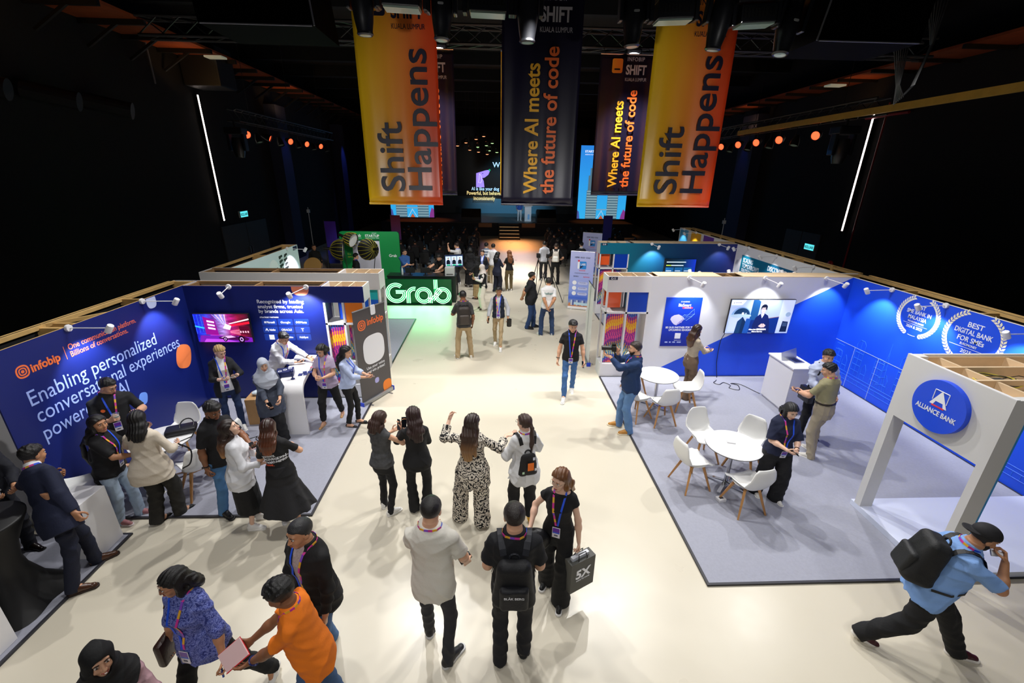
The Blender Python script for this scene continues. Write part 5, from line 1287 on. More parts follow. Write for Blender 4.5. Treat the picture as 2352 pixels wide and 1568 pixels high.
# furniture
meet_table('white round table next to man with camera', (3.32, 7.9, zf))
shell_chair('white shell chair against the white wall by round table', (3.10, 8.62, zf), PI, CH)
shell_chair('white shell chair behind the man with camera', (2.82, 7.52, zf), rad(-62), CH)
shell_chair('white shell chair with its back to viewer by photographer', (3.24, 7.32, zf), rad(8), CH)
shell_chair('white shell chair in front of beige blouse woman', (3.92, 7.86, zf), rad(84), CH)
meet_table('white round table next to woman in navy top', (3.60, 5.45, zf))
shell_chair('white shell chair at far side of nearer right table', (3.50, 6.14, zf), rad(188), CH)
shell_chair('white shell chair seen sideways on the aisle side', (3.04, 5.48, zf), rad(-78), CH)
shell_chair('white shell chair nearest the viewer at right table', (3.60, 4.96, zf), rad(10), CH)
shell_chair('white shell chair partly behind the woman in navy', (4.10, 5.90, zf), rad(132), CH)
small('card_box', 'small white box on the nearer right table', 'box', lambda b: b.box(-.06, .06, -.035, .035, 0, .02, 0, .004), WH, (3.58, 5.50, .763), -.3)
small('power_strip', 'white floor socket box under the nearer right table', 'socket', lambda b: b.box(-.06, .06, -.05, .05, 0, .05, 0, .008), WH, (3.36, 5.10, .023), .2, parts=(('socket_lid', mat('dark_lid', '#3A3A40', .5), lambda b: b.box(-.03, .03, -.02, .02, .05, .053)),))
# teal booth behind
tC10, oC = hollow_wall('booth_wall', 'teal to navy booth wall behind the white wall', 4.48, 8.08, 14.40, 14.9, HR, grad_mat('teal_navy_print', 'X', -1.8, 1.8, [(0, '#0A6C88'), (.3, '#08466E'), (.75, '#0A2A6A'), (1, '#1C2370')]), GREY_B, 'X', (WH, WH), cover=[(4.6, 8.0)], studs=.9)
tE3 = thing('display_column', 'white lattice column at the end of teal wall', 'display column', (3.99, 14.65, 0)); display_end(tE3, 3.50, 4.48, 14.40, 14.9, HR, CFG(3.50, 14.40), mat('teal_header_print', '#0A6C88', .4), -1)
plate(tE3, rel(tE3, face_frame((0, 14.40, 0), (1, 0, 0), (0, 0, 1))), 3.53, 2.425, 'C-10')
def draw_slide(t, M, w_, h_):
    X = lambda u, v: (-w_/2+u*w_, -h_/2+v*h_); A = lambda *uv: [X(*p) for p in uv]
    scr('picture', A((0, 0), (1, 0), (1, 1), (0, 1)), M, grad_mat('lit_slide', 'X', -w_/2, w_/2, [(0, '#051018'), (.6, '#08304E'), (1, '#1234C0')], emit=.8), t)
    for v, n_ in ((.86, .62), (.70, .55)): scr('picture_patch', A((.06, v-.02), (.06+n_, v-.02), (.06+n_, v+.02), (.06, v+.02)), M, '#CFE0F0', t, 1., .001)
    scr('picture_patch', A((.06, .68), (.22, .68), (.22, .72), (.06, .72)), M, '#B8D83A', t, 1., .002)
    for i in range(3): scr('picture_patch', A((.05+.29*i, .2), (.31+.29*i, .2), (.31+.29*i, .6), (.05+.29*i, .6)), M, '#1B5C96', t, .8, .001); scr('picture_patch', A((.07+.29*i, .42), (.24+.29*i, .42), (.24+.29*i, .45), (.07+.29*i, .45)), M, '#CFE0F0', t, 1., .002)
tv('wall screen with a dark slide on the teal wall', 5.66, 6.73, 1.25, 1.955, 14.40, draw_slide)
tF, oF = hollow_wall('booth_wall', 'long white side wall of the teal booth', 8.08, 8.56, 9.84, 19.2, HR, mat('black_cloth_back', '#0C0C0E', .9), WH, 'Y', (WH, PLY), studs=1.6)
child(tF, 'back_rail', TIM, lambda b: [b.box(8.60, 8.66, 9.84, 19.2, HR-.06, HR+.01)]+[b.box(8.50, 8.62, y, y+.08, HR-.14, HR+.02) for y in (10.6, 12.6, 14.6, 16.4, 18.6)])
FF = rel(tF, face_frame((8.08, 0, 0), (0, -1, 0), (0, 0, 1)))
pn = flat('poster_panel', [(-14.0, .9), (-10.4, .9), (-10.4, 2.16), (-14.0, 2.16)], FF, grad_mat('teal_poster_print', 'Y', 10.4-oF.y, 14.0-oF.y, [(0, '#0A3E78'), (1, '#0A7A96')]), tF)
text('lettering', 'SCALING\nTOMORROW\'S\nFINTECH', FF, .20, WTX, tF, -13.9, 1.95, width=.95, bold=.012, line=.85, z=.004); text('lettering', 'TOGETHER', FF, .20, mat('cyan_title_print', '#2F9BE0', .5), tF, -13.9, 1.44, width=.75, bold=.012, z=.004)
text('lettering', 'DISCOVER THE', FF, .20, WTX, tF, -12.55, 1.95, width=1.05, bold=.012, z=.004); text('lettering', 'CODE OF GROWTH', FF, .20, mat('cyan_title_print', '#2F9BE0', .5), tF, -12.55, 1.75, width=1.1, bold=.012, z=.004)
for y0, y1, c_ in ((18.3, 19.12, '#4FA8DC'), (17.1, 18.0, '#F0B020'), (16.05, 16.88, '#6A35A8')): flat('colour_panel', [(-y1, .5), (-y0, .5), (-y0, 2.41), (-y1, 2.41)], FF, mat('panel_'+c_.strip('#'), c_, .4), tF)
# arm lamps on the booth walls
arm_lamp((-5.93, 5.99, 2.41), 0, 10, 'white arm spotlight above the orange tagline on navy wall', n=(1, 0, 0), watts=75)
arm_lamp((-5.93, 7.36, 2.41), 0, 14, 'white arm spotlight beside the lilac shape on navy wall', n=(1, 0, 0), watts=75)
arm_lamp((-5.06, 8.40, 2.41), 0, 12, 'white arm spotlight above the neon race car screen', n=(0, -1, 0), lit=False)
arm_lamp((-3.61, 8.40, 2.41), 0, -14, 'white arm spotlight below the coral shape on navy wall', n=(0, -1, 0), watts=130, deg=112)
arm_lamp((4.32, 9.38, 2.42), 0, 12, 'white arm spotlight above the handshake poster', n=(0, -1, 0), watts=46)
arm_lamp((6.04, 9.38, 2.42), 0, 4, 'white arm spotlight above the seated man screen', n=(0, -1, 0), watts=46)
arm_lamp((7.44, 9.38, 2.42), 0, 10, 'white arm spotlight nearest the blue wall corner', n=(0, -1, 0), watts=52)
arm_lamp((8.08, 8.35, 2.42), 0, -6, 'white arm spotlight left of the first award wreath', n=(-1, 0, 0), watts=85)
arm_lamp((8.08, 7.22, 2.42), 0, -4, 'white arm spotlight between the two award wreaths', n=(-1, 0, 0), watts=85)
arm_lamp((8.08, 5.75, 2.42), 0, -6, 'white arm spotlight at right edge above the portal', n=(-1, 0, 0), watts=85)
arm_lamp((5.19, 14.40, 2.42), 0, 8, 'white arm spotlight left of the slide screen on teal wall', n=(0, -1, 0), watts=85)
arm_lamp((7.45, 14.40, 2.42), 0, 8, 'white arm spotlight right of the slide screen on teal wall', n=(0, -1, 0), watts=24)
arm_lamp((8.08, 13.7, 2.42), 0, 0, 'white arm spotlight over the scaling poster on white wall', n=(-1, 0, 0), watts=22)
arm_lamp((8.08, 12.24, 2.42), 0, 0, 'white arm spotlight over the discover poster on white wall', n=(-1, 0, 0), watts=22)
arm_lamp((8.08, 10.69, 2.42), 0, 0, 'white arm spotlight nearest the joint of two right walls', n=(-1, 0, 0), watts=18)
arm_lamp((8.08, 17.55, 2.42), 0, 0, 'white arm spotlight over the yellow panel far right', n=(-1, 0, 0), watts=24)
arm_lamp((8.08, 18.7, 2.42), 0, 0, 'white arm spotlight over the sky blue panel far right', n=(-1, 0, 0), watts=24)
arm_lamp((-5.93, 12.9, 2.41), 0, 10, 'white arm spotlight over the poster wall far left', n=(1, 0, 0), watts=85)
for x, s_ in ((4.75, 'left'), (5.7, 'second'), (7.0, 'third')):
    arm_lamp((x, 9.82, 2.42), 0, 14, {'left': 'unlit rear arm spotlight behind the handshake poster wall', 'second': 'unlit rear arm spotlight in front of slide screen', 'third': 'unlit rear arm spotlight below the scaling poster'}[s_], n=(0, 1, 0), lit=False, L=.35)
# ---------------------------------------------------------------- neon sign booth
neon_glow = area((-2.7, 15.36, .5), (-2.7, 12.5, -.25), 34, 2.2, .8, (.10, 1, .34))  # added green area light that strengthens the sign's glow on the floor
tn = thing('neon_sign', 'green neon word sign glowing in front of dark counter', 'neon sign', (-2.72, 15.56, 0))
MB().box(-1.17, 1.19, .02, .10, .03, .92, 0, .01).build('backing_board', mat('dark_green_acrylic', '#0A5A2E', .25), tn); MB().box(-1.17, 1.19, -.16, .10, 0, .03).build('base_plate', mat('black_green_base', '#04140C', .3), tn)
NEON = mat('white_green_neon', '#CFFFE6', .3, emit=2.3); NEOG = mat('green_letter_face', '#0CA055', .3, emit=.45)
def strokes(pathf, offs, name):
    b = MB()
    for o_ in offs: 
        for p in pathf(o_): b.tube([(u-1.16, -.07, v) for u, v in p], .0105, 6)
    o = b.build(name, NEON, tn)
    return o
arc = lambda cx, cy, r, a0, a1, n=26: [(cx+r*math.cos(rad(a)), cy+r*math.sin(rad(a))) for a in np.linspace(a0, a1, n)]
O3 = (-.06, 0, .06)
strokes(lambda o: [arc(.37, .44, .30+o, 52, 360, 44)+[(.37+.30+o, .46+o*.8+.02), (.36, .46+o*.8+.02)]], O3, 'letter_tube')
strokes(lambda o: [[(.80+.052-o-.052, .07), (.80-o, .36)]+arc(1.02, .38, .22+o, 175, 78, 12)], O3, 'letter_tube')
strokes(lambda o: [arc(1.35, .355, .235+o, 0, 360, 36), [(1.35+.235+o, .355), (1.35+.235+o, .07)]], O3, 'letter_tube')
strokes(lambda o: [arc(2.03, .355, .235+o, 0, 360, 36), [(1.79-.0+o*.9, .93), (1.79+o*.9, .60)]] + [[(1.66+o*.75, .20-o*.75), (1.98+o*.75, .56-o*.75)]], O3, 'letter_tube')
b = MB()
def ribbon_face(pts, wd_, y=-.055):
    for i in range(len(pts)-1):
        a, c = Vector((pts[i][0]-1.16, y, pts[i][1])), Vector((pts[i+1][0]-1.16, y, pts[i+1][1])); d = (c-a).normalized(); nn = Vector((-d.z, 0, d.x))*wd_/2
        b.quad(a-nn, c-nn, c+nn, a+nn)
ribbon_face(arc(.37, .44, .30, 52, 360, 44)+[(.67, .48), (.36, .48)], .155); ribbon_face([(.80, .06), (.80, .36)]+arc(1.02, .38, .22, 175, 78, 12), .155); ribbon_face(arc(1.35, .355, .235, 0, 360, 36), .155); ribbon_face([(1.585, .355), (1.585, .06)], .155); ribbon_face(arc(2.03, .355, .235, 0, 360, 36), .155); ribbon_face([(1.79, .94), (1.79, .45)], .155); ribbon_face([(1.66, .20), (1.98, .56)], .155)
b.build('letter_face', NEOG, tn)
tk = thing('service_counter', 'dark green counter behind the green neon sign', 'counter', (-2.6, 16.15, 0))
MB().box(-1.25, 1.2, -.35, .20, 0, .97, 0, .006).build('counter_body', mat('dark_green_laminate', '#0A2018', .5), tk); MB().box(-1.27, 1.22, -.38, .23, .97, 1.0, 0, .004).build('counter_top', mat('black_green_top', '#0E1614', .3), tk)
small('photo_printer', 'pale grey photo printer on the dark counter', 'printer', lambda b: b.box(-.17, .17, -.18, .18, 0, .30, 0, .01), mat('printer_grey', '#B9BDBD', .5), (-1.60, 15.98, 1.0), parts=(('paper_slot', BLK, lambda b: b.box(-.12, .12, -.184, -.17, .05, .08)),))
for i, (x, lb) in enumerate(((-3.05, 'dark monitor on counter in front of blue shirt man'), (-2.50, 'dark monitor on counter before the seated man'))):
    small('monitor', lb, 'monitor', lambda b: b.box(-.17, .17, -.01, .01, .08, .28, 0, .004), BLK, (x, 15.95, 1.0), parts=(('monitor_stand', BLK, lambda b: [b.box(-.02, .02, -.01, .03, 0, .1), b.box(-.08, .08, -.05, .06, 0, .01)]),))
small('drink_bottle', 'pale bottle at left end of the dark counter', 'bottle', lambda b: b.lathe([(0, 0), (.032, 0), (.035, .02), (.035, .2), (.015, .25), (.015, .28), (0, .28)], 14), mat('frosted_plastic', '#BFD0CC', .3), (-3.34, 16.0, 1.0), smooth=True)
# stand screen with three portraits
t = thing('stand_screen', 'screen on black stand showing three portraits', 'screen', (-1.52, 16.78, 0), rad(14))
MB().box(-.36, .36, -.03, .03, 1.13, 1.62, 0, .006).build('casing', BLK, t)
b = MB()
for x in (-.12, .12): b.box(x-.02, x+.02, .03, .06, .05, 1.3)
for s_ in (-1, 1): b.box(s_*.25-.03, s_*.25+.03, -.3, .3, 0, .05)
b.box(-.28, .28, .02, .08, .03, .08); b.build('stand', BLK, t)
M = face_frame((0, -.031, 1.375), (1, 0, 0), (0, 0, 1)); scr('picture', [(-.345, -.23), (.345, -.23), (.345, .23), (-.345, .23)], M, '#1A2A4A', t, .8)
for i in range(3):
    x = -.22+.22*i; scr('portrait', [(x-.1, -.17), (x+.1, -.17), (x+.1, .18), (x-.1, .18)], M, '#BFD0EC', t, .9, .001); scr('portrait_patch', [(x-.075, -.12), (x+.075, -.12), (x+.07, 0), (x+.03, .05), (x-.03, .05), (x-.07, 0)], M, '#0E1424', t, .8, .002)
    scr('portrait_patch', [(x+.025*math.cos(a), .085+.034*math.sin(a)) for a in np.linspace(0, 2*PI, 14)[:-1]], M, '#C9A088', t, .9, .003); scr('portrait_patch', [(x+.028*math.cos(a), .10+.03*math.sin(a)) for a in np.linspace(0, PI, 9)], M, '#15100E', t, .8, .004); scr('portrait_patch', [(x-.06, -.17), (x+.07, -.17), (x+.07, -.13), (x-.06, -.13)], M, '#12A878', t, 1., .003)
# green photo booth wall
tg = thing('photo_backdrop', 'green photo backdrop wall with white centre panel', 'backdrop', (-5.38, 19.5, 0))
GRN = mat('green_backdrop_print', '#0B8A45', .45)
b = MB(); b.prism(rrect(2.55, 2.2, .12, 6, 0, 1.0), -.12, 0, M=face_frame((0, 0, 0), (1, 0, 0), (0, 0, 1))); b.V = [(v[0], v[1], max(v[2], 0)) for v in b.V]; b.build('backdrop_frame', GRN, tg)
M = face_frame((0, 0, 0), (1, 0, 0), (0, 0, 1))
flat('white_panel', [(-.75, .02), (.42, .02), (.42, 1.70), (-.75, 1.70)], M, mat('pale_lilac_panel', '#CFCFE0', .5), tg, 0, .004); flat('dark_band', [(-.75, 1.70), (.42, 1.70), (.42, 1.76), (-.75, 1.76)], M, mat('dark_green_print', '#06402A', .5), tg, 0, .004)
text('lettering', 'Grab', M, .17, WTX, tg, -.68, 1.88, width=.33, bold=.012); text('lettering', 'STARTUP', M, .15, WTX, tg, -.17, 1.87, width=.60, bold=.02); text('lettering', 'ASEAN SUMMIT 2025', M, .045, WTX, tg, -.16, 1.81, width=.58); text('lettering', 'selangor', M, .05, WTX, tg, .12, 2.02, width=.22, bold=.01)
text('lettering', 'Official mobility partner', M, .035, WTX, tg, -.7, 1.82, width=.38); text('lettering', 'Grab', M, .17, WTX, tg, .78, 1.02, width=.34, bold=.012)
text('lettering', 'It\'s a\nstartup', M, .12, mat('lime_print', '#C8E84A', .5), tg, -1.0, 1.1, width=.22)
spot((-5.2, 17.2, 3.6), (-5.2, 19.6, 1.2), 190, 75, .6, .1, (1, 1, .95))
def softbox(label, c, aim, r, stand_xy):
    t = thing('softbox', label, 'studio light', (stand_xy[0], stand_xy[1], 0), group='black softboxes with yellow ribs')
    o = Vector(t.location); c = Vector(c)-o; d = Vector(aim).normalized(); q = d.to_track_quat('Z', 'Y').to_matrix()
    P_ = [(.045, -.32)]+[(r*math.sin(a), -.30+.46*(1-math.cos(a))) for a in np.linspace(.18, PI/2*1.05, 8)]; b = MB(); b.lathe(P_, 24, M=q, c=c); b.build('fabric_shell', mat('black_softbox_fabric', '#17171A', .6), t, False)
    for i in range(16):
        a = 2*PI*i/16; b = MB(); b.tube([c+q @ Vector((rr*1.012*math.cos(a), rr*1.012*math.sin(a), z)) for rr, z in P_], .006, 4); b.build('rib', mat('yellow_rib', '#E4DC2E', .5), t)
    b = MB(); b.lathe([(0, .14), (r*.97, .14)], 24, M=q, c=c); b.build('diffuser', mat('white_diffuser', '#EDEDED', .8), t)
    b = MB(); b.bar(c+q @ Vector((0, 0, -.55)), c+q @ Vector((0, 0, -.3)), .06, n=12); b.build('lamp_head', BLK, t, True)
    b = MB(); b.bar((0, 0, .6), c+q @ Vector((0, 0, -.42)), .014)
    for i in range(3): a = 2*PI*i/3; b.bar((0, 0, .62), (.42*math.cos(a), .42*math.sin(a), 0), .010)
    b.build('light_stand', BLK, t)
softbox('black softbox with yellow ribs before the white panel', (-4.92, 17.75, 1.62), (-.72, .66, -.14), .42, (-4.75, 17.3))
softbox('black softbox with yellow ribs left of green backdrop', (-6.28, 18.1, 1.55), (.93, .2, -.12), .42, (-6.75, 18.0))
softbox('grey round softbox behind the left yellow-ribbed softbox', (-6.05, 19.0, 1.85), (.8, -.3, -.25), .30, (-6.3, 19.0))
t = thing('reflector_disc', 'tan round reflector disc leaning behind the grey wall', 'reflector', (-7.1, 17.4, 0)); b = MB(); b.lathe([(0, 0), (.34, 0), (.34, .012), (0, .012)], 32, M=Matrix.Rotation(rad(62), 3, 'X'), c=(0, 0, 1.02)); b.build('disc', mat('tan_fabric', '#C79A55', .6), t); b = MB(); b.bar((0, 0, 0), (0, 0, .95), .015); b.build('pole', BLK, t)
# pull-up banners on the right of the aisle
def lab(label, a, b_, h):
    SKY = grad_mat('lilac_sky_print', 'Z', 0, 2.05, [(0, '#2A4A8A'), (.06, '#C8885A'), (.12, '#8FA0C0'), (.2, '#3A66D8'), (.32, '#8AA2EC'), (.6, '#A9B4EE'), (1, '#BCC2F0')])
    t, M, w_ = rollup(label, a, b_, h, SKY, 'lilac roll-up banners', None, WH); k = h/2.05; T = M @ Matrix.Scale(k, 4); y = 1.0
    text('lettering', 'INSPIRE • BUILD • SCALE', T, .07, mat('navy_text_print', '#1A2348', .5), t, 0, 1.82, align='CENTER', width=.52, bold=.012)
    flat('logo_mark', rrect(.26, .26, .03, 5, .02, 1.58), T, mat('sky_logo_print', '#1E86D8', .5), t); flat('logo_mark', rrect(.07, .25, .02, 4, -.115, 1.58), T, WTX, t, .002, .004); flat('logo_mark', [(-.115+.035*math.cos(a), 1.73+.035*math.sin(a)) for a in np.linspace(0, 2*PI, 18)[:-1]], T, mat('red_print', '#E0304A', .5), t, .002, .005)
    text('lettering', 'LABS', T, .10, WTX, t, -.05, 1.58, width=.17, bold=.02, z=.005); flat('logo_mark', [(-.06, 1.46), (.06, 1.55), (-.06, 1.55)], T, mat('navy_text_print', '#1A2348', .5), t, .002, .004)
    text('lettering', 'SUNWAY', T, .055, mat('red_print', '#E0304A', .5), t, .02, 1.38, align='CENTER', width=.22, bold=.012); text('lettering', 'A Smart Partnership Between', T, .04, mat('navy_text_print', '#1A2348', .5), t, 0, 1.29, align='CENTER', width=.48)
    text('lettering', 'SIDEC', T, .055, mat('navy_text_print', '#1A2348', .5), t, -.27, 1.17, width=.18, bold=.012); text('lettering', 'SUNWAY', T, .055, mat('red_print', '#E0304A', .5), t, .07, 1.16, width=.22, bold=.012)
    for i, s_ in enumerate(('Venture Labs', 'Business Capital', 'Education')):
        flat('white_dot', [(-.22+.075*math.cos(a), .96-.19*i+.075*math.sin(a)) for a in np.linspace(0, 2*PI, 22)[:-1]], T, WTX, t); flat('pill', rrect(.34, .10, .045, 5, .07, .95-.19*i), T, mat('pale_pill_print', '#C4CCF4', .5), t); text('lettering', s_, T, .05, mat('grey_blue_text', '#5D6AA8', .5), t, -.05, .955-.19*i, width=.22, z=.004)
    for i in range(12): flat('town_print', [(-.38+.065*i, .14), (-.325+.065*i, .14), (-.325+.065*i, .22+.13*abs(math.sin(i*2.1))), (-.38+.065*i, .22+.13*abs(math.sin(i*2.1)))], T, mat('town_%d' % (i % 3), ('#D88A4A', '#C8D0E4', '#4A5FA8')[i % 3], .5), t)
    flat('water_print', [(-.2, .17), (.3, .15), (.3, .24), (-.2, .26)], T, mat('pale_water_print', '#BFE0F0', .5), t, .002, .004)
lab('lilac roll-up banner beside the tripod', (2.66, 15.1), (3.44, 14.85), 2.06)
lab('lilac roll-up banner further back behind the first', (4.1, 20.4), (4.9, 20.0), 2.06)
# white banner edge by the lattice column
tB4, FB4, wB4 = rollup('white roll-up banner seen edge-on by right lattice column', (2.38, 10.0), (2.42, 10.85), 2.0, WH, 'roll-up banners', mat('blue_cap', '#1F45D8', .4))
# tripod
t = thing('tripod', 'tall black tripod behind the man in white T-shirt', 'tripod', (2.05, 16.6, 0), 0, None)
for i, (x, y) in enumerate(((-.42, -.35), (.55, -.75), (.5, .75))): b = MB(); b.bar((.03*x, .03*y, 1.42), (x, y, 0), .018, .012); b.build('leg', BLK, t)
MB().bar((0, 0, 1.3), (0, 0, 1.55), .02).build('column', BLK, t); MB().box(-.06, .06, -.09, .09, 1.55, 1.68, 0, .01).build('camera_head', BLK, t)
t = thing('tripod', 'second black tripod beside the camera operator', 'tripod', (1.75, 17.2, 0))
for i, (x, y) in enumerate(((-.4, -.5), (.45, -.45), (0, .6))): b = MB(); b.bar((.03*x, .03*y, 1.35), (x, y, 0), .016, .011); b.build('leg', BLK, t)
MB().bar((0, 0, 1.25), (0, 0, 1.45), .02).build('column', BLK, t); MB().box(-.07, .07, -.12, .12, 1.45, 1.6, 0, .01).build('camera_head', BLK, t)
# ---------------------------------------------------------------- stage
SX = 1.15
ts = thing('stage', 'dark stage platform with lit steps and grey floor', 'stage', (SX, 35, 0))
child(ts, 'platform', [mat('grey_stage_floor', '#6A625E', .5), mat('dark_stage_skirt', '#0A1420', .7)], lambda b: [b.box(-8.5, 10.8, 34.6, 43.8, 0, .98, 1), b.box(-8.5, 10.8, 34.55, 43.8, .98, 1.0, 0)])
def steps(b):
    for i in range(5): b.box(SX-.78, SX+.78, 32.5+i*.42, 32.5+(i+1)*.42+.02, 0, .2*(i+1)-.02)
child(ts, 'steps', mat('black_step', '#08080A', .6), steps)
child(ts, 'nosing_strip', mat('amber_nosing', '#FFC98A', .4, emit=.55), lambda b: [b.box(SX-.72, SX+.72, 32.49+i*.42, 32.50+i*.42, .2*(i+1)-.03, .2*(i+1)-.01) for i in range(4)])
child(ts, 'stage_block', mat('tan_block', '#8A6A50', .7), lambda b: [b.box(SX-2.3, SX-1.3, 34.2, 34.6, .7, 1.0), b.box(SX+1.0, SX+2.0, 34.2, 34.6, .7, 1.0)])
td = thing('stage_drape', 'grey drape along the back of the stage', 'drape', (SX, 43.25, 1.0)); child(td, 'cloth', mat('grey_drape', '#8FA0AC', .8, bump=.3, bscale=3), lambda b: b.box(-8, 10, 43.2, 43.3, 1.0, 3.4)) 
for x, lb in ((-1.75, 'black stage monitor wedge left of the steps'), (4.1, 'black stage monitor wedge right of the lectern')):
    t = thing('stage_monitor', lb, 'speaker', (x, 35.6, 1.0)); b = MB(); b.prism([(-.6, 0), (.6, 0), (.6, .35), (.1, .95), (-.6, .75)], -.75, .75, M=Matrix(((0, 0, 1, 0), (-1, 0, 0, 0), (0, 1, 0, 0), (0, 0, 0, 1)))); b.build('cabinet', mat('black_cabinet', '#0A0C0E', .5), t); b = MB(); b.box(-.6, .6, -.62, -.6, .05, .3); b.build('grille', BLK, t)
t = thing('lectern', 'pale lit lectern on the stage', 'lectern', (2.7, 36.0, 1.0)); MB().box(-.26, .26, -.2, .2, 0, 1.15, 0, .01).build('lectern_body', mat('white_acrylic', '#E6EEF8', .3), t); MB().box(-.34, .34, -.26, .26, 1.15, 1.2, 0, .01).build('lectern_top', WH, t); flat('lectern_mark', rrect(.16, .4, .05, 4, .05, .35), face_frame((0, -.201, 0), (1, 0, 0), (0, 0, 1)), mat('cyan_print', '#8FC8FF', .5), t)
spot((2.3, 27, 7.2), (2.5, 36.2, 1.6), 1500, 14, .6, .1, (.62, .85, 1)); spot((1.2, 34, 8.4), (1.4, 43, 2.0), 2600, 44, .9, .2, (.2, .62, .95)); spot((-5.4, 36.5, 7), (-5.6, 36, 1), 380, 50, .6, .1, (1, .25, .1)); spot((8.4, 36.5, 7), (8.6, 36, 1), 240, 50, .6, .1, (1, .35, .12))

for y_, e_, l_, c_ in ((29.8, 120, 4.5, (1, .42, .15)), (25.4, 55, 4.0, (.9, .68, .75)), (21.3, 85, 4.0, (1, .93, .88))):
    a_ = area((1.45, y_, 8.0), (1.45, y_, 0), e_, 1.6, l_, c_); a_.data.spread = rad(26)  # added washes without fixtures that tint and brighten the far aisle floor
# LED wall with the slide, and the two side screens
tl = thing('led_wall', 'huge dark stage screen with a purple dog slide', 'screen', (SX, 43.0, 0)); MB().box(-7.4, 7.4, -.15, 0, 2.55, 8.4).build('led_panel', mat('led_black', '#020306', .3), tl)
M = face_frame((-SX, -.152, 0), (1, 0, 0), (0, 0, 1)); kx = 43.0
def atY(xs, ys): return xs, ys
text('lettering', 'Wrapping up', M, .62, mat('lit_cyan_white', '#BFE6FF', .5, emit=1.), tl, -.10, 5.05, width=3.4, bold=.012)
text('lettering', 'AI is like your dog', M, .42, mat('lit_cyan_white', '#BFE6FF', .5, emit=1.), tl, -2.05, 2.43+.62, width=2.55, bold=.012)
text('lettering', 'Powerful, but behaves\ninconsistently', M, .46, mat('lit_amber_white', '#F8D890', .5, emit=1.), tl, -.88, 2.66, align='CENTER', width=3.2, bold=.014)
LIL = '#A98CF8'
scr('picture_patch', [(-1.62, 3.32), (-1.60, 4.52), (-.72, 4.78), (-.42, 4.82), (-.36, 4.70), (-.50, 4.40), (-.85, 4.15), (-1.05, 4.12), (-.92, 3.85), (-.86, 3.32)], M, LIL, tl, 1., .001)
b = MB(); b.tube([M @ Vector((x, z, .004)) for x, z in ((-1.30, 4.5), (-1.34, 4.0), (-1.42, 3.75), (-1.2, 3.68), (-1.08, 3.95), (-1.15, 4.3), (-1.30, 4.5))], .018, 4); b.build('picture_line', mat('lit_pale_line', '#E8DCFF', .5, emit=1.), tl)
scr('picture_patch', [(-.38+.09*math.cos(a), 4.80+.09*math.sin(a)) for a in np.linspace(0, 2*PI, 12)[:-1]], M, '#1FA870', tl, 1., .002); scr('picture_patch', [(-1.0+.04*math.cos(a), 4.50+.04*math.sin(a)) for a in np.linspace(0, 2*PI, 10)[:-1]], M, '#1A1030', tl, .5, .002)
def side_screen(label, x0, x1, z0, z1):
    t = thing('side_screen', label, 'screen', ((x0+x1)/2, 33.4, 0)); w_ = x1-x0
    MB().box(-w_/2-.08, w_/2+.08, 0, .15, z0-.08, z1+.08).build('casing', BLK, t)
    M = face_frame((0, -.002, 0), (1, 0, 0), (0, 0, 1)); scr('picture', [(-w_/2, z0), (w_/2, z0), (w_/2, z1), (-w_/2, z1)], M, grad_mat('lit_sky_screen', 'Z', z0, z1, [(0, '#35B4F0'), (.5, '#2FA0F0'), (1, '#2C86E4')], emit=.95), t)
    for s_ in (-1, 1):                       # two plain towers
        c = s_*.78
        for j, (h0, h1, hw) in enumerate(((0, 2.0, .40), (2.0, 3.0, .33), (3.0, 3.5, .22), (3.5, 4.2, .06))): scr('picture_patch', [(c-hw, z0+h0), (c+hw, z0+h0), (c+hw, z0+min(h1, z1-z0)), (c-hw, z0+min(h1, z1-z0))], M, '#56788A', t, .9, .001)
        for j in range(11): scr('picture_patch', [(c-.38, z0+.1+.18*j), (c+.38, z0+.1+.18*j), (c+.38, z0+.16+.18*j), (c-.38, z0+.16+.18*j)], M, '#9FC0C8', t, .8, .002)
    scr('picture_patch', [(-.42, z0+.62), (.42, z0+.62), (.42, z0+.7), (-.42, z0+.7)], M, '#7FA8C0', t, .9, .002); scr('picture_patch', [(-.36, z0), (0, z0+.62), (.36, z0), (.30, z0), (0, z0+.52), (-.30, z0)], M, '#A8D0E8', t, .9, .0025)
    scr('picture_patch', [(-.18, z0), (.18, z0), (0, z0+.26)], M, '#C05A38', t, .9, .003); scr('picture_patch', [(w_/2-.35, z0), (w_/2, z0), (w_/2, z0+.55), (w_/2-.15, z0+.7), (w_/2-.3, z0+.3)], M, '#8A3A90', t, .9, .002); scr('picture_patch', [(-w_/2, z0), (-w_/2+.2, z0), (-w_/2+.12, z0+.5), (-w_/2, z0+.6)], M, '#4A58A0', t, .9, .002)
    text('lettering', 'STARTUP', M, .2, mat('lit_white', '#FFFFFF', .5, emit=1.), t, -w_/2+.3, z1-.45, width=.9, bold=.02); text('lettering', 'ASEAN SUMMIT', M, .1, mat('lit_white', '#FFFFFF', .5, emit=1.), t, -w_/2+.3, z1-.62, width=.9)
side_screen('blue stage side screen with twin towers at left', -7.45, -4.35, 1.45, 6.4); side_screen('blue stage side screen with twin towers at right', 6.15, 9.72, 1.48, 6.45)
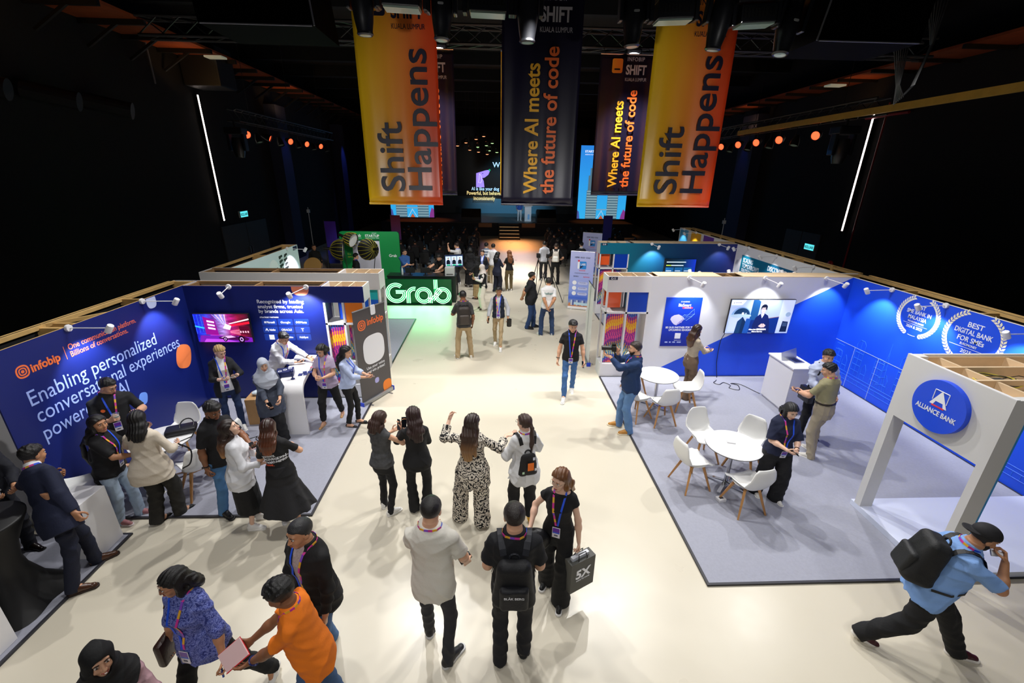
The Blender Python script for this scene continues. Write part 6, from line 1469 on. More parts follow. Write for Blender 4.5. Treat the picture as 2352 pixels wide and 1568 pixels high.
for k, (px_, pz, c_) in enumerate([(-2.48, 6.25, 0), (-1.9, 6.45, 0), (-1.2, 6.68, 0), (-.68, 6.87, 0), (-1.65, 6.0, 0), (-1.05, 5.88, 0), (-.45, 5.75, 0), (-1.1, 6.2, 1), (-.5, 6.3, 1), (-.1, 6.45, 1), (-.3, 5.98, 1), (.22, 5.88, 1)]):
    t = thing('stage_lamp', ('amber stage lamp in the grid above the stage', 'pale green stage lamp in the grid above stage')[c_], 'stage lamp', (px_, 33.0, pz), group=('amber lamps above the stage', 'green lamps above the stage')[c_])
    b = MB(); b.lathe([(.11, .0), (.12, .02), (.12, .22), (.06, .28), (0, .28)], 14); b.build('lamp_can', BLK, t, True); b = MB(); b.bar((0, 0, .26), (0, 0, 9.62-pz), .01, n=5); b.build('hanging_rod', BLK, t); b = MB(); b.lathe([(0, -.002), (.11, -.002)], 14); b.sphere((0, 0, 0), (.10, .10, .03), 10); b.build('lamp_lens', mat('lit_amber_lens', '#FF9A6A', .3, emit=2.5) if c_ == 0 else mat('lit_green_lens', '#B8F0A0', .3, emit=2), t)
# standing event flags far off
for i, (x, y, lb, c_) in enumerate(((-7.6, 20.6, 'purple event flag left of the green backdrop', '#4A1F9A'), (-5.4, 24.0, 'crimson event flag behind the green backdrop', '#8A1838'), (6.2, 25.2, 'indigo event flag in the dark right of aisle', '#2A1F8A'))):
    t = thing('event_flag', lb, 'flag', (x, y, 0)); MB().box(-.02, .48, -.004, .004, .5, 2.4).build('flag_cloth', grad_mat('flag_print_%d' % i, 'Z', .5, 2.4, [(0, '#1B2A8A'), (1, c_)], ), t); b = MB(); b.bar((-.03, 0, 0), (-.03, 0, 2.45), .014); b.box(-.25, .2, -.2, .2, 0, .02); b.build('flag_pole', BLK, t)
for x, y, z0, z1, lb in ((-9.0, 22.5, 0, 2.85, 'thin white pole left of the green backdrop'), (10.6, 20.4, 0, 2.75, 'thin white camera pole behind right booth wall')):
    t = thing('slim_pole', lb, 'pole', (x, y, 0)); MB().bar((0, 0, z0), (0, 0, z1), .018).build('pole', mat('pale_pole', '#B8BAC0', .4), t); MB().box(-.06, .06, -.06, .06, z1-.25, z1-.1).build('pole_box', mat('pale_pole', '#B8BAC0', .4), t); MB().lathe([(0, 0), (.2, 0), (.2, .02), (0, .02)], 16).build('pole_base', BLK, t)
# ---------------------------------------------------------------- hanging banners
DARK = '#17132A'
def banner(label, x0, x1, y, z0, z1, kind, mirror=False):
    t = thing('hanging_banner', label, 'banner', ((x0+x1)/2, y, z0), group='tall banners hung over the aisle'); w_ = x1-x0; h = z1-z0
    n, m = 25, 30; V = []; F = []
    for j in range(m+1):
        for i in range(n):
            u = -w_/2+w_*i/(n-1); v = h*j/m; V.append((u, .012*math.sin(u*9+1.3*y)*math.sin(v*1.1+u*2)+.006*math.sin(u*23), v))
    for j in range(m):
        for i in range(n-1): a = j*n+i; F.append((a, a+1, a+n+1, a+n))
    if kind == 'orange': pm = grad_mat('yellow_orange_print', 'X', -w_/2, w_/2, [(0, '#F5C71E'), (.3, '#F7AE28'), (.62, '#FB8A3E'), (.85, '#F75E2C'), (1, '#F0481F')], rough=.28)
    elif kind == 'yellow': pm = mat('yellow_banner_print', '#F0BC2C', .3)
    else: pm = mat('midnight_banner_print', DARK, .32)
    o = put('banner_sheet', V, F, pm, t, True); sd = o.modifiers.new('t', 'SOLIDIFY'); sd.thickness = .004
    for zz in (0, h): b = MB(); b.bar((-w_/2, 0, zz), (w_/2, 0, zz), .013, n=8); b.build('banner_rod', pm if zz == 0 else SILV, t)
    for u in (-.4, .4):
        b = MB(); b.bar((u, 0, h), (u, 0, 9.2-z0) if y < 7 else (u, .205, 6.61-z0), .005, n=5); b.build('hanging_cord', BLK, t)
    if kind == 'yellow': return t
    M = face_frame((0, -.022, 0), (1, 0, 0), (0, 0, 1))
    if kind == 'orange':
        im = mat('midnight_letter_print', '#1A1530', .4); zz = .10
        text('lettering', 'Shift', M, .42, im, t, -w_/2+.47*w_/.94, .14, rot=PI/2, width=.80, bold=.012); text('lettering', 'Happens', M, .42, im, t, -w_/2+.81*w_/.94, .14, rot=PI/2, width=1.55, bold=.012)
        lm = im; sm_ = im
    else:
        text('lettering', 'Where AI meets', M, .235, mat('amber_letter_print', '#F6B62C', .4), t, -w_/2+.45*w_/.94, .14, rot=PI/2, width=1.46, bold=.02); text('lettering', 'the future of code', M, .235, mat('orange_letter_print', '#F5702C', .4), t, -w_/2+.67*w_/.94, .14, rot=PI/2, width=1.63, bold=.02)
        lm = mat('silver_letter_print', '#C2C0C8', .4); sm_ = grad_mat('amber_square_print', 'X', -w_/2, 0, [(0, '#F6C22C'), (1, '#F5702C')])
    b0 = 1.87
    text('lettering', 'SHIFT', M, .20, lm, t, .0-.03, b0+.14, width=.36, bold=.03); text('lettering', 'INFOBIP', M, .085, lm, t, -.02, b0+.34, width=.30, space=1.15, bold=.006); text('lettering', 'KUALA LUMPUR', M, .075, lm, t, -.035, b0+.035, width=.38)
    b = MB(); 
    b.prism(rrect(.185, .22, .03, 5, -.185, b0+.265), 0, .002, M=M); b.build('logo_mark', sm_, t); flat('logo_mark', [(-.235, b0+.20), (-.135, b0+.20), (-.135, b0+.225), (-.235, b0+.225)], M, pm if kind != 'orange' else mat('amber_bar_print', '#F7A52C', .4), t, .002, .004)
    return t
banner('yellow to orange hanging banner at left of aisle', -1.605, -.66, 6.0, 4.12, 7.0, 'orange')
banner('dark hanging banner in the middle of the front row', .095, 1.035, 6.0, 4.13, 7.0, 'dark')
banner('yellow to orange hanging banner at right of aisle', 1.895, 2.865, 6.0, 4.13, 7.0, 'orange')
banner('dark hanging banner half hidden behind left orange banner', -1.64, -.69, 8.8, 4.12, 6.47, 'dark')
banner('plain yellow hanging banner behind the middle dark banner', .125, 1.07, 8.8, 4.15, 6.47, 'yellow')
banner('dark hanging banner of the rear row right of middle', 1.86, 2.83, 8.8, 4.155, 6.47, 'dark')
# truss with lit floodlights behind the rear banners
def truss(name, label, a, b_, s_=.28, m=None):
    a, b_ = Vector(a), Vector(b_); t = thing(name, label, 'truss', (a+b_)/2); o = Vector(t.location); d = (b_-a); L_ = d.length; d.normalize(); u = d.cross(Vector((0, 0, 1))).normalized(); v = Vector((0, 0, 1))
    m = m or mat('black_truss_steel', '#141416', .5); b = MB(); cs = [(-1, -1), (1, -1), (1, 1), (-1, 1)]
    for p, q in cs: b.bar(a-o+u*p*s_/2+v*q*s_/2, b_-o+u*p*s_/2+v*q*s_/2, .024, n=6)
    b.build('chord', m, t); b = MB(); n = max(2, int(L_/s_/1.3))
    for i in range(n):
        p0 = a-o+d*L_*i/n; p1 = a-o+d*L_*(i+1)/n
        for k in range(4):
            c0, c1 = cs[k], cs[(k+1) % 4]; b.bar(p0+u*c0[0]*s_/2+v*c0[1]*s_/2, p1+u*c1[0]*s_/2+v*c1[1]*s_/2, .012, n=5)
    b.build('lacing', m, t)
    for q in (.12, .5, .88):
        c = a-o+d*L_*q; b = MB(); b.bar(c+v*s_*.4, Vector((c.x, c.y, 9.62-o.z)), .008, n=5); b.build('hanging_cable', BLK, t)
    return t
truss('light_truss', 'black truss above the rear row of banners', (-6, 9.15, 6.75), (8, 9.15, 6.75))
for x, lb in ((-2.0, 'lit floodlight hidden behind the left orange banner'), (-.95, 'lit floodlight at the right edge of left banner'), (2.45, 'bright lit floodlight above the rear dark banner'), (3.6, 'lit floodlight hidden behind right orange banner')):
    t = thing('floodlight', lb, 'floodlight', (x, 8.90, 6.47), group='lit floodlights on the rear truss'); b = MB(); b.box(-.14, .14, -.06, .08, -.02, .10, 0, .02); b.build('housing', BLK, t); b = MB(); b.sphere((0, -.062, -.0), (.11, .02, .035), 14); b.build('lens', mat('lit_flood_lens', '#F2F6FF', .3, emit=40), t); b = MB(); b.bar((0, .03, .08), (0, .112, .14), .02); b.build('bracket', BLK, t)
# near truss with moving heads and wash bars
truss('light_truss', 'black truss carrying the moving head lamps near viewer', (-3.6, 4.72, 6.62), (4.4, 4.72, 6.62), .3)
HB = mat('moving_head_black', '#17181C', .38, coat=.3); LENS = mat('dark_glass_lens', '#A8C0B4', .1, spec=.9)
def moving_head(label, x, z, tilt=4, roll=0):
    t = thing('moving_head', label, 'stage lamp', (x, 4.62, z), group='moving heads on the near truss', rot=(0, rad(roll), 0))
    MB().box(-.15, .15, -.11, .13, .50, .66, 0, .015).build('base_box', HB, t)
    for s_ in (-1, 1):
        b = MB(); b.box(s_*.118-.018, s_*.118+.018, -.05, .05, .18, .52, 0, .012); b.build('yoke_arm', HB, t)
    MB().box(-.136, .136, -.055, .055, .46, .51, 0, .01).build('yoke_bridge', HB, t)
    b = MB(); b.lathe([(0, .44), (.06, .44), (.085, .40), (.092, .30), (.092, .20), (.080, .10), (.066, .02), (.068, .012), (.072, .0), (.060, -.012), (.050, -.006), (0, .002)], 24, M=Matrix.Rotation(rad(tilt), 3, 'X')); hd = b.build('lamp_body', HB, t, True)
    b = MB(); b.lathe([(0, -.008), (.05, -.010)], 20, M=Matrix.Rotation(rad(tilt), 3, 'X')); b.build('lens', LENS, hd)
    b = MB(); b.prism(rrect(.05, .018, .008), 0, .003, M=face_frame((0, -.093, .24), (1, 0, 0), (0, 0, 1))); b.build('name_plate', mat('pale_plate', '#A8ACB0', .4), hd)
    b = MB(); b.bar((0, 0, .66), (0, .05, .82), .02); b.build('clamp', BLK, t); return t
for i, (x, z, lb) in enumerate(((-1.13, 5.63, 'black moving head leftmost on the near truss'), (-.46, 5.61, 'black moving head right of left orange banner'), (.30, 5.61, 'black moving head before the middle dark banner'), (1.25, 5.60, 'black moving head left of the right orange banner'), (2.0, 5.59, 'black moving head before the right orange banner'), (2.64, 5.57, 'black moving head rightmost on the near truss'))): moving_head(lb, x, z, (3, -2, 2, 0, 5, -6)[i], (0, 2, 0, -2, 5, 8)[i])
def wash_bar(label, x, z, roll=0):
    t = thing('wash_light', label, 'stage lamp', (x, 4.6, z), group='wash bars on the near truss', rot=(0, rad(roll), 0))
    MB().box(-.20, .20, -.10, .12, .16, .36, 0, .012).build('base_box', HB, t)
    for s_ in (-1, 1): b = MB(); b.box(s_*.20-.018, s_*.20+.018, -.05, .05, .0, .2, 0, .008); b.build('yoke_arm', HB, t)
    b = MB(); b.box(-.16, .16, -.09, .09, .01, .15, 0, .01); bd = b.build('lamp_body', HB, t)
    b = MB(); [b.box(-.14+.031*k, -.118+.031*k, -.094, -.088, .05, .12) for k in range(9)]; b.build('cooling_fin', mat('fin_black', '#050506', .6), bd)
    MB().box(-.15, .15, -.075, .075, -.004, .012).build('lens', LENS, bd); b = MB(); b.bar((0, 0, .36), (0, .1, .75), .02); b.build('clamp', BLK, t)
for x, z, lb, r_ in ((-.79, 5.81, 'black wash bar above the word on left banner', 2), (-.05, 5.79, 'black wash bar between left and middle banners', 1), (1.59, 5.78, 'black wash bar above the right orange banner', -3), (2.33, 5.77, 'black wash bar right of the right orange banner', -4)): wash_bar(lb, x, z, r_)
for x, lb, s_ in ((-2.16, 'large black hanging loudspeaker at upper left', 1), (3.62, 'large black hanging loudspeaker at upper right', -1)):
    t = thing('hanging_loudspeaker', lb, 'loudspeaker', (x, 5.2, 5.74)); b = MB(); b.prism([(-.52, 0), (.52, 0), (.40, 1.2), (-.62*s_ if s_ > 0 else -.40, 1.2)] if s_ > 0 else [(-.52, 0), (.52, 0), (.62, 1.2), (-.32, 1.2)], -.35, .35, M=Matrix(((1, 0, 0, 0), (0, 0, 1, 0), (0, 1, 0, 0), (0, 0, 0, 1)))); b.build('cabinet', mat('loudspeaker_grey', '#020203', .85, spec=.05), t)
    b = MB(); b.bar((-.5, -.36, .0), (.5, -.36, .0), .008); b.bar((.52*s_, -.36, 0), (.42*s_ if s_ > 0 else -.32, -.36, 1.2), .008); b.build('edge_trim', mat('pale_edge', '#6A6C74', .4), t); MB().bar((0, 0, 1.2), (0, 0, 1.9), .015).build('hanging_rod', BLK, t)
t = thing('cable_loop', 'long black cable loop hanging at upper right', 'cable', (5.15, 6.0, 6.6))
for i in range(7):
    b = MB(); b.tube([(-.12-.02*i+.04*math.sin(i), .02*i, .45), (-.10-.03*i, .02*i, .0), (-.16-.012*i, .02*i, -.6), (-.13+.01*i, .02*i, -1.0), (-.04, .02*i, -1.13-.012*i), (.06+.01*i, .02*i, -1.0), (.14+.012*i, .02*i, -.55), (.16-.03*i, .02*i, .0), (.12+.03*i, .02*i, .45)], .007, 5); b.build('cable_strand', mat('black_cable', '#1A1A1D', .5), t)
# side trusses with par lamps
GB = mat('gold_light_paint', '#A8812E', .5, var=.2)  # gold light on the steel bar, put into its base colour
def par(t_label, loc, d, lit, grp):
    t = thing('par_lamp', t_label, 'stage lamp', loc, group=grp); q = Vector(d).normalized().to_track_quat('Z', 'Y').to_matrix()
    b = MB(); b.lathe([(0, -.28), (.07, -.28), (.12, -.1), (.125, .04), (.115, .04)], 16, M=q); b.build('lamp_can', BLK, t, True); b = MB(); b.lathe([(0, .0), (.118, .0)], 16, M=q); b.build('lens', mat('lit_coral_lens', '#FF5A32', .3, emit=2.2) if lit else LENS, t); b = MB(); b.bar((0, 0, .1), (0, 0, .40), .014); b.bar((-.2, 0, .36), (.2, 0, .36), .014) if abs(loc[2]-5.63) < .06 else b.bar((-.2, 0, .53), (.2, 0, .53), .014); b.bar((0, 0, .3), (0, 0, .54), .012) if loc[2] < 5.5 else None; b.build('yoke', BLK, t)
truss('light_truss', 'long dark side truss at upper left with lamps', (-8.4, 16.1, 6.15), (-8.4, 25, 6.15), .34)
for i, y in enumerate((16.8, 18.4, 20.2, 21.9, 23.6)): par(['coral par lamp nearest on the left side truss', 'coral par lamp second nearest on left side truss', 'coral par lamp middle of the left side truss', 'coral par lamp second farthest on left side truss', 'coral par lamp farthest on the left side truss'][i], (-8.4, y, 5.62), (.75, -.55, -.25) if i != 1 else (.9, .1, -.4), True, 'coral lamps of the left side truss')
for i, y in enumerate((17.6, 19.3, 21.0, 22.7, 24.4)): par('dark unlit par lamp between coral lamps on left truss', (-8.4, y, 5.45), (.3, -.2, -.9), False, 'unlit lamps of the left side truss')
truss('light_truss', 'long dark side truss at upper right with lamps', (9.1, 11.2, 6.12), (9.1, 22, 6.12), .34)
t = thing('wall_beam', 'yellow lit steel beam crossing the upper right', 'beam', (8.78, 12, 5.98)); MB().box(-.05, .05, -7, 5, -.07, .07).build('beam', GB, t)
for i, y in enumerate((12.9, 14.6, 15.9, 17.1, 18.4)): par(['coral par lamp nearest on the right side truss', 'coral par lamp second nearest on right side truss', 'coral par lamp middle of the right side truss', 'coral par lamp second farthest on right side truss', 'coral par lamp farthest on the right side truss'][i], (9.1, y+.4, 5.64), (-.75, -.55, -.25), True, 'coral lamps of the right side truss')
for i, y in enumerate((14.2, 15.5, 16.8, 18.1)): par('dark unlit par lamp between coral lamps on right truss', (9.1, y, 5.45), (-.3, -.2, -.9), False, 'unlit lamps of the right side truss')
for x, y, z, lb in ((-8.4, 16.1, 4.98, 'big dark moving head at left truss end'), (9.1, 12.2, 4.98, 'big dark moving head at right truss end')):
    t = thing('moving_head', lb, 'stage lamp', (x, y, z)); MB().box(-.28, .28, -.2, .2, .6, .8, 0, .03).build('base_box', HB, t)
    for s_ in (-1, 1): MB().box(s_*.24-.04, s_*.24+.04, -.1, .1, .1, .62, 0, .02).build('yoke_arm', HB, t)
    b = MB(); b.lathe([(0, .5), (.15, .5), (.19, .3), (.17, .05), (.13, -.1), (0, -.1)], 20); b.build('lamp_body', HB, t, True); b = MB(); b.bar((0, 0, .8), (0, 0, 1.0), .03); b.bar((-.2, 0, .99), (.2, 0, .99), .02); b.build('clamp', BLK, t)
# LED strips, exit signs and red pipe on the walls
for x, y, z0, z1, n, lb in ((WL+.06, 19.1, 2.53, 7.1, 1, 'warm white vertical light strip on left wall'), (WR-.06, 17.15, 2.6, 6.7, -1, 'warm white vertical light strip on right wall')):
    t = thing('light_strip', lb, 'wall light', (x, y, z0)); MB().box(-.03, .03, -.05, .05, -.05, z1-z0+.05).build('channel', BLK, t); MB().box(min(n*.03, n*.045), max(n*.03, n*.045), -.03, .03, 0, z1-z0).build('tube', mat('lit_warm_tube', '#FFEADF', .3, emit=9), t)
for x, y, z, n, lb in ((WL+.05, 20.7, 2.66, 1, 'cyan lit exit sign above left door'), (WR-.05, 18.75, 1.72, -1, 'cyan lit exit sign on the right wall')):
    t = thing('exit_sign', lb, 'exit sign', (x, y, z)); MB().box(-.04, .04, -.32, .32, -.14, .14, 0, .01).build('sign_box', mat('sign_grey', '#8A9A9C', .5), t)
    M = face_frame((n*.041, 0, 0), (0, n, 0), (0, 0, 1)) if n < 0 else face_frame((.041, 0, 0), (0, 1, 0), (0, 0, 1))
    scr('sign_face', [(-.30, -.12), (.30, -.12), (.30, .12), (-.30, .12)], M, '#5FE8F0', t, 1.1); text('lettering', 'KELUAR', M, .16, mat('green_sign_print', '#0A5A5E', .5), t, -.27, -.06, width=.54, bold=.02)
t = thing('fire_pipe', 'thin red fire pipe running up the right wall', 'pipe', (WR-.12, 16.55, 0)); MB().bar((0, 0, .1), (0, 0, 7.0), .03).build('pipe', mat('red_pipe_paint', '#8A1018', .4), t); MB().bar((0, -.9, 6.6), (0, .9, 6.6), .05).build('branch', mat('red_pipe_paint', '#8A1018', .4), t)
t = thing('fire_bell', 'red round fire bell on the right wall', 'bell', (WR-.08, 17.3, 1.25)); b = MB(); b.sphere((0, 0, 0), (.08, .15, .15), 16); b.build('gong', mat('red_bell_paint', '#A01018', .3), t, True); MB().box(.0, .08, -.06, .06, -.25, -.1).build('bell_mount', BLK, t)
t = thing('projector_box', 'dark projector box above the left wall strip', 'projector', (WL+.9, 18.9, 7.3)); MB().box(-.8, .5, -.5, .6, 0, 1.3, 0, .05).build('case', mat('dark_case', '#17171A', .6), t); b = MB(); b.bar((-.8, -2.0, -.2), (-.8, -2.0, 1.6), .025); b.bar((-.8, -2.0, 1.6), (-.4, -1.6, 1.7), .025); b.build('hanger', mat('pale_edge', '#6A6C74', .4), t)
for x, y, z, lb in ((WL+1.5, 18.2, 8.18, 'pale flat ceiling lamp by the left orange soffit'), (WR-1.2, 18.0, 7.75, 'pale flat ceiling lamp by the right orange soffit')):
    t = thing('ceiling_lamp', lb, 'lamp', (x, y, z)); MB().box(-.3, .3, -.18, .18, -.06, .0, 0, .01).build('lamp_tray', mat('pale_tray', '#B8BCA8', .5, emit=.25), t)
for i, (x, y) in enumerate(((WL+.5, 10.5), (WL+.5, 12.2), (WL+.5, 13.9))):
    t = thing('wall_lamp', 'dark drum lamp high on the left wall', 'stage lamp', (x, y, 6.2), group='dark drum lamps on the left wall'); b = MB(); b.bar((-.4, 0, 0), (.5, .4, -.2), .22, n=16); b.build('drum', mat('dark_case', '#17171A', .6), t)
# ---------------------------------------------------------------- carried things
def in_hand(r, sg, name, label, cat, fn, off=(0, 0, 0), group=None):
    """a thing laid in a hand: local x = thumb side, y = finger direction, z = out of the palm"""
    p, d, n, t = r['hands'][sg]
    M = Matrix((t, d, n)).transposed()
    if M.determinant() < 0: M = Matrix((-t, d, n)).transposed()
    o = thing(name, label, cat, p+M @ Vector(off), group=group, rot=M.to_euler()); fn(o); return o
def phone(r, sg, label, col='#101014', lit=None, off=(0, -.005, .022)):
    def fn(o):
        MB().box(-.036, .036, -.075, .075, -.004, .004, 0, .003).build('phone_case', mat('phone_'+col.strip('#'), col, .3), o)
        MB().box(-.032, .032, -.070, .070, .0035, .005).build('phone_screen', mat('phone_glass', '#0A0C12', .1) if not lit else mat('lit_phone', lit, .3, emit=.8), o)
    return in_hand(r, sg, 'phone', label, 'phone', fn, off)
def decal(r, s, size, x, z, m, back=True, width=None, bold=.015, line=1.):
    V, F = text_mesh(s, size, bold=bold, width=width, ext=0, line=line); k = 1/r['s']
    dr = r['Rt'] @ A3((0, 1 if back else -1, 0)); L = [((x+v.x*k)*(1 if back else -1), -.45 if back else .45, z+v.y*k) for v in V]
    P_ = r['hug'](r['W2'](L), [dr]*len(L), .006); return put('print', P_*r['s'], F, m, r['root'])
def backpack(r, label, col, w_=.30, h_=.42, d_=.17, zc=.24, strap='#0C0C0E', pocket=True, mark=None, lower=True, name='backpack'):
    t = thing(name, label, 'bag', r['loc'], r['rz']); P, Rt = r['P'], r['Rt']; s = r['s']
    c = A3((0, -.118*r['wd']**.5-d_/2, zc))
    def rb(q, cc, hf, rd): v = np.abs(q-A3(cc))-(A3(hf)-rd); return np.sqrt((np.maximum(v, 0)**2).sum(1))+np.minimum(v.max(1), 0)-rd
    def f(p):
        q = (p-P) @ Rt; k = 1+.18*np.clip((q[:, 2]-zc)/(h_/2), -1, 1); q2 = q.copy(); q2[:, 0] *= k
        q2[:, 1] = (q[:, 1]-c[1])*(1+.22*np.clip((q[:, 2]-zc)/(h_/2), -1, 1))+c[1]
        return rb(q2, c, (w_/2, d_/2, h_/2), .065)+.6*wrinkle(p, .003, 3.)
    lo, hi = r['bbox']([P+Rt @ c], max(h_, .3)); m = mat('bag_cloth_'+col.strip('#'), col, .65, bump=.3, bscale=80)
    r['emit']('pack_body', f, lo, hi, max(.008, r['R'][0]*.9), m, t)
    if pocket:
        def g(p): q = (p-P) @ Rt; return rb(q, c+A3((0, -d_/2-.005, -h_*.17)), (w_*.38, .04, h_*.26), .035)+.6*wrinkle(p, .003, 1.)
        r['emit']('front_pocket', g, lo, hi, max(.008, r['R'][0]*.9), mat('bag_pocket_'+col.strip('#'), tuple(min(1, x*1.25+.012) for x in [int(col.strip('#')[i:i+2], 16)/255 for i in (0, 2, 4)]), .6, bump=.3, bscale=80), t)
    sm_ = mat('bag_strap', strap, .6)
    for sg in (-1, 1):
        A = [rad(a) for a in (158, 140, 122, 105, 88, 70, 52, 34, 16, 0, -18)]
        L = [(sg*(.085+.035*math.sin(min(PI/2, i/6*PI/2)))*r['wd'], .42*math.cos(a), .34+.42*math.sin(a)) for i, a in enumerate(A)]; D = [Rt @ A3((0, -math.cos(a), -math.sin(a))) for a in A]
        pts = r['hug'](r['W2'](L), D, .010); r['ribbon']('shoulder_strap', pts, -np.array(D), .052, sm_, t)
        if lower:
            L2 = [(sg*.5*math.sin(rad(a)), .5*math.cos(rad(a)), .16-.05*i) for i, a in enumerate((35, 60, 90, 125))]; D2 = [Rt @ A3((-l[0]*2, -l[1]*2, 0)) for l in L2]
            p2 = r['hug'](r['W2'](L2), D2, .008); r['ribbon']('lower_strap', p2, -np.array(D2), .025, sm_, t)
    b = MB(); hb = [P+Rt @ (c+A3((.04*math.cos(a), d_*.3, h_/2-.01+.04*math.sin(a)))) for a in np.linspace(0, PI, 8)]; b.tube([Vector((v*s).tolist()) for v in hb], .010, 6); b.build('grab_handle', sm_, t)
    if mark:
        V, F = text_mesh(mark, .034, align='CENTER', bold=.02, ext=0); y_ = c[1]-d_/2-.05
        put('maker_print', np.array([(P+Rt @ (c+A3((v.x/s, -d_/2-.048, v.y/s-h_*.10)))) for v in V])*s, F, WTX, t)
    return t
def watch(r, sg, col='#16161A'):
    Sh, E, Wp, d, n, t_, c = r['arms'][sg]; s = r['s']; a = nrm(Wp-E); ctr = Wp-a*.035; u = nrm(np.cross(a, A3((.3, .2, 1)))); v = np.cross(a, u)
    b = MB(); b.tube([Vector(((ctr+.031*(math.cos(k)*u+math.sin(k)*v))*s).tolist()) for k in np.linspace(0, 2*PI, 15)], .007*s, 6); b.sphere(Vector(((ctr-n*.033)*s).tolist()), (.018*s, .018*s, .012*s), 10); b.build('wristwatch', mat('watch_strap', col, .4), r['root'], True)
DEN = dict(mn='denim', var=.3)
BLK_T = dict(kind='trousers', c='#131316')
W_SN = ('sneaker', '#ECEAE6', '#F4F2EE')
LY = lambda z=.12, **k: dict(z=z, **k)
FR = lambda sg, z=1.12, x=.08, y=.34: (sg*x, y, z)
PALM_UP = dict(n=(0, -.15, 1), curl=.75); PALM_UP2 = dict(n=(0, -.4, 1), curl=.7)
BLZ = [(-.4, .10), (-.1, .075), (.1, .05), (.3, .05), (.45, .06), (.56, .055)]

# ---------------------------------------------------------------- foreground left
r = person('smiling person in black headscarf and pink top at bottom edge', -2.61, 2.05, 138, 1.6, 'f', 1.06, head=(-14, 0, 0), hl=(-.15, .30, 1.02), hr=(.12, .28, 1.04), hair=('hijab', '#0D0D0F', 0, '#1A1210', .16), skin_c='light', smile=2,
  top=dict(c='#C9A2AC', sleeve=1.8, hem=-.3, flare=.04, e=.022, name='tunic'), bot=dict(c='#1A1A1C', fit='wide'), lan=LY(.16, all=1))
t = thing('handbag', 'black bag in the hands of pink top person', 'bag', r['hands'][-1][0]+Vector((.02, 0, -.16))); MB().box(-.14, .14, -.05, .05, -.12, .12, 0, .03).build('bag_body', mat('black_leather', '#121216', .4, bump=.3), t, True); b = MB(); b.tube([(-.09, 0, .11), (-.07, 0, .2), (.07, 0, .2), (.09, 0, .11)], .008); b.build('bag_strap', BLK, t)
def blouse():
    m = bpy.data.materials.new('blue_leaf_blouse_cloth'); m.use_nodes = True; nt = m.node_tree; b_ = nt.nodes['Principled BSDF']; b_.inputs['Roughness'].default_value = .7
    tc = nt.nodes.new('ShaderNodeTexCoord'); n = nt.nodes.new('ShaderNodeTexNoise'); n.inputs['Scale'].default_value = 34; n.inputs['Detail'].default_value = 3; n.inputs['Distortion'].default_value = 2.2
    cr = ramp_node(nt, [(.38, '#26327E'), (.48, '#5563B4'), (.55, '#8C96D8'), (.62, '#3F4C9E')]); nt.links.new(tc.outputs['Object'], n.inputs['Vector']); nt.links.new(n.outputs['Fac'], cr.inputs[0]); nt.links.new(cr.outputs[0], b_.inputs['Base Color']); return m
r = person('person in blue patterned blouse and glasses at lower left', -2.44, 2.62, 192, 1.62, 'f', 1.12, side=3, head=(34, 10, 0), fl=(-.30, -.38, -15, .02, 30), fr=(.12, .22, 10), hl=(-.34, .12, .92), hr=(.30, .05, .84), gl=dict(curl=.9), hair=('long', '#0E0C0C', .006, '#0E0C0C', .17), skin_c='tan', smile=2,
  top=dict(mat=blouse(), sleeve=1.25, hem=-.20, flare=.025, e=.022, sr=.026, name='blouse', wr=.005), bot=dict(c='#121214', fit='straight'), glasses='#8A5A50', lan=LY(.02, blue=1))
t = thing('shoulder_bag', 'dark brown shoulder bag of the blue blouse person', 'bag', r['world']((.30, .06, .86))); b = MB(); b.box(-.032, .032, -.11, .11, -.14, .10, 0, .025); b.build('bag_body', mat('brown_leather', '#3A1F18', .4, bump=.2), t, True)
L = [(.155, -.05-.1, .46), (.16, .0, .5), (.165, .4, .42), (.19, .4, .30), (.21, .4, .18), (.23, .4, .06), (.24, .4, -.06)]; D = [r['Rt'] @ A3(v) for v in ((0, .3, -1), (0, 0, -1), (0, -1, -.2), (0, -1, 0), (0, -1, 0), (0, -1, 0), (0, -1, 0))]; r['ribbon']('bag_strap', r['hug'](r['W2'](L), D, .006), -np.array(D), .028, mat('brown_leather', '#3A1F18', .4, bump=.2), r['root'])
in_hand(r, -1, 'keys', 'blue and silver keys in hand of blue blouse person', 'keys', lambda o: [MB().box(-.012, .012, -.03, .04, 0, .01, 0, .003).build('key_fob', mat('blue_fob', '#2C4FA8', .3), o), MB().box(.014, .022, -.02, .05, 0, .004).build('key', SILV, o)], (0, .02, .02))
r = person('person in orange T-shirt holding booklet at lower left', -1.46, 2.45, -98, 1.70, 'm', .94, lean=10, head=(4, 12, 0), hl=(-.06, .46, .98), hr=(.08, .50, 1.02), gl=dict(n=(.2, .1, 1), curl=.35), gr=dict(n=(-.6, .1, .5), curl=.2), fl=(-.10, .16, -5), fr=(.12, -.14, 8), hair=('short', '#0D0C0C', .016), skin_c='brown',
  top=dict(c='#F57F17', e=.022, sleeve=.72, hem=-.20, straight=1.0, name='tshirt', wr=.006), bot=dict(c='#3E5C86', fit='straight', **DEN), lan=LY(.10))
watch(r, -1, '#1C2A6A')
def bk(o): MB().box(-.075, .075, -.10, .10, -.006, .006).build('booklet_pages', mat('pink_page', '#F3CFCF', .5), o); MB().box(-.079, -.072, -.104, .104, -.008, .008).build('booklet_spine', mat('red_cover', '#D8202A', .4), o); MB().box(-.074, .079, -.104, .104, -.009, -.006).build('booklet_cover', mat('red_cover', '#D8202A', .4), o)
in_hand(r, 1, 'booklet', 'red and white booklet in hands of orange T-shirt person', 'booklet', bk, (0, .05, .05))
PAT = mat('dotted_shirt_cloth', '#B9A9A6', .8, var=.5, vscale=70)
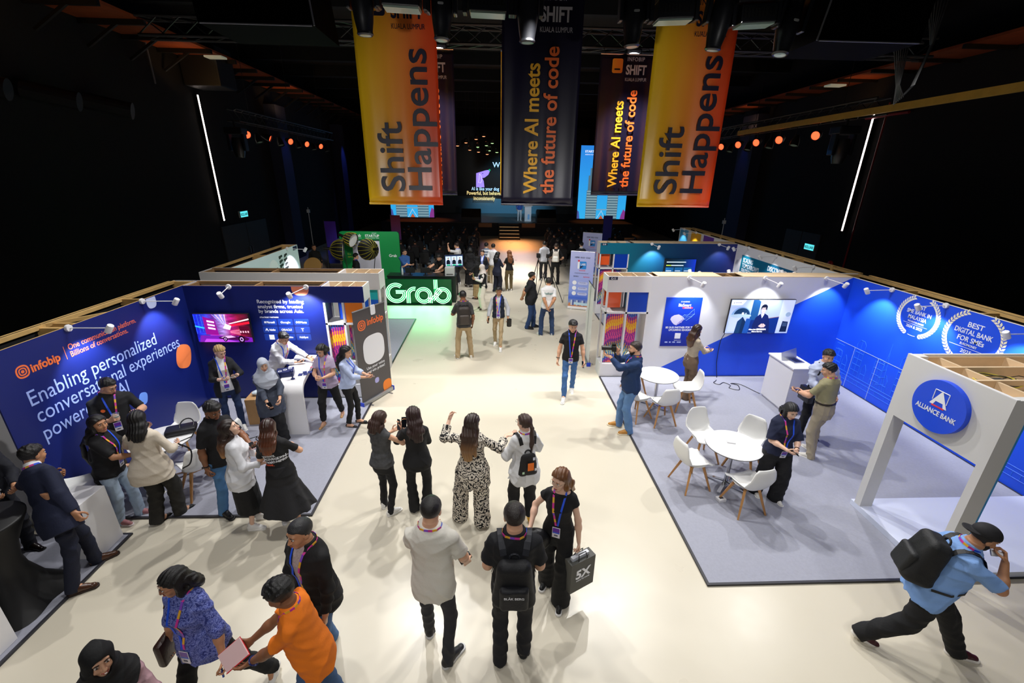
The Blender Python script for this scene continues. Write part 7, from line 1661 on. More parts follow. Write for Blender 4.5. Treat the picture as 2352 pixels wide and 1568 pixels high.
r = person('person in black blazer and jeans with short grey-black hair', -1.62, 3.0, -152, 1.76, 'm', 1.06, lean=3, head=(6, 4, 0), fl=(-.14, .18, -12), fr=(.13, -.14, 10), hl=(-.24, .13, .86), hr=(.24, .13, .86), hair=('crop', '#232325', .004), skin_c='tan', smile=1,
  under=dict(mat=PAT, sleeve=0, e=.008, hem=-.1, name='shirt'), top=dict(c='#121214', sleeve=1.88, e=.026, sr=.020, hem=-.25, flare=.02, gap=[(-.4, .07), (-.05, .045), (.1, .035), (.3, .045), (.45, .055), (.56, .05)], name='blazer', wr=.005), bot=dict(c='#4A6C98', fit='straight', **DEN), shoes=('sneaker', '#131315', '#1B1B1E'), lan=LY(.06, badge=False))
# suited person leaning on the cocktail table
r = person('person in navy suit leaning on black cocktail table', -4.78, 4.00, 38, 1.76, 'm', 1.04, lean=12, side=-30, twist=-20, head=(-25, 8, -6), fl=(-.16, .14, 4), fr=(.17, -.13, 22), hl=(-.52, .10, 1.13), pl=(-1, -.2, -.6), hr=(.27, .12, .86), pr=(.8, -.7, -.1), hair=('short', '#100E0D', .004), skin_c='tan', px=-.04,
  under=dict(c='#F2F2F4', sleeve=0, e=.010, hem=0, name='shirt', neck=.575), top=dict(c='#141B36', sleeve=1.92, e=.026, sr=.022, hem=-.27, flare=.025, name='suit_jacket', wr=.004, neck=.52), bot=dict(c='#10162C', fit='straight'), shoes=('dress', '#4A2C1C', '#2A1810'), lan=LY(.2, badge=False))
r = person('person in dark suit with badge cut off at left edge', -5.86, 4.36, 112, 1.72, 'm', 1.0, hair=('short', '#100E0D'), skin_c='tan', head=(0, 10, 0), hl=(-.1, .36, 1.1), hr=(.12, .36, 1.1), under=dict(c='#F2F2F4', sleeve=0, e=.010, hem=0, name='shirt'), top=dict(c='#12141F', sleeve=1.9, e=.026, sr=.02, hem=-.25, gap=BLZ, name='suit_jacket'), bot=dict(c='#12141F'), shoes=('dress', '#18110E', '#0E0A08'), lan=LY(.10, all=1))
# ---------------------------------------------------------------- group at the round table on the left
r = person('person in black polo and glasses holding a drink', -5.52, 5.80, 138, 1.74, 'm', 1.16, head=(-42, 26, 0), hr=(.06, .34, 1.22), hl=(-.24, .38, 1.26), gr=dict(n=(-.8, .3, .2), d=(-.5, .6, .4), curl=.85), gl=dict(n=(0, -.3, 1), curl=.7), hair=('short', '#0E0C0C', .004), skin_c='light', glasses='#5A2A24', top=dict(c='#121318', e=.02, sleeve=.85, hem=-.16, name='polo_shirt', belly=.03), bot=dict(c='#8A7A62'), lan=LY(.14))
cup('clear drink cup in hand of black polo person', r['hands'][1][0]+r['hands'][1][2]*.035+Vector((0, 0, -.04)), '#DDE2E0'); phone(r, -1, 'black phone in left hand of black polo person'); decal(r, '●', .06, -.13, .30, ORTX, False, .05)
r = person('person in black T-shirt and pale jeans by white podium', -4.99, 4.94, 82, 1.62, 'f', 1.06, lean=4, head=(22, -4, 0), fl=(-.09, .10, 0), fr=(.10, -.06, 12), hl=(-.06, .40, 1.16), hr=(.02, .40, 1.12), hair=('long', '#120F0F', .010, '#120F0F', .30), skin_c='tan', top=dict(c='#101014', e=.024, sleeve=.85, hem=-.14, straight=1.0, name='tshirt'), bot=dict(c='#A3B6CC', fit='straight', **DEN), shoes=('sneaker', '#B4787C', '#E8DCDC'), lan=LY(.12, blue=-1))
r = person('person in cream jacket and black hair seen from behind', -4.47, 4.93, -14, 1.66, 'f', 1.10, lean=3, head=(-14, 10, 0), fl=(-.11, -.04, 44), fr=(.13, .08, 48), hl=(-.16, .38, 1.28), hr=(.26, .22, 1.08), hair=('long', '#0F0D0E', .012, '#0F0D0E', .24), skin_c='light', top=dict(c='#D9CDBB', e=.03, sr=.024, sleeve=1.72, hem=-.24, flare=.07, name='jacket', wr=.004), bot=dict(c='#25231F', fit='wide', r=(.10, .088, .080)), shoes=('pump', '#121214', '#0C0C0D', None, .008))
watch(r, -1); b = MB(); b.tube(curvy([r['world'](v) for v in ((.30, .18, 1.12), (.42, .20, .98), (.40, .14, .80), (.30, .12, .74))]), .010, 6); tag(b.build('bag_strap', BLK), 'black bag strap hanging from cream jacket person\'s arm', 'strap')
r = person('person sitting in black top behind pale jeans person', -5.42, 5.26, 60, 1.60, 'f', 1.0, dz=-.48, fl=(-.10, .46, 0), fr=(.10, .46, 0), hl=(-.12, .40, .68), hr=(.12, .40, .68), hair=('ponytail', '#120F0F'), skin_c='light', top=dict(c='#101014', sleeve=.9, hem=-.1, name='top'), bot=dict(c='#B9CBDC', fit='slim', **DEN), q=2)
# ---------------------------------------------------------------- trio at the carpet edge
r = person('bearded person in black polo and jeans with slick hair', -3.62, 5.06, 112, 1.76, 'm', 1.0, head=(4, 22, 0), fl=(-.10, .04, 0), fr=(.11, -.10, 8), hl=(-.12, .40, 1.14), gl=PALM_UP, hr=(.22, -.02, .86), hair=('short', '#100D0C', .012), beard='#15100E', skin_c='brown', top=dict(c='#0F0F13', e=.018, sleeve=.78, hem=-.14, name='polo_shirt'), bot=dict(c='#4A78A8', fit='straight', **DEN), shoes=('sneaker', '#141416', '#1E1E20'))
watch(r, 1); phone(r, -1, 'pink phone in hand of the bearded person', '#E8B8B4')
OMB = grad_mat('ombre_hair', 'Z', 1.12, 1.52, [(0, '#C08A50'), (.35, '#7A4E2C'), (.7, '#33211A'), (1, '#241814')], rough=.45)
r = person('person in white blazer and black midi skirt looking up', -3.26, 4.80, 58, 1.63, 'f', 1.04, head=(8, -18, 0), fl=(-.09, .10, 20), fr=(.10, -.02, 28), hl=(-.05, .26, 1.10), hr=(.14, .26, 1.05), hair=('long', '#5A3A26', .006, '#3A2418', .36, OMB), skin_c='pale', smile=1, top=dict(c='#E2E3E8', e=.032, sr=.024, sleeve=1.85, hem=-.24, flare=.03, name='blazer', wr=.005), bot=dict(kind='skirt', c='#101012', hem=.30, w=.19, d=.17, fold=.004), shoes=('sneaker', '#EFEDEA', '#F4F2EE', None, .036))
HB2 = grad_mat('chestnut_hair', 'Z', 1.15, 1.62, [(0, '#8A4A24'), (.4, '#5A2E18'), (1, '#2A1610')], rough=.4)
r = person('person in black slogan T-shirt and flared charcoal skirt', -2.74, 4.78, -6, 1.63, 'f', 1.08, lean=2, side=-6, head=(-4, 6, 0), fl=(-.10, .06, 10), fr=(.12, -.06, 20), hl=(-.12, .28, 1.14), hr=(.10, .30, 1.12), pr=(1, -.3, -.4), hair=('long', '#4A2818', .008, '#3A2018', .30, HB2), skin_c='light', top=dict(c='#0F0F12', e=.018, sleeve=.75, hem=-.06, name='tshirt'), bot=dict(kind='skirt', c='#1E1E22', hem=.36, w=.36, d=.30, fold=.028, nf=8), shoes=('sneaker', '#C9C8CA', '#E2E2E4', None, .034), lan=LY(.12, badge=False, blue=-1))
for i, (s_, m_) in enumerate((('MOTIVATE.', WTX), ('ENCOURAGE.WIN.', WTX), ('REWARD.INSPIRE.', WTX), ('THANK.', mat('red_orange_print', '#F0562A', .5)))): decal(r, s_, .042, -.13, .27-i*.046, m_, True, (.16, .27, .27, .12)[i], .03)
# ---------------------------------------------------------------- around the counter
r = person('blond person in black blazer using a phone by screen', -4.76, 7.20, 146, 1.70, 'f', 1.02, head=(-30, 24, 0), hr=(.04, .30, 1.18), hl=(-.16, .36, 1.22), gl=dict(n=(0, -.5, 1), curl=.7), hair=('bun', '#B0925E', .004, '#8A6A40'), skin_c='pale', under=dict(c='#EDEDF0', sleeve=0, e=.012, hem=-.12, name='blouse'), top=dict(c='#15171C', e=.030, sr=.02, sleeve=1.6, hem=-.22, flare=.02, gap=[(-.4, .12), (.1, .085), (.45, .07), (.56, .06)], name='blazer'), bot=dict(c='#1E3258', fit='slim', **DEN), lan=LY(.05, badge=True), q=1)
phone(r, -1, 'white phone in hand of blond person', '#E6E6EA')
r = person('person in white shirt leaning over white counter', -4.20, 8.04, 112, 1.72, 'm', 1.0, lean=26, py=-.06, head=(8, 18, 0), hl=(-.20, .58, 1.12), hr=(-.02, .44, 1.08), gr=PALM_UP, hair=('short', '#0F0D0D', .010), skin_c='light', glasses='#6A6A70', top=dict(c='#DCDDE4', e=.026, sr=.022, sleeve=1.8, hem=-.14, name='shirt', wr=.006), bot=dict(c='#23252E'), lan=LY(.10, badge=False, blue=1))
phone(r, 1, 'black phone held over counter by white shirt person'); watch(r, -1)
r = person('person in pale grey headscarf and slate tunic with phone', -3.84, 6.82, 148, 1.60, 'f', 1.12, head=(-6, 8, 0), hl=(-.14, .32, 1.02), hr=(.06, .34, .98), gr=PALM_UP2, gl=dict(n=(.5, -.3, .5), curl=.7), fl=(-.10, .05, 16), fr=(.11, -.02, 20), hair=('hijab', '#AEB4C2', 0, '#221814', .26), skin_c='light', glasses='#C0B8B0', top=dict(c='#434A5A', e=.030, sr=.028, sleeve=1.78, hem=-.36, flare=.05, name='tunic', wr=.006), bot=dict(c='#111114', fit='wide'), shoes=('sneaker', '#D8D2C4', '#ECE6DA'))
phone(r, 1, 'black phone in hand of grey headscarf person')
r = person('person in lilac blouse with short black bob', -3.10, 7.48, 182, 1.60, 'f', 1.06, head=(12, 20, 0), fr=(.10, .22, 8), fl=(-.12, -.24, -10), hl=(-.05, .30, 1.14), hr=(.06, .30, 1.14), gl=dict(n=(.6, -.2, .4), curl=.8), gr=dict(n=(-.6, -.2, .4), curl=.8), hair=('bob', '#0E0D0F', .012, '#0E0D0F', .10), skin_c='light', glasses='#9A9AA0', top=dict(c='#B3A3BE', e=.022, sleeve=.6, sr=.024, hem=-.16, flare=.015, name='blouse'), bot=dict(c='#101014', fit='taper', crop=.93), shoes=('flat', '#C79A66', '#8A6238', None, .012), lan=LY(.0))
r = person('person in pale blue blouse with long black hair', -2.66, 7.32, 92, 1.62, 'f', .98, head=(2, 14, 0), fl=(-.08, .08, 0), fr=(.10, -.06, 6), hl=(-.06, .36, 1.12), hr=(.06, .38, 1.12), gr=PALM_UP2, hair=('long', '#0F0D0E', .006, '#0F0D0E', .40), skin_c='light', top=dict(c='#B4C2E4', e=.024, sr=.024, sleeve=1.6, hem=-.08, flare=.01, name='blouse', wr=.006), bot=dict(c='#101013', fit='slim', crop=.95), shoes=('flat', '#151518', '#0E0E10', None, .012), lan=LY(.14, badge=False, all=1))
phone(r, 1, 'pink phone in hand of pale blue blouse person', '#C99A94')
# ---------------------------------------------------------------- people in the aisle
GRP_TOP = mat('grey_streaked_knit', '#4A4A4C', .85, var=.6, vscale=26)
r = person('person in grey sleeveless top with brown hair', -1.51, 5.03, 22, 1.60, 'f', .98, head=(14, 16, 0), fl=(-.09, .05, -6), fr=(.10, -.06, 30), hl=(-.04, .34, 1.22), hr=(.13, .32, 1.30), pr=(.8, -.3, -.6), gr=dict(d=(-.1, .3, 1), n=(-.4, -.8, .1), curl=.6), hair=('long', '#3A241C', .006, '#2A1A14', .17), skin_c='light', top=dict(mat=GRP_TOP, e=.022, sleeve=.10, sr=.02, hem=-.10, name='top'), bot=dict(c='#131317', fit='slim'), shoes=W_SN)
phone(r, 1, 'dark phone in hand of grey top person', '#1A1E30')
r = person('person in black trouser suit with wavy dark hair', -1.04, 5.03, -12, 1.65, 'f', 1.0, head=(-14, 16, 0), fl=(-.09, .02, -14), fr=(.10, .02, 22), hl=(-.16, .34, 1.26), gl=dict(d=(.1, .4, 1), n=(.2, -.9, .3), curl=.6), hr=(.02, .30, 1.18), hair=('wavy', '#2C1714', .014, '#1E1210', .34), skin_c='tan', top=dict(c='#141416', e=.024, sr=.018, sleeve=1.85, hem=-.16, flare=.03, name='blazer'), bot=dict(c='#121214', fit='flare'), shoes=('sneaker', '#DAD8DE', '#E6E4E8'))
phone(r, -1, 'silver phone in hand of black suit person', '#3A3C44')
def leafp():
    m = bpy.data.materials.new('black_leaf_print_cloth'); m.use_nodes = True; nt = m.node_tree; b_ = nt.nodes['Principled BSDF']; b_.inputs['Roughness'].default_value = .8
    tc = nt.nodes.new('ShaderNodeTexCoord'); nz = nt.nodes.new('ShaderNodeTexNoise'); nz.inputs['Scale'].default_value = 5.5; nz.inputs['Detail'].default_value = 1.5
    wv = nt.nodes.new('ShaderNodeTexWave'); wv.wave_type = 'RINGS'; wv.inputs['Scale'].default_value = 4.6; wv.inputs['Distortion'].default_value = 15; wv.inputs['Detail'].default_value = 1.2; wv.inputs['Detail Scale'].default_value = 3.4
    cr = ramp_node(nt, [(0, '#0E0D10'), (.34, '#0E0D10'), (.40, '#CFC6B8'), (1, '#D6CDBF')]); nt.links.new(tc.outputs['Object'], wv.inputs['Vector']); nt.links.new(wv.outputs['Fac'], cr.inputs[0]); nt.links.new(cr.outputs[0], b_.inputs['Base Color']); return m
LEAF = leafp(); OMB2 = grad_mat('long_ombre_hair', 'Z', 1.05, 1.62, [(0, '#B08A56'), (.3, '#8A6238'), (.6, '#3E2A1E'), (1, '#2A1C16')], rough=.45)
r = person('person in black and white leaf print outfit, arms spread', -.28, 4.78, 8, 1.69, 'f', 1.08, head=(24, 4, 0), fl=(-.20, .05, -40), fr=(.13, -.04, -6), hl=(-.36, .26, 1.50), pl=(-1, -.1, -.8), gl=dict(d=(.3, .5, .8), n=(.6, -.2, .3), curl=.7), hr=(.42, .30, 1.28), pr=(.6, -.5, -.8), gr=dict(d=(.8, .5, .1), n=(-.1, -.2, 1), curl=.3), hair=('long', '#6A4A2E', .010, '#3A2818', .46, OMB2), skin_c='pale', top=dict(mat=LEAF, e=.034, sr=.03, sleeve=1.7, sf=1.3, hem=-.28, flare=.05, name='tunic', wr=.006), bot=dict(mat=LEAF, fit='wide', r=(.11, .105, .112)), shoes=('sandal', '#8A5A2E', '#B88A4E', None, .02))
r = person('person in white shirt with ponytail and drawstring bag', .40, 4.78, -14, 1.69, 'f', 1.02, head=(-30, 4, 0), fl=(-.12, .02, -10), fr=(.11, -.02, 4), hl=(-.20, .24, 1.02), hr=(.12, .28, 1.02), pr=(.9, -.4, -.4), hair=('ponytail', '#3A261E', .004, '#2A1C16', .44), skin_c='pale', glasses='#3A3A40', top=dict(c='#DADBDD', e=.034, sr=.032, sleeve=1.75, sf=1., hem=-.24, flare=.03, name='shirt', wr=.008), bot=dict(c='#121216', fit='wide', r=(.098, .085, .082), crop=.94), shoes=('sneaker', '#E8B414', '#E0A818'), lan=LY(.1, badge=False, blue=1))
t = backpack(r, 'black drawstring bag on back of white shirt person', '#121216', .25, .36, .07, .10, pocket=False, lower=False, name='drawstring_bag')
for cx, cz, w_, h_, c_ in ((.02, .10, .085, .12, '#F57A1F'), (.10, .05, .05, .04, '#E4E6EA'), (-.08, .02, .03, .035, '#BFE0C0'), (.06, .22, .03, .045, '#D8DEF0')):
    q_ = [r['P']+r['Rt'] @ A3((cx+sx_*w_/2, -.212, cz+sz_*h_/2)) for sx_, sz_ in ((-1, -1), (1, -1), (1, 1), (-1, 1))]; put('patch', np.array(q_)*r['s'], [(0, 1, 2, 3)], mat('patch_'+c_.strip('#'), c_, .6), t)
r = person('person in off-white T-shirt holding a dark tumbler', -.56, 3.05, 6, 1.86, 'm', 1.04, lean=2, head=(2, 12, 0), fl=(-.12, .15, -16), fr=(.12, -.12, 34), hl=(-.12, .36, 1.10), hr=(.255, .20, .92), gr=dict(n=(-.5, .6, .2), curl=.9), hair=('crop', '#1A1716', .004), skin_c='light', top=dict(c='#DEDACF', e=.026, sleeve=.80, sr=.022, hem=-.20, straight=.90, name='tshirt', wr=.005), bot=dict(c='#2B2C31', fit='slim', **DEN), shoes=('sneaker', '#1E1E22', '#CFCFCF', None, .034), lan=LY(.14, badge=False, blue=1))
in_hand(r, 1, 'tumbler', 'dark brown tumbler in hand of off-white T-shirt person', 'tumbler', lambda o: [MB().lathe([(0, -.06), (.032, -.06), (.036, -.055), (.036, .05), (0, .05)], 20, M=Matrix.Rotation(PI/2, 3, 'Y')).build('cup_body', mat('dark_brown_cup', '#2A211C', .4), o, True), MB().lathe([(0, .05), (.037, .05), (.034, .066), (0, .066)], 20, M=Matrix.Rotation(PI/2, 3, 'Y')).build('cup_lid', BLK, o, True)], (0, -.02, .045))
r = person('person in black T-shirt with backpack at bottom centre', .18, 2.97, 2, 1.87, 'm', 1.06, head=(-6, 8, 0), fl=(-.11, -.05, -4), fr=(.11, .03, 8), hl=(-.13, .24, 1.08), pl=(-.5, -.8, -.8), hr=(.13, .24, 1.08), pr=(.5, -.8, -.8), hair=('crop', '#241D1A', .006), skin_c='light', top=dict(c='#15161B', e=.024, sleeve=.74, sr=.026, hem=-.16, name='tshirt', wr=.005), bot=dict(c='#1B1B20', fit='straight', mn='denim', var=.2), shoes=('sneaker', '#141416', '#1C1C1E'), lan=LY(.14, badge=False, blue=1))
backpack(r, 'black backpack worn at bottom centre', '#101116', .31, .44, .15, .17, strap='#24262E', mark='BLÅK BERG')
BLD = grad_mat('honey_hair', 'Z', 1.1, 1.6, [(0, '#C89A62'), (.5, '#A8743E'), (1, '#6A4428')], rough=.4)
r = person('person in black dress top holding grey paper bag', .70, 3.68, 202, 1.71, 'f', .98, head=(24, 8, 0), fl=(-.10, .12, -6), fr=(.12, -.10, 10), hr=(.28, .16, 1.02), hl=(-.25, .04, .82), gl=dict(curl=1.0), hair=('long', '#A8743E', .004, '#8A5A34', .34, BLD), skin_c='pale', glasses='#B8B0A0', top=dict(c='#101014', e=.018, sleeve=.32, sr=.02, hem=.02, neck=.47, name='off_shoulder_top'), bot=dict(c='#101013', fit='wide', r=(.098, .094, .118)), shoes=('sneaker', '#141416', '#EDEBE8', None, .03), lan=LY(.10, blue=-1))
hp_ = r['hands'][-1][0]; t = thing('paper_bag', 'dark grey paper bag held by the black dress top person', 'bag', hp_+Vector((.02, -.02, -.49)), rad(28)); MB().box(-.16, .16, -.06, .06, 0, .40).build('bag_body', mat('grey_card_bag', '#4A4A46', .6), t)
M = face_frame((0, -.061, 0), (1, 0, 0), (0, 0, 1)); text('lettering', '5X', M, .16, WTX, t, -.10, .18, width=.20, bold=.03); text('lettering', 'MORE TO SHARE', M, .025, WTX, t, -.09, .14, width=.18)
b = MB(); [b.tube([(-.06, y_, .39), (-.045, y_*.5, .47), (.045, y_*.5, .47), (.06, y_, .39)], .005, 5) for y_ in (-.05, .05)]; b.build('bag_handle', BLK, t); MB().box(-.12, .10, -.02, .02, .30, .44).build('paper_roll', mat('silver_paper', '#C8CCD4', .4), t)
t = thing('shoulder_bag', 'black slouchy bag at hip of black dress top person', 'bag', r['world']((.22, .16, .86))); b = MB(); b.sphere((0, 0, 0), (.17, .10, .14), 18); b.build('bag_body', mat('black_leather', '#121216', .4, bump=.3), t, True)
r = person('person in black T-shirt and jeans walking beside right booth', 1.62, 8.46, 188, 1.74, 'm', 1.0, head=(-8, 16, 0), fl=(-.08, -.26, -4, .02, 24), fr=(.10, .24, 10), hl=(-.28, .10, .84), hr=(.27, .08, .86), hair=('short', '#100E0E', .012), skin_c='light', glasses='#8A8A90', top=dict(c='#0F0F13', e=.018, sleeve=.62, hem=-.14, name='tshirt'), bot=dict(c='#3E68A0', fit='slim', **DEN), shoes=W_SN, lan=LY(-.02, blue=1))
phone(r, -1, 'blue phone in hand of walking black T-shirt person', '#3A5A8A'); watch(r, 1)
r = person('bearded person in navy sweatshirt filming with a camera', 2.48, 7.05, -82, 1.80, 'm', 1.08, lean=-2, head=(0, 4, 0), fl=(-.12, -.05, -6), fr=(.13, .10, 6), hl=(-.03, .40, 1.46), pl=(-.7, .2, -1), gl=dict(n=(0, .3, 1), d=(.4, .9, .2), curl=.6), hr=(.07, .26, 1.50), pr=(.8, .1, -1), gr=dict(n=(-1, .2, 0), d=(0, .5, .8), curl=.7), hair=('crop', '#2A201A', .006), beard='#2A1D16', skin_c='light', top=dict(c='#17335E', e=.024, sr=.022, sleeve=1.85, hem=-.16, name='sweatshirt', wr=.006, belly=.02), bot=dict(c='#5E84B4', fit='straight', **DEN), shoes=('sneaker', '#B98032', '#E6D8BC'), lan=LY(.2, badge=False))
c_ = r['world']((.03, .36, 1.60)); t = thing('camera', 'black camera with long lens at eye of navy sweatshirt person', 'camera', c_, r['rz']); MB().box(-.07, .07, -.05, .03, -.05, .05, 0, .012).build('camera_body', BLK, t); MB().box(-.03, .03, -.04, .03, .05, .09, 0, .01).build('viewfinder', BLK, t); b = MB(); b.lathe([(0, 0), (.035, 0), (.038, .06), (.034, .08), (.044, .12), (.044, .17), (.036, .17)], 20, M=Vector((0, 1, 0)).to_track_quat('Z', 'Y').to_matrix(), c=(0, .03, -.005)); b.build('lens', mat('lens_black', '#17171A', .3), t, True)
b = MB(); b.tube([(-.06, -.02, -.03), (-.10, -.05, -.25), (0, -.10, -.42), (.08, -.06, -.2), (.06, -.02, -.03)], .012, 5); b.build('neck_strap', BLK, t)
r = person('person with dark backpack and khaki trousers near neon sign', -.76, 10.56, -8, 1.80, 'm', .98, head=(-6, 14, 0), fl=(-.17, 0, -14), fr=(.17, .02, 8), hl=(-.18, .32, 1.10), gl=PALM_UP, hair=('crop', '#151312', .002), skin_c='brown', top=dict(c='#3A393A', e=.02, sleeve=.85, hem=-.14, name='polo_shirt'), bot=dict(c='#B09A76', fit='straight'), shoes=W_SN, lan=LY(.14, badge=False), q=2)
backpack(r, 'dark brown backpack worn near the neon sign', '#2E2824', .31, .44, .17, .20); phone(r, -1, 'dark phone in hand of khaki backpack person')
r = person('smiling person in navy varsity vest walking forward', .13, 11.38, 184, 1.70, 'm', .96, head=(-4, 4, 0), fl=(-.07, .26, -4), fr=(.10, -.20, 8, .02, 20), hl=(-.27, .14, .92), hr=(.30, .14, .82), hair=('short', '#120F0E', .018), skin_c='tan', glasses='#2A2A2E', smile=2, under=dict(c='#B9BCC4', e=.012, sr=.024, sleeve=1.85, hem=-.10, name='sleeves'), top=dict(c='#141C30', e=.028, sleeve=.0, hem=-.10, gap=[(-.3, .06), (.2, .05), (.45, .06), (.56, .05)], name='varsity_vest'), bot=dict(c='#B8A27E', fit='slim'), shoes=W_SN, lan=LY(.05, blue=-1), q=2)
phone(r, 1, 'grey phone in hand of varsity vest person', '#5A5A60'); t = thing('speaker_case', 'black cylinder case carried by varsity vest person', 'case', r['hands'][-1][0]+Vector((.03, -.03, -.15))); MB().lathe([(0, 0), (.06, 0), (.065, .02), (.065, .2), (0, .22)], 18).build('case_body', BLK, t, True)
r = person('person in black polo with hands behind back', 1.13, 12.95, 96, 1.76, 'm', 1.12, head=(-4, 4, 0), fl=(-.09, .10, -4), fr=(.10, -.08, 8), hr=(.10, -.26, .98), hl=(-.06, -.26, .98), pl=(-1, -.5, 0), pr=(1, -.5, 0), hair=('short', '#120F0E', .014), beard='#1A1412', skin_c='tan', glasses='#1A1A1C', top=dict(c='#15151A', e=.02, sleeve=.85, hem=-.20, name='polo_shirt', belly=.045), bot=dict(c='#26406E', fit='straight', **DEN), shoes=('dress', '#141417', '#0E0E10'), q=2)
r = person('person in white T-shirt with hands clasped behind back', 1.57, 12.28, -4, 1.76, 'm', 1.06, head=(4, 2, 0), fl=(-.17, 0, -18), fr=(.17, 0, 18), hr=(.03, -.21, .95), hl=(-.05, -.23, .92), pl=(-1, -.6, 0), pr=(1, -.6, 0), hair=('crop', '#2A2725', .002), skin_c='tan', top=dict(c='#E6E6E6', e=.022, sleeve=.82, hem=-.12, name='tshirt'), bot=dict(c='#2A4066', fit='straight', **DEN), shoes=('sneaker', '#D8D6D2', '#EDEBE8'), q=2)
decal(r, 'hellopay', .09, -.13, .30, mat('teal_print', '#3A8A8A', .5), True, .30, .01)
r = person('person in pale headscarf and white wide trousers', -.38, 15.0, -104, 1.60, 'f', 1.04, head=(6, 16, 0), hl=(-.08, .32, 1.20), hr=(.06, .34, 1.24), gr=dict(d=(0, .3, 1), n=(0, -1, .2), curl=.5), hair=('hijab', '#D2C8C0', 0, '#221814', .12), skin_c='tan', under=dict(c='#E6E0DC', e=.010, sr=.016, sleeve=1.9, hem=0, name='sleeves'), top=dict(c='#141417', e=.024, sleeve=.6, hem=-.14, name='tshirt'), bot=dict(c='#E8E2D2', fit='wide', r=(.11, .105, .115)), shoes=('sneaker', '#4A342C', '#2A1E1A'), lan=LY(.1, badge=False, all=1), q=2)
phone(r, 1, 'green cased phone held up by pale headscarf person', '#1FA85A'); t = thing('shoulder_bag', 'cream tote bag on side of pale headscarf person', 'bag', r['world']((-.06, -.22, .86))); MB().box(-.12, .12, -.05, .05, -.14, .14, 0, .03).build('bag_body', mat('cream_canvas', '#E0D8CC', .8), t, True); b = MB(); b.tube([(-.08, 0, .13), (-.06, 0, .42), (.06, 0, .42), (.08, 0, .13)], .008, 5); b.build('bag_strap', mat('cream_canvas', '#E0D8CC', .8), t)
# ---------------------------------------------------------------- people further back
r = person('person in navy trouser suit with long black hair', .14, 17.4, 36, 1.63, 'f', 1.04, head=(8, 16, 0), hl=(-.06, .32, 1.14), hr=(.08, .32, 1.14), hair=('long', '#0E0D0F', .006, '#0E0D0F', .32), skin_c='light', top=dict(c='#171D34', e=.028, sr=.02, sleeve=1.85, hem=-.24, flare=.02, name='blazer'), bot=dict(c='#12172A', fit='wide'), q=2)
r = person('person with long curly brown hair and olive trousers', .63, 17.64, -18, 1.64, 'f', .98, head=(-6, 12, 0), fl=(-.10, 0, -10), fr=(.11, .02, 14), hl=(-.12, .32, 1.12), hr=(.1, .32, 1.12), hair=('wavy', '#7A4A2A', .016, '#5A3620', .40), skin_c='light', top=dict(c='#121215', e=.018, sleeve=.7, hem=-.06, name='tshirt'), bot=dict(c='#6A5C3C', fit='taper'), shoes=W_SN, q=2)
r = person('person in black T-shirt with white backpack by tripods', 2.66, 18.8, 8, 1.78, 'm', 1.02, head=(14, 6, 0), fl=(-.12, 0, -8), fr=(.14, .02, 14), hr=(.26, .20, 1.05), hl=(-.2, .3, 1.1), hair=('crop', '#3A2E26', .002), skin_c='light', top=dict(c='#101013', e=.02, sleeve=.8, hem=-.14, name='tshirt'), bot=dict(c='#111114', fit='straight'), shoes=('sneaker', '#141416', '#1E1E20'), q=2)
backpack(r, 'pale backpack worn by person beside tripods', '#D8CFC4', .28, .42, .15, .22, strap='#E0D8D0', lower=False)
r = person('person in black headscarf and beige skirt gesturing with hand', -.62, 16.4, -62, 1.62, 'f', 1.06, head=(0, 4, 0), hl=(-.24, .40, 1.22), gl=dict(d=(-.3, .7, .6), n=(.4, -.3, .8), curl=.3), hr=(.1, .3, 1.0), hair=('hijab', '#0E0E11', 0, '#221814', .2), skin_c='light', top=dict(c='#101013', e=.03, sr=.02, sleeve=1.8, hem=-.34, flare=.04, name='tunic'), bot=dict(kind='skirt', c='#B79C6E', hem=.12, w=.22, d=.2), shoes=('flat', '#141416', '#0E0E10', None, .012), q=2)
r = person('person in pale striped shirt with backpack straps, khaki trousers', -.32, 19.1, 2, 1.73, 'm', 1.02, hair=('short', '#120F0E', .008), skin_c='light', top=dict(mat=grad_mat('stripe_shirt_cloth', 'Z', .8, 1.5, [(i/12, ('#D8DCE2', '#6A7688')[i % 2]) for i in range(12)], interp='CONSTANT', rough=.8), e=.024, sleeve=.85, hem=-.16, name='shirt'), bot=dict(c='#A8946E', fit='straight'), shoes=('sneaker', '#1A1A1E', '#2A2A2E'), q=2)
r = person('person in white T-shirt carrying a dark bag at aisle end', -.02, 18.75, 14, 1.74, 'm', 1.0, hair=('short', '#120F0E', .006), skin_c='light', top=dict(c='#E2E2E4', e=.022, sleeve=.85, hem=-.14, name='tshirt'), bot=dict(c='#BBA884', fit='straight'), shoes=('sneaker', '#1A1A1E', '#2A2A2E'), q=2, lan=LY(.14, badge=False))
r = person('person in dark suit facing viewer among standing group', -.44, 17.75, 196, 1.64, 'f', 1.0, head=(20, 6, 0), hair=('bun', '#2A1A14'), skin_c='light', under=dict(c='#D8DCE6', e=.01, sleeve=0, name='shirt'), top=dict(c='#161A26', e=.026, sr=.02, sleeve=1.85, hem=-.24, gap=BLZ, name='blazer'), bot=dict(c='#141824'), lan=LY(.12, badge=False, all=1), q=2)
r = person('person in white T-shirt raising a hand behind stand screen', -1.52, 18.6, -70, 1.80, 'm', 1.0, head=(-10, 14, 0), hl=(-.16, .34, 1.62), pl=(-1, .2, -.6), hr=(.1, .34, 1.15), hair=('short', '#2A1C16', .004), skin_c='light', top=dict(c='#DADADC', e=.022, sleeve=.85, hem=-.14, name='tshirt'), bot=dict(c='#26282E', fit='slim'), q=2, lan=LY(.14, badge=False, all=1))
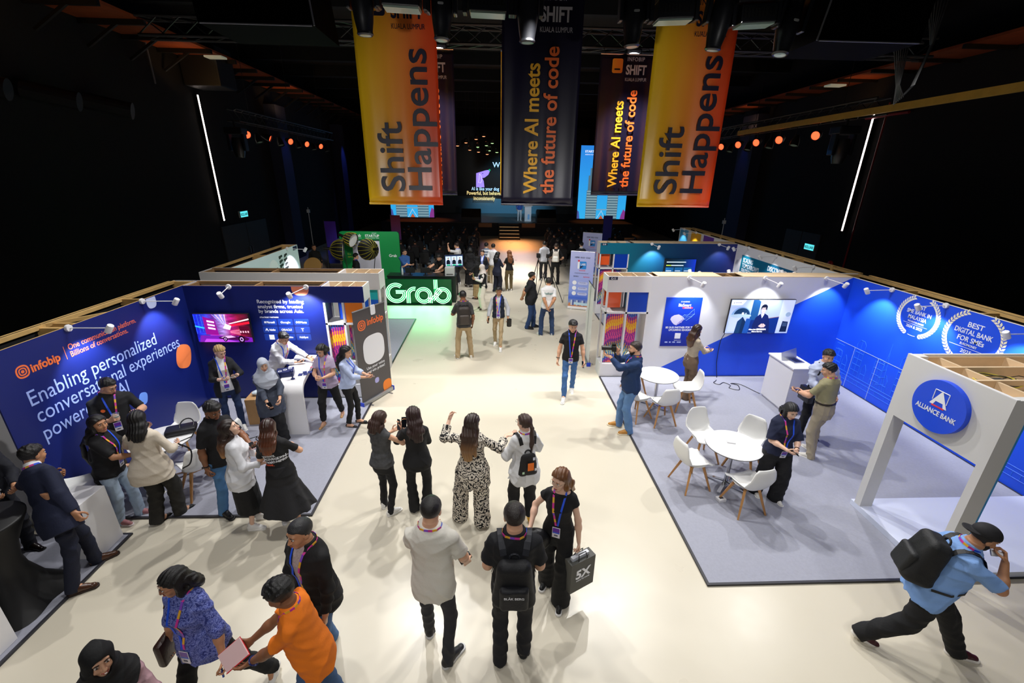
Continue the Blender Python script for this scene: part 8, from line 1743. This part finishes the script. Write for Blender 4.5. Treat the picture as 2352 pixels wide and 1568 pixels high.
r = person('person all in black with back turned behind stand screen', -.98, 18.3, -4, 1.66, 'f', 1.15, head=(0, 4, 0), hair=('bob', '#0F0D0E', .006, '#0F0D0E', .08), skin_c='light', top=dict(c='#0E0E11', e=.03, sr=.026, sleeve=1.7, hem=-.36, flare=.06, name='tunic'), bot=dict(kind='skirt', c='#0E0E11', hem=.14, w=.26, d=.22), q=2)
r = person('person in blue shirt with folded arms behind dark counter', -3.5, 17.35, 146, 1.72, 'm', 1.06, head=(-20, 8, 0), hr=(-.14, .24, 1.14), hl=(.13, .27, 1.12), pl=(-1, .1, -.6), pr=(1, .1, -.6), hair=('short', '#120F0E', .008), skin_c='light', glasses='#3A3A40', smile=1, top=dict(c='#2F5C9A', e=.022, sr=.022, sleeve=1.3, hem=-.18, name='shirt'), bot=dict(c='#1C2434'), q=2)
r = person('person in black T-shirt sitting behind dark counter', -2.52, 17.0, 96, 1.70, 'm', 1.04, dz=-.45, head=(-10, 4, 0), fl=(-.12, .44, 0), fr=(.12, .44, 0), hl=(-.1, .5, 1.0), hr=(.14, .5, .98), hair=('short', '#1E1A18', .008), skin_c='light', top=dict(c='#111417', e=.02, sleeve=.85, hem=-.12, name='tshirt'), bot=dict(c='#16181C'), q=2)
t = thing('stool', 'black stool under the seated person behind dark counter', 'stool', (-2.52, 16.98, 0)); MB().lathe([(0, .40), (.19, .40), (.2, .42), (.19, .45), (0, .45)], 18).build('seat', BLK, t); MB().lathe([(0, 0), (.2, 0), (.2, .02), (.03, .03), (.03, .40)], 18).build('pedestal', BLK, t)
r = person('person bending over printer behind the dark counter', -1.98, 17.15, -158, 1.74, 'm', 1.0, lean=40, py=-.12, head=(10, 10, 0), hl=(-.10, .62, 1.06), hr=(.30, .66, 1.08), hair=('short', '#120F0E', .012), skin_c='light', top=dict(c='#16191D', e=.02, sleeve=.75, hem=-.14, name='tshirt'), bot=dict(c='#16181C'), q=2)
r = person('person with black hair and lanyard before right softbox', -5.16, 16.6, 60, 1.66, 'm', .98, hair=('short', '#0F0D0D', .014), skin_c='light', head=(0, 8, 0), top=dict(c='#121519', e=.02, sleeve=.8, name='tshirt'), bot=dict(c='#16181C'), q=2, lan=LY(.14, badge=False))
r = person('person in black standing left of the softboxes', -7.35, 18.4, 150, 1.70, 'm', 1.0, hair=('crop', '#2A2422'), skin_c='tan', top=dict(c='#0E0F12', sleeve=1.85, name='sweater'), bot=dict(c='#101114'), q=2)
r = person('person in white collar and dark hair behind lilac banner', 3.9, 19.6, 4, 1.72, 'm', 1.0, hair=('short', '#0F0D0D', .01), skin_c='light', top=dict(c='#20242E', sleeve=1.85, name='jacket', neck=.50), under=dict(c='#E8E8EA', e=.008, sleeve=0, neck=.57, name='shirt'), bot=dict(c='#14161C'), q=2)
r = person('person in beige outfit between banner and teal column', 3.35, 16.2, 172, 1.66, 'f', 1.0, hair=('bob', '#0F0D0D'), skin_c='light', top=dict(mat=mat('beige_weave_cloth', '#8A7A62', .8, var=.5, vscale=40), e=.03, sleeve=1.8, hem=-.35, flare=.04, name='tunic'), bot=dict(c='#6A5C48', fit='wide'), q=2)
r = person('person in pale grey shirt left of white backpack person', 2.25, 19.6, -6, 1.74, 'm', 1.02, hair=('short', '#15120F'), skin_c='light', top=dict(c='#B9BCC4', e=.022, sleeve=1.8, name='shirt'), bot=dict(c='#1A1C22'), q=2)
# ---------------------------------------------------------------- right booth
HBR = grad_mat('brown_straight_hair', 'Z', 1.1, 1.6, [(0, '#7A5838'), (.5, '#4A3020'), (1, '#2A1A14')], rough=.4)
r = person('person in beige blouse and brown trousers by wall screen', 4.16, 8.33, 72, 1.68, 'f', .96, head=(-4, 8, 0), fl=(-.06, .05, 4), fr=(.08, -.05, 10), hl=(-.08, .36, 1.12), hr=(.08, .38, 1.12), gr=PALM_UP2, hair=('long', '#4A3020', .004, '#33201A', .36, HBR), skin_c='pale', top=dict(c='#B5A894', e=.014, sr=.012, sleeve=1.88, hem=-.02, tuck=1, name='blouse'), bot=dict(c='#6E5A48', fit='wide', e=.014), shoes=('flat', '#5A3F30', '#3A281E', None, .012), lan=LY(.12, badge=False, c='#1A1E3A'))
phone(r, 1, 'dark phone in hand of beige blouse person')
r = person('person in pale blue shirt standing by white pedestal desk', 5.82, 6.82, 192, 1.74, 'm', 1.08, head=(4, 10, 0), hl=(-.28, .06, .90), hr=(.10, .34, 1.04), gr=PALM_UP, hair=('short', '#0F0D0D', .012), skin_c='light', top=dict(c='#B7C1DE', e=.024, sr=.022, sleeve=1.85, hem=-.14, name='shirt', wr=.006), bot=dict(c='#15161C'), shoes=('dress', '#121214', '#0C0C0E'))
watch(r, -1); t = thing('shoulder_bag', 'black messenger bag of the pale blue shirt person', 'bag', r['world']((.22, .10, .92))); MB().box(-.05, .05, -.14, .14, -.14, .12, 0, .02).build('bag_body', mat('black_leather', '#121216', .4, bump=.3), t, True); L = [(.10, -.2, .47), (.10, .0, .6), (.11, .4, .40), (.14, .4, .25), (.18, .4, .08), (.2, .4, .0)]; D = [r['Rt'] @ A3(v) for v in ((0, .3, -1), (0, 0, -1), (0, -1, -.1), (0, -1, 0), (0, -1, 0), (0, -1, 0))]; r['ribbon']('bag_strap', r['hug'](r['W2'](L), D, .006), -np.array(D), .03, BLK, r['root'])
r = person('person in olive polo and beige trousers seen from behind', 5.50, 6.22, -22, 1.73, 'm', 1.04, lean=5, head=(-34, 14, 0), fl=(-.12, -.08, -22), fr=(.12, .05, 6), hl=(-.16, .38, 1.10), gl=PALM_UP, hr=(-.02, .36, 1.08), gr=PALM_UP, hair=('short', '#0F0D0D', .006), skin_c='light', top=dict(c='#9A9472', e=.018, sleeve=.75, hem=.04, tuck=1, name='polo_shirt'), bot=dict(c='#A89C86', fit='straight', e=.010, belt='#2A2018', rise=.11), shoes=('sneaker', '#D8D4CC', '#ECE8E2', None, .032), lan=LY(.16, badge=False))
phone(r, -1, 'dark tablet phone in hands of olive polo person'); watch(r, -1)
r = person('person in navy top with black bob holding phone', 4.11, 5.20, 184, 1.61, 'f', 1.16, head=(-6, 18, 0), fl=(-.10, .08, -8), fr=(.14, -.10, 6), hl=(-.05, .32, 1.12), hr=(.09, .32, 1.12), gl=dict(n=(.4, -.5, .6), curl=.75), gr=dict(n=(-.4, -.5, .6), curl=.75), hair=('bob', '#0E0D0F', .010, '#0E0D0F', .13), skin_c='pale', glasses='#C8B8A8', top=dict(c='#121A38', e=.030, sr=.036, sleeve=.95, hem=-.10, name='knit_top', wr=.005), bot=dict(c='#101014', fit='wide', r=(.108, .10, .105)), shoes=('sneaker', '#E2E0DC', '#EDEBE6'), lan=LY(.02, blue=-1))
phone(r, 1, 'black phone in hands of navy top person'); watch(r, -1, '#3A241C')
# striding person with cap at the lower right
r = person('bearded person in sky blue T-shirt striding while drinking', 4.25, 2.95, 112, 1.76, 'm', 1.06, lean=14, dz=-.10, head=(-4, 14, 0), fl=(-.06, .42, 0), fr=(.08, -.44, 2, .03, 22), hr=(.10, .315, 1.355), pr=(.3, .35, -1), gr=dict(d=(-.42, -.12, .88), n=(-.35, -.85, .1), curl=.9), hl=(-.22, .16, .96), hair=('crop', '#151312', .0), beard='#17120F', skin_c='tan', knee={-1: (0, 1, .1), 1: (.05, 1, -.1)}, top=dict(c='#7FA6E0', e=.024, sleeve=.86, sr=.026, hem=-.20, straight=1.0, name='tshirt', wr=.006), bot=dict(c='#101013', fit='baggy', r=(.11, .09, .075)), shoes=('sneaker', '#431420', '#EDE8E0', None, .03), lan=LY(.05, badge=False))
backpack(r, 'large black backpack of the striding person', '#131416', .31, .48, .22, .22, strap='#17181B')
def f_cap(p):
    q_ = (p-r['H']) @ r['Rhd']; d = ell(q_, (0, -.012, .036), (.090, .112, .094)); d = np.maximum(d, .030-q_[:, 2]+.18*q_[:, 1])
    v = np.maximum(ell(q_, (0, -.115, .012), (.072, .085, .03)), np.abs(q_[:, 2]-.020-.15*(q_[:, 1]+.1))-.006); return np.minimum(d, v)
r['emit']('cap', f_cap, *r['bbox']([r['H']], .23), .005, mat('black_cap_cloth', '#1B1A1E', .8, var=.5, vscale=30), r['root'])
for sg in (-1, 1):
    A_, Rf_ = [(l) for l in ((None, None),)][0] if False else (None, None)
in_hand(r, 1, 'paper_cup', 'small white cup at mouth of the striding person', 'cup', lambda o: MB().lathe([(0, -.03), (.022, -.03), (.030, .05), (0, .05)], 16).build('cup_wall', WTX, o, True), (0, -.02, .035))
# ---------------------------------------------------------------- speaker and audience in the dark
person('person in blue shirt and white trousers at the lectern', 2.05, 36.3, 175, 1.72, 'm', 1.0, z=1.0, hair=('short', '#15120F'), top=dict(c='#2A5AB8', sleeve=1.8, name='shirt'), bot=dict(c='#D8DEE6'), q=3)
AUD = 'seated audience facing the stage'; ALB = 'seated dark-clothed listener in the audience rows facing stage'; CLB = 'black audience chair in the rows facing the stage'
def black_chair():
    t = thing('audience_chair', CLB, 'chair', (-1.3, 22.0, 0), 0, 'audience chairs'); m = mat('black_chair_cover', '#0C0C0F', .8)
    MB().box(-.23, .23, -.22, .22, .40, .46, 0, .02).build('seat', m, t); MB().box(-.22, .22, -.26, -.21, .45, .95, 0, .02).build('backrest', m, t)
    for a in (-.2, .2):
        for c in (-.2, .2): b = MB(); b.bar((a, c, 0), (a, c, .41), .014); b.build('leg', BLK, t)
    return t
protos = []
for i, (c_, hr_) in enumerate((('#15161C', ('short', '#0F0D0D')), ('#1C1A20', ('bob', '#120F0F')), ('#2A1A1C', ('short', '#17120F')))):
    protos.append(person(ALB, -1.3, 22.0, 0, 1.66, 'mfm'[i], 1.0, dz=-.40, fl=(-.12, .42, 0), fr=(.12, .40, 0), hl=(-.12, .36, .72), hr=(.12, .36, .72), hair=hr_, skin_c='brown', top=dict(c=c_, sleeve=1.8, hem=-.1, name='top'), bot=dict(c='#14151A'), shoes=('dress', '#101012', '#0C0C0E'), q=3, group=AUD)['root'])
ch0 = black_chair(); k = 0
for row in range(6):
    y = 21.4+row*1.55
    for x in [-1.15-.72*i for i in range(8)]+[3.55+.72*i for i in range(7)]:
        if y < 22.5 and x > 2.6 and x < 4.6: continue
        if (row*5+int(x*3)) % 7 == 3: continue
        if k == 0: ch0.location = (x, y, 0)
        else: dup(ch0, (x, y, 0), 0)
        if k < 3: protos[k].location = (x, y-.02, 0); protos[k].rotation_euler = (0, 0, 0)
        else: dup(protos[(k*7) % 3], (x, y-.02, 0), .25*math.sin(k*2.3))
        k += 1
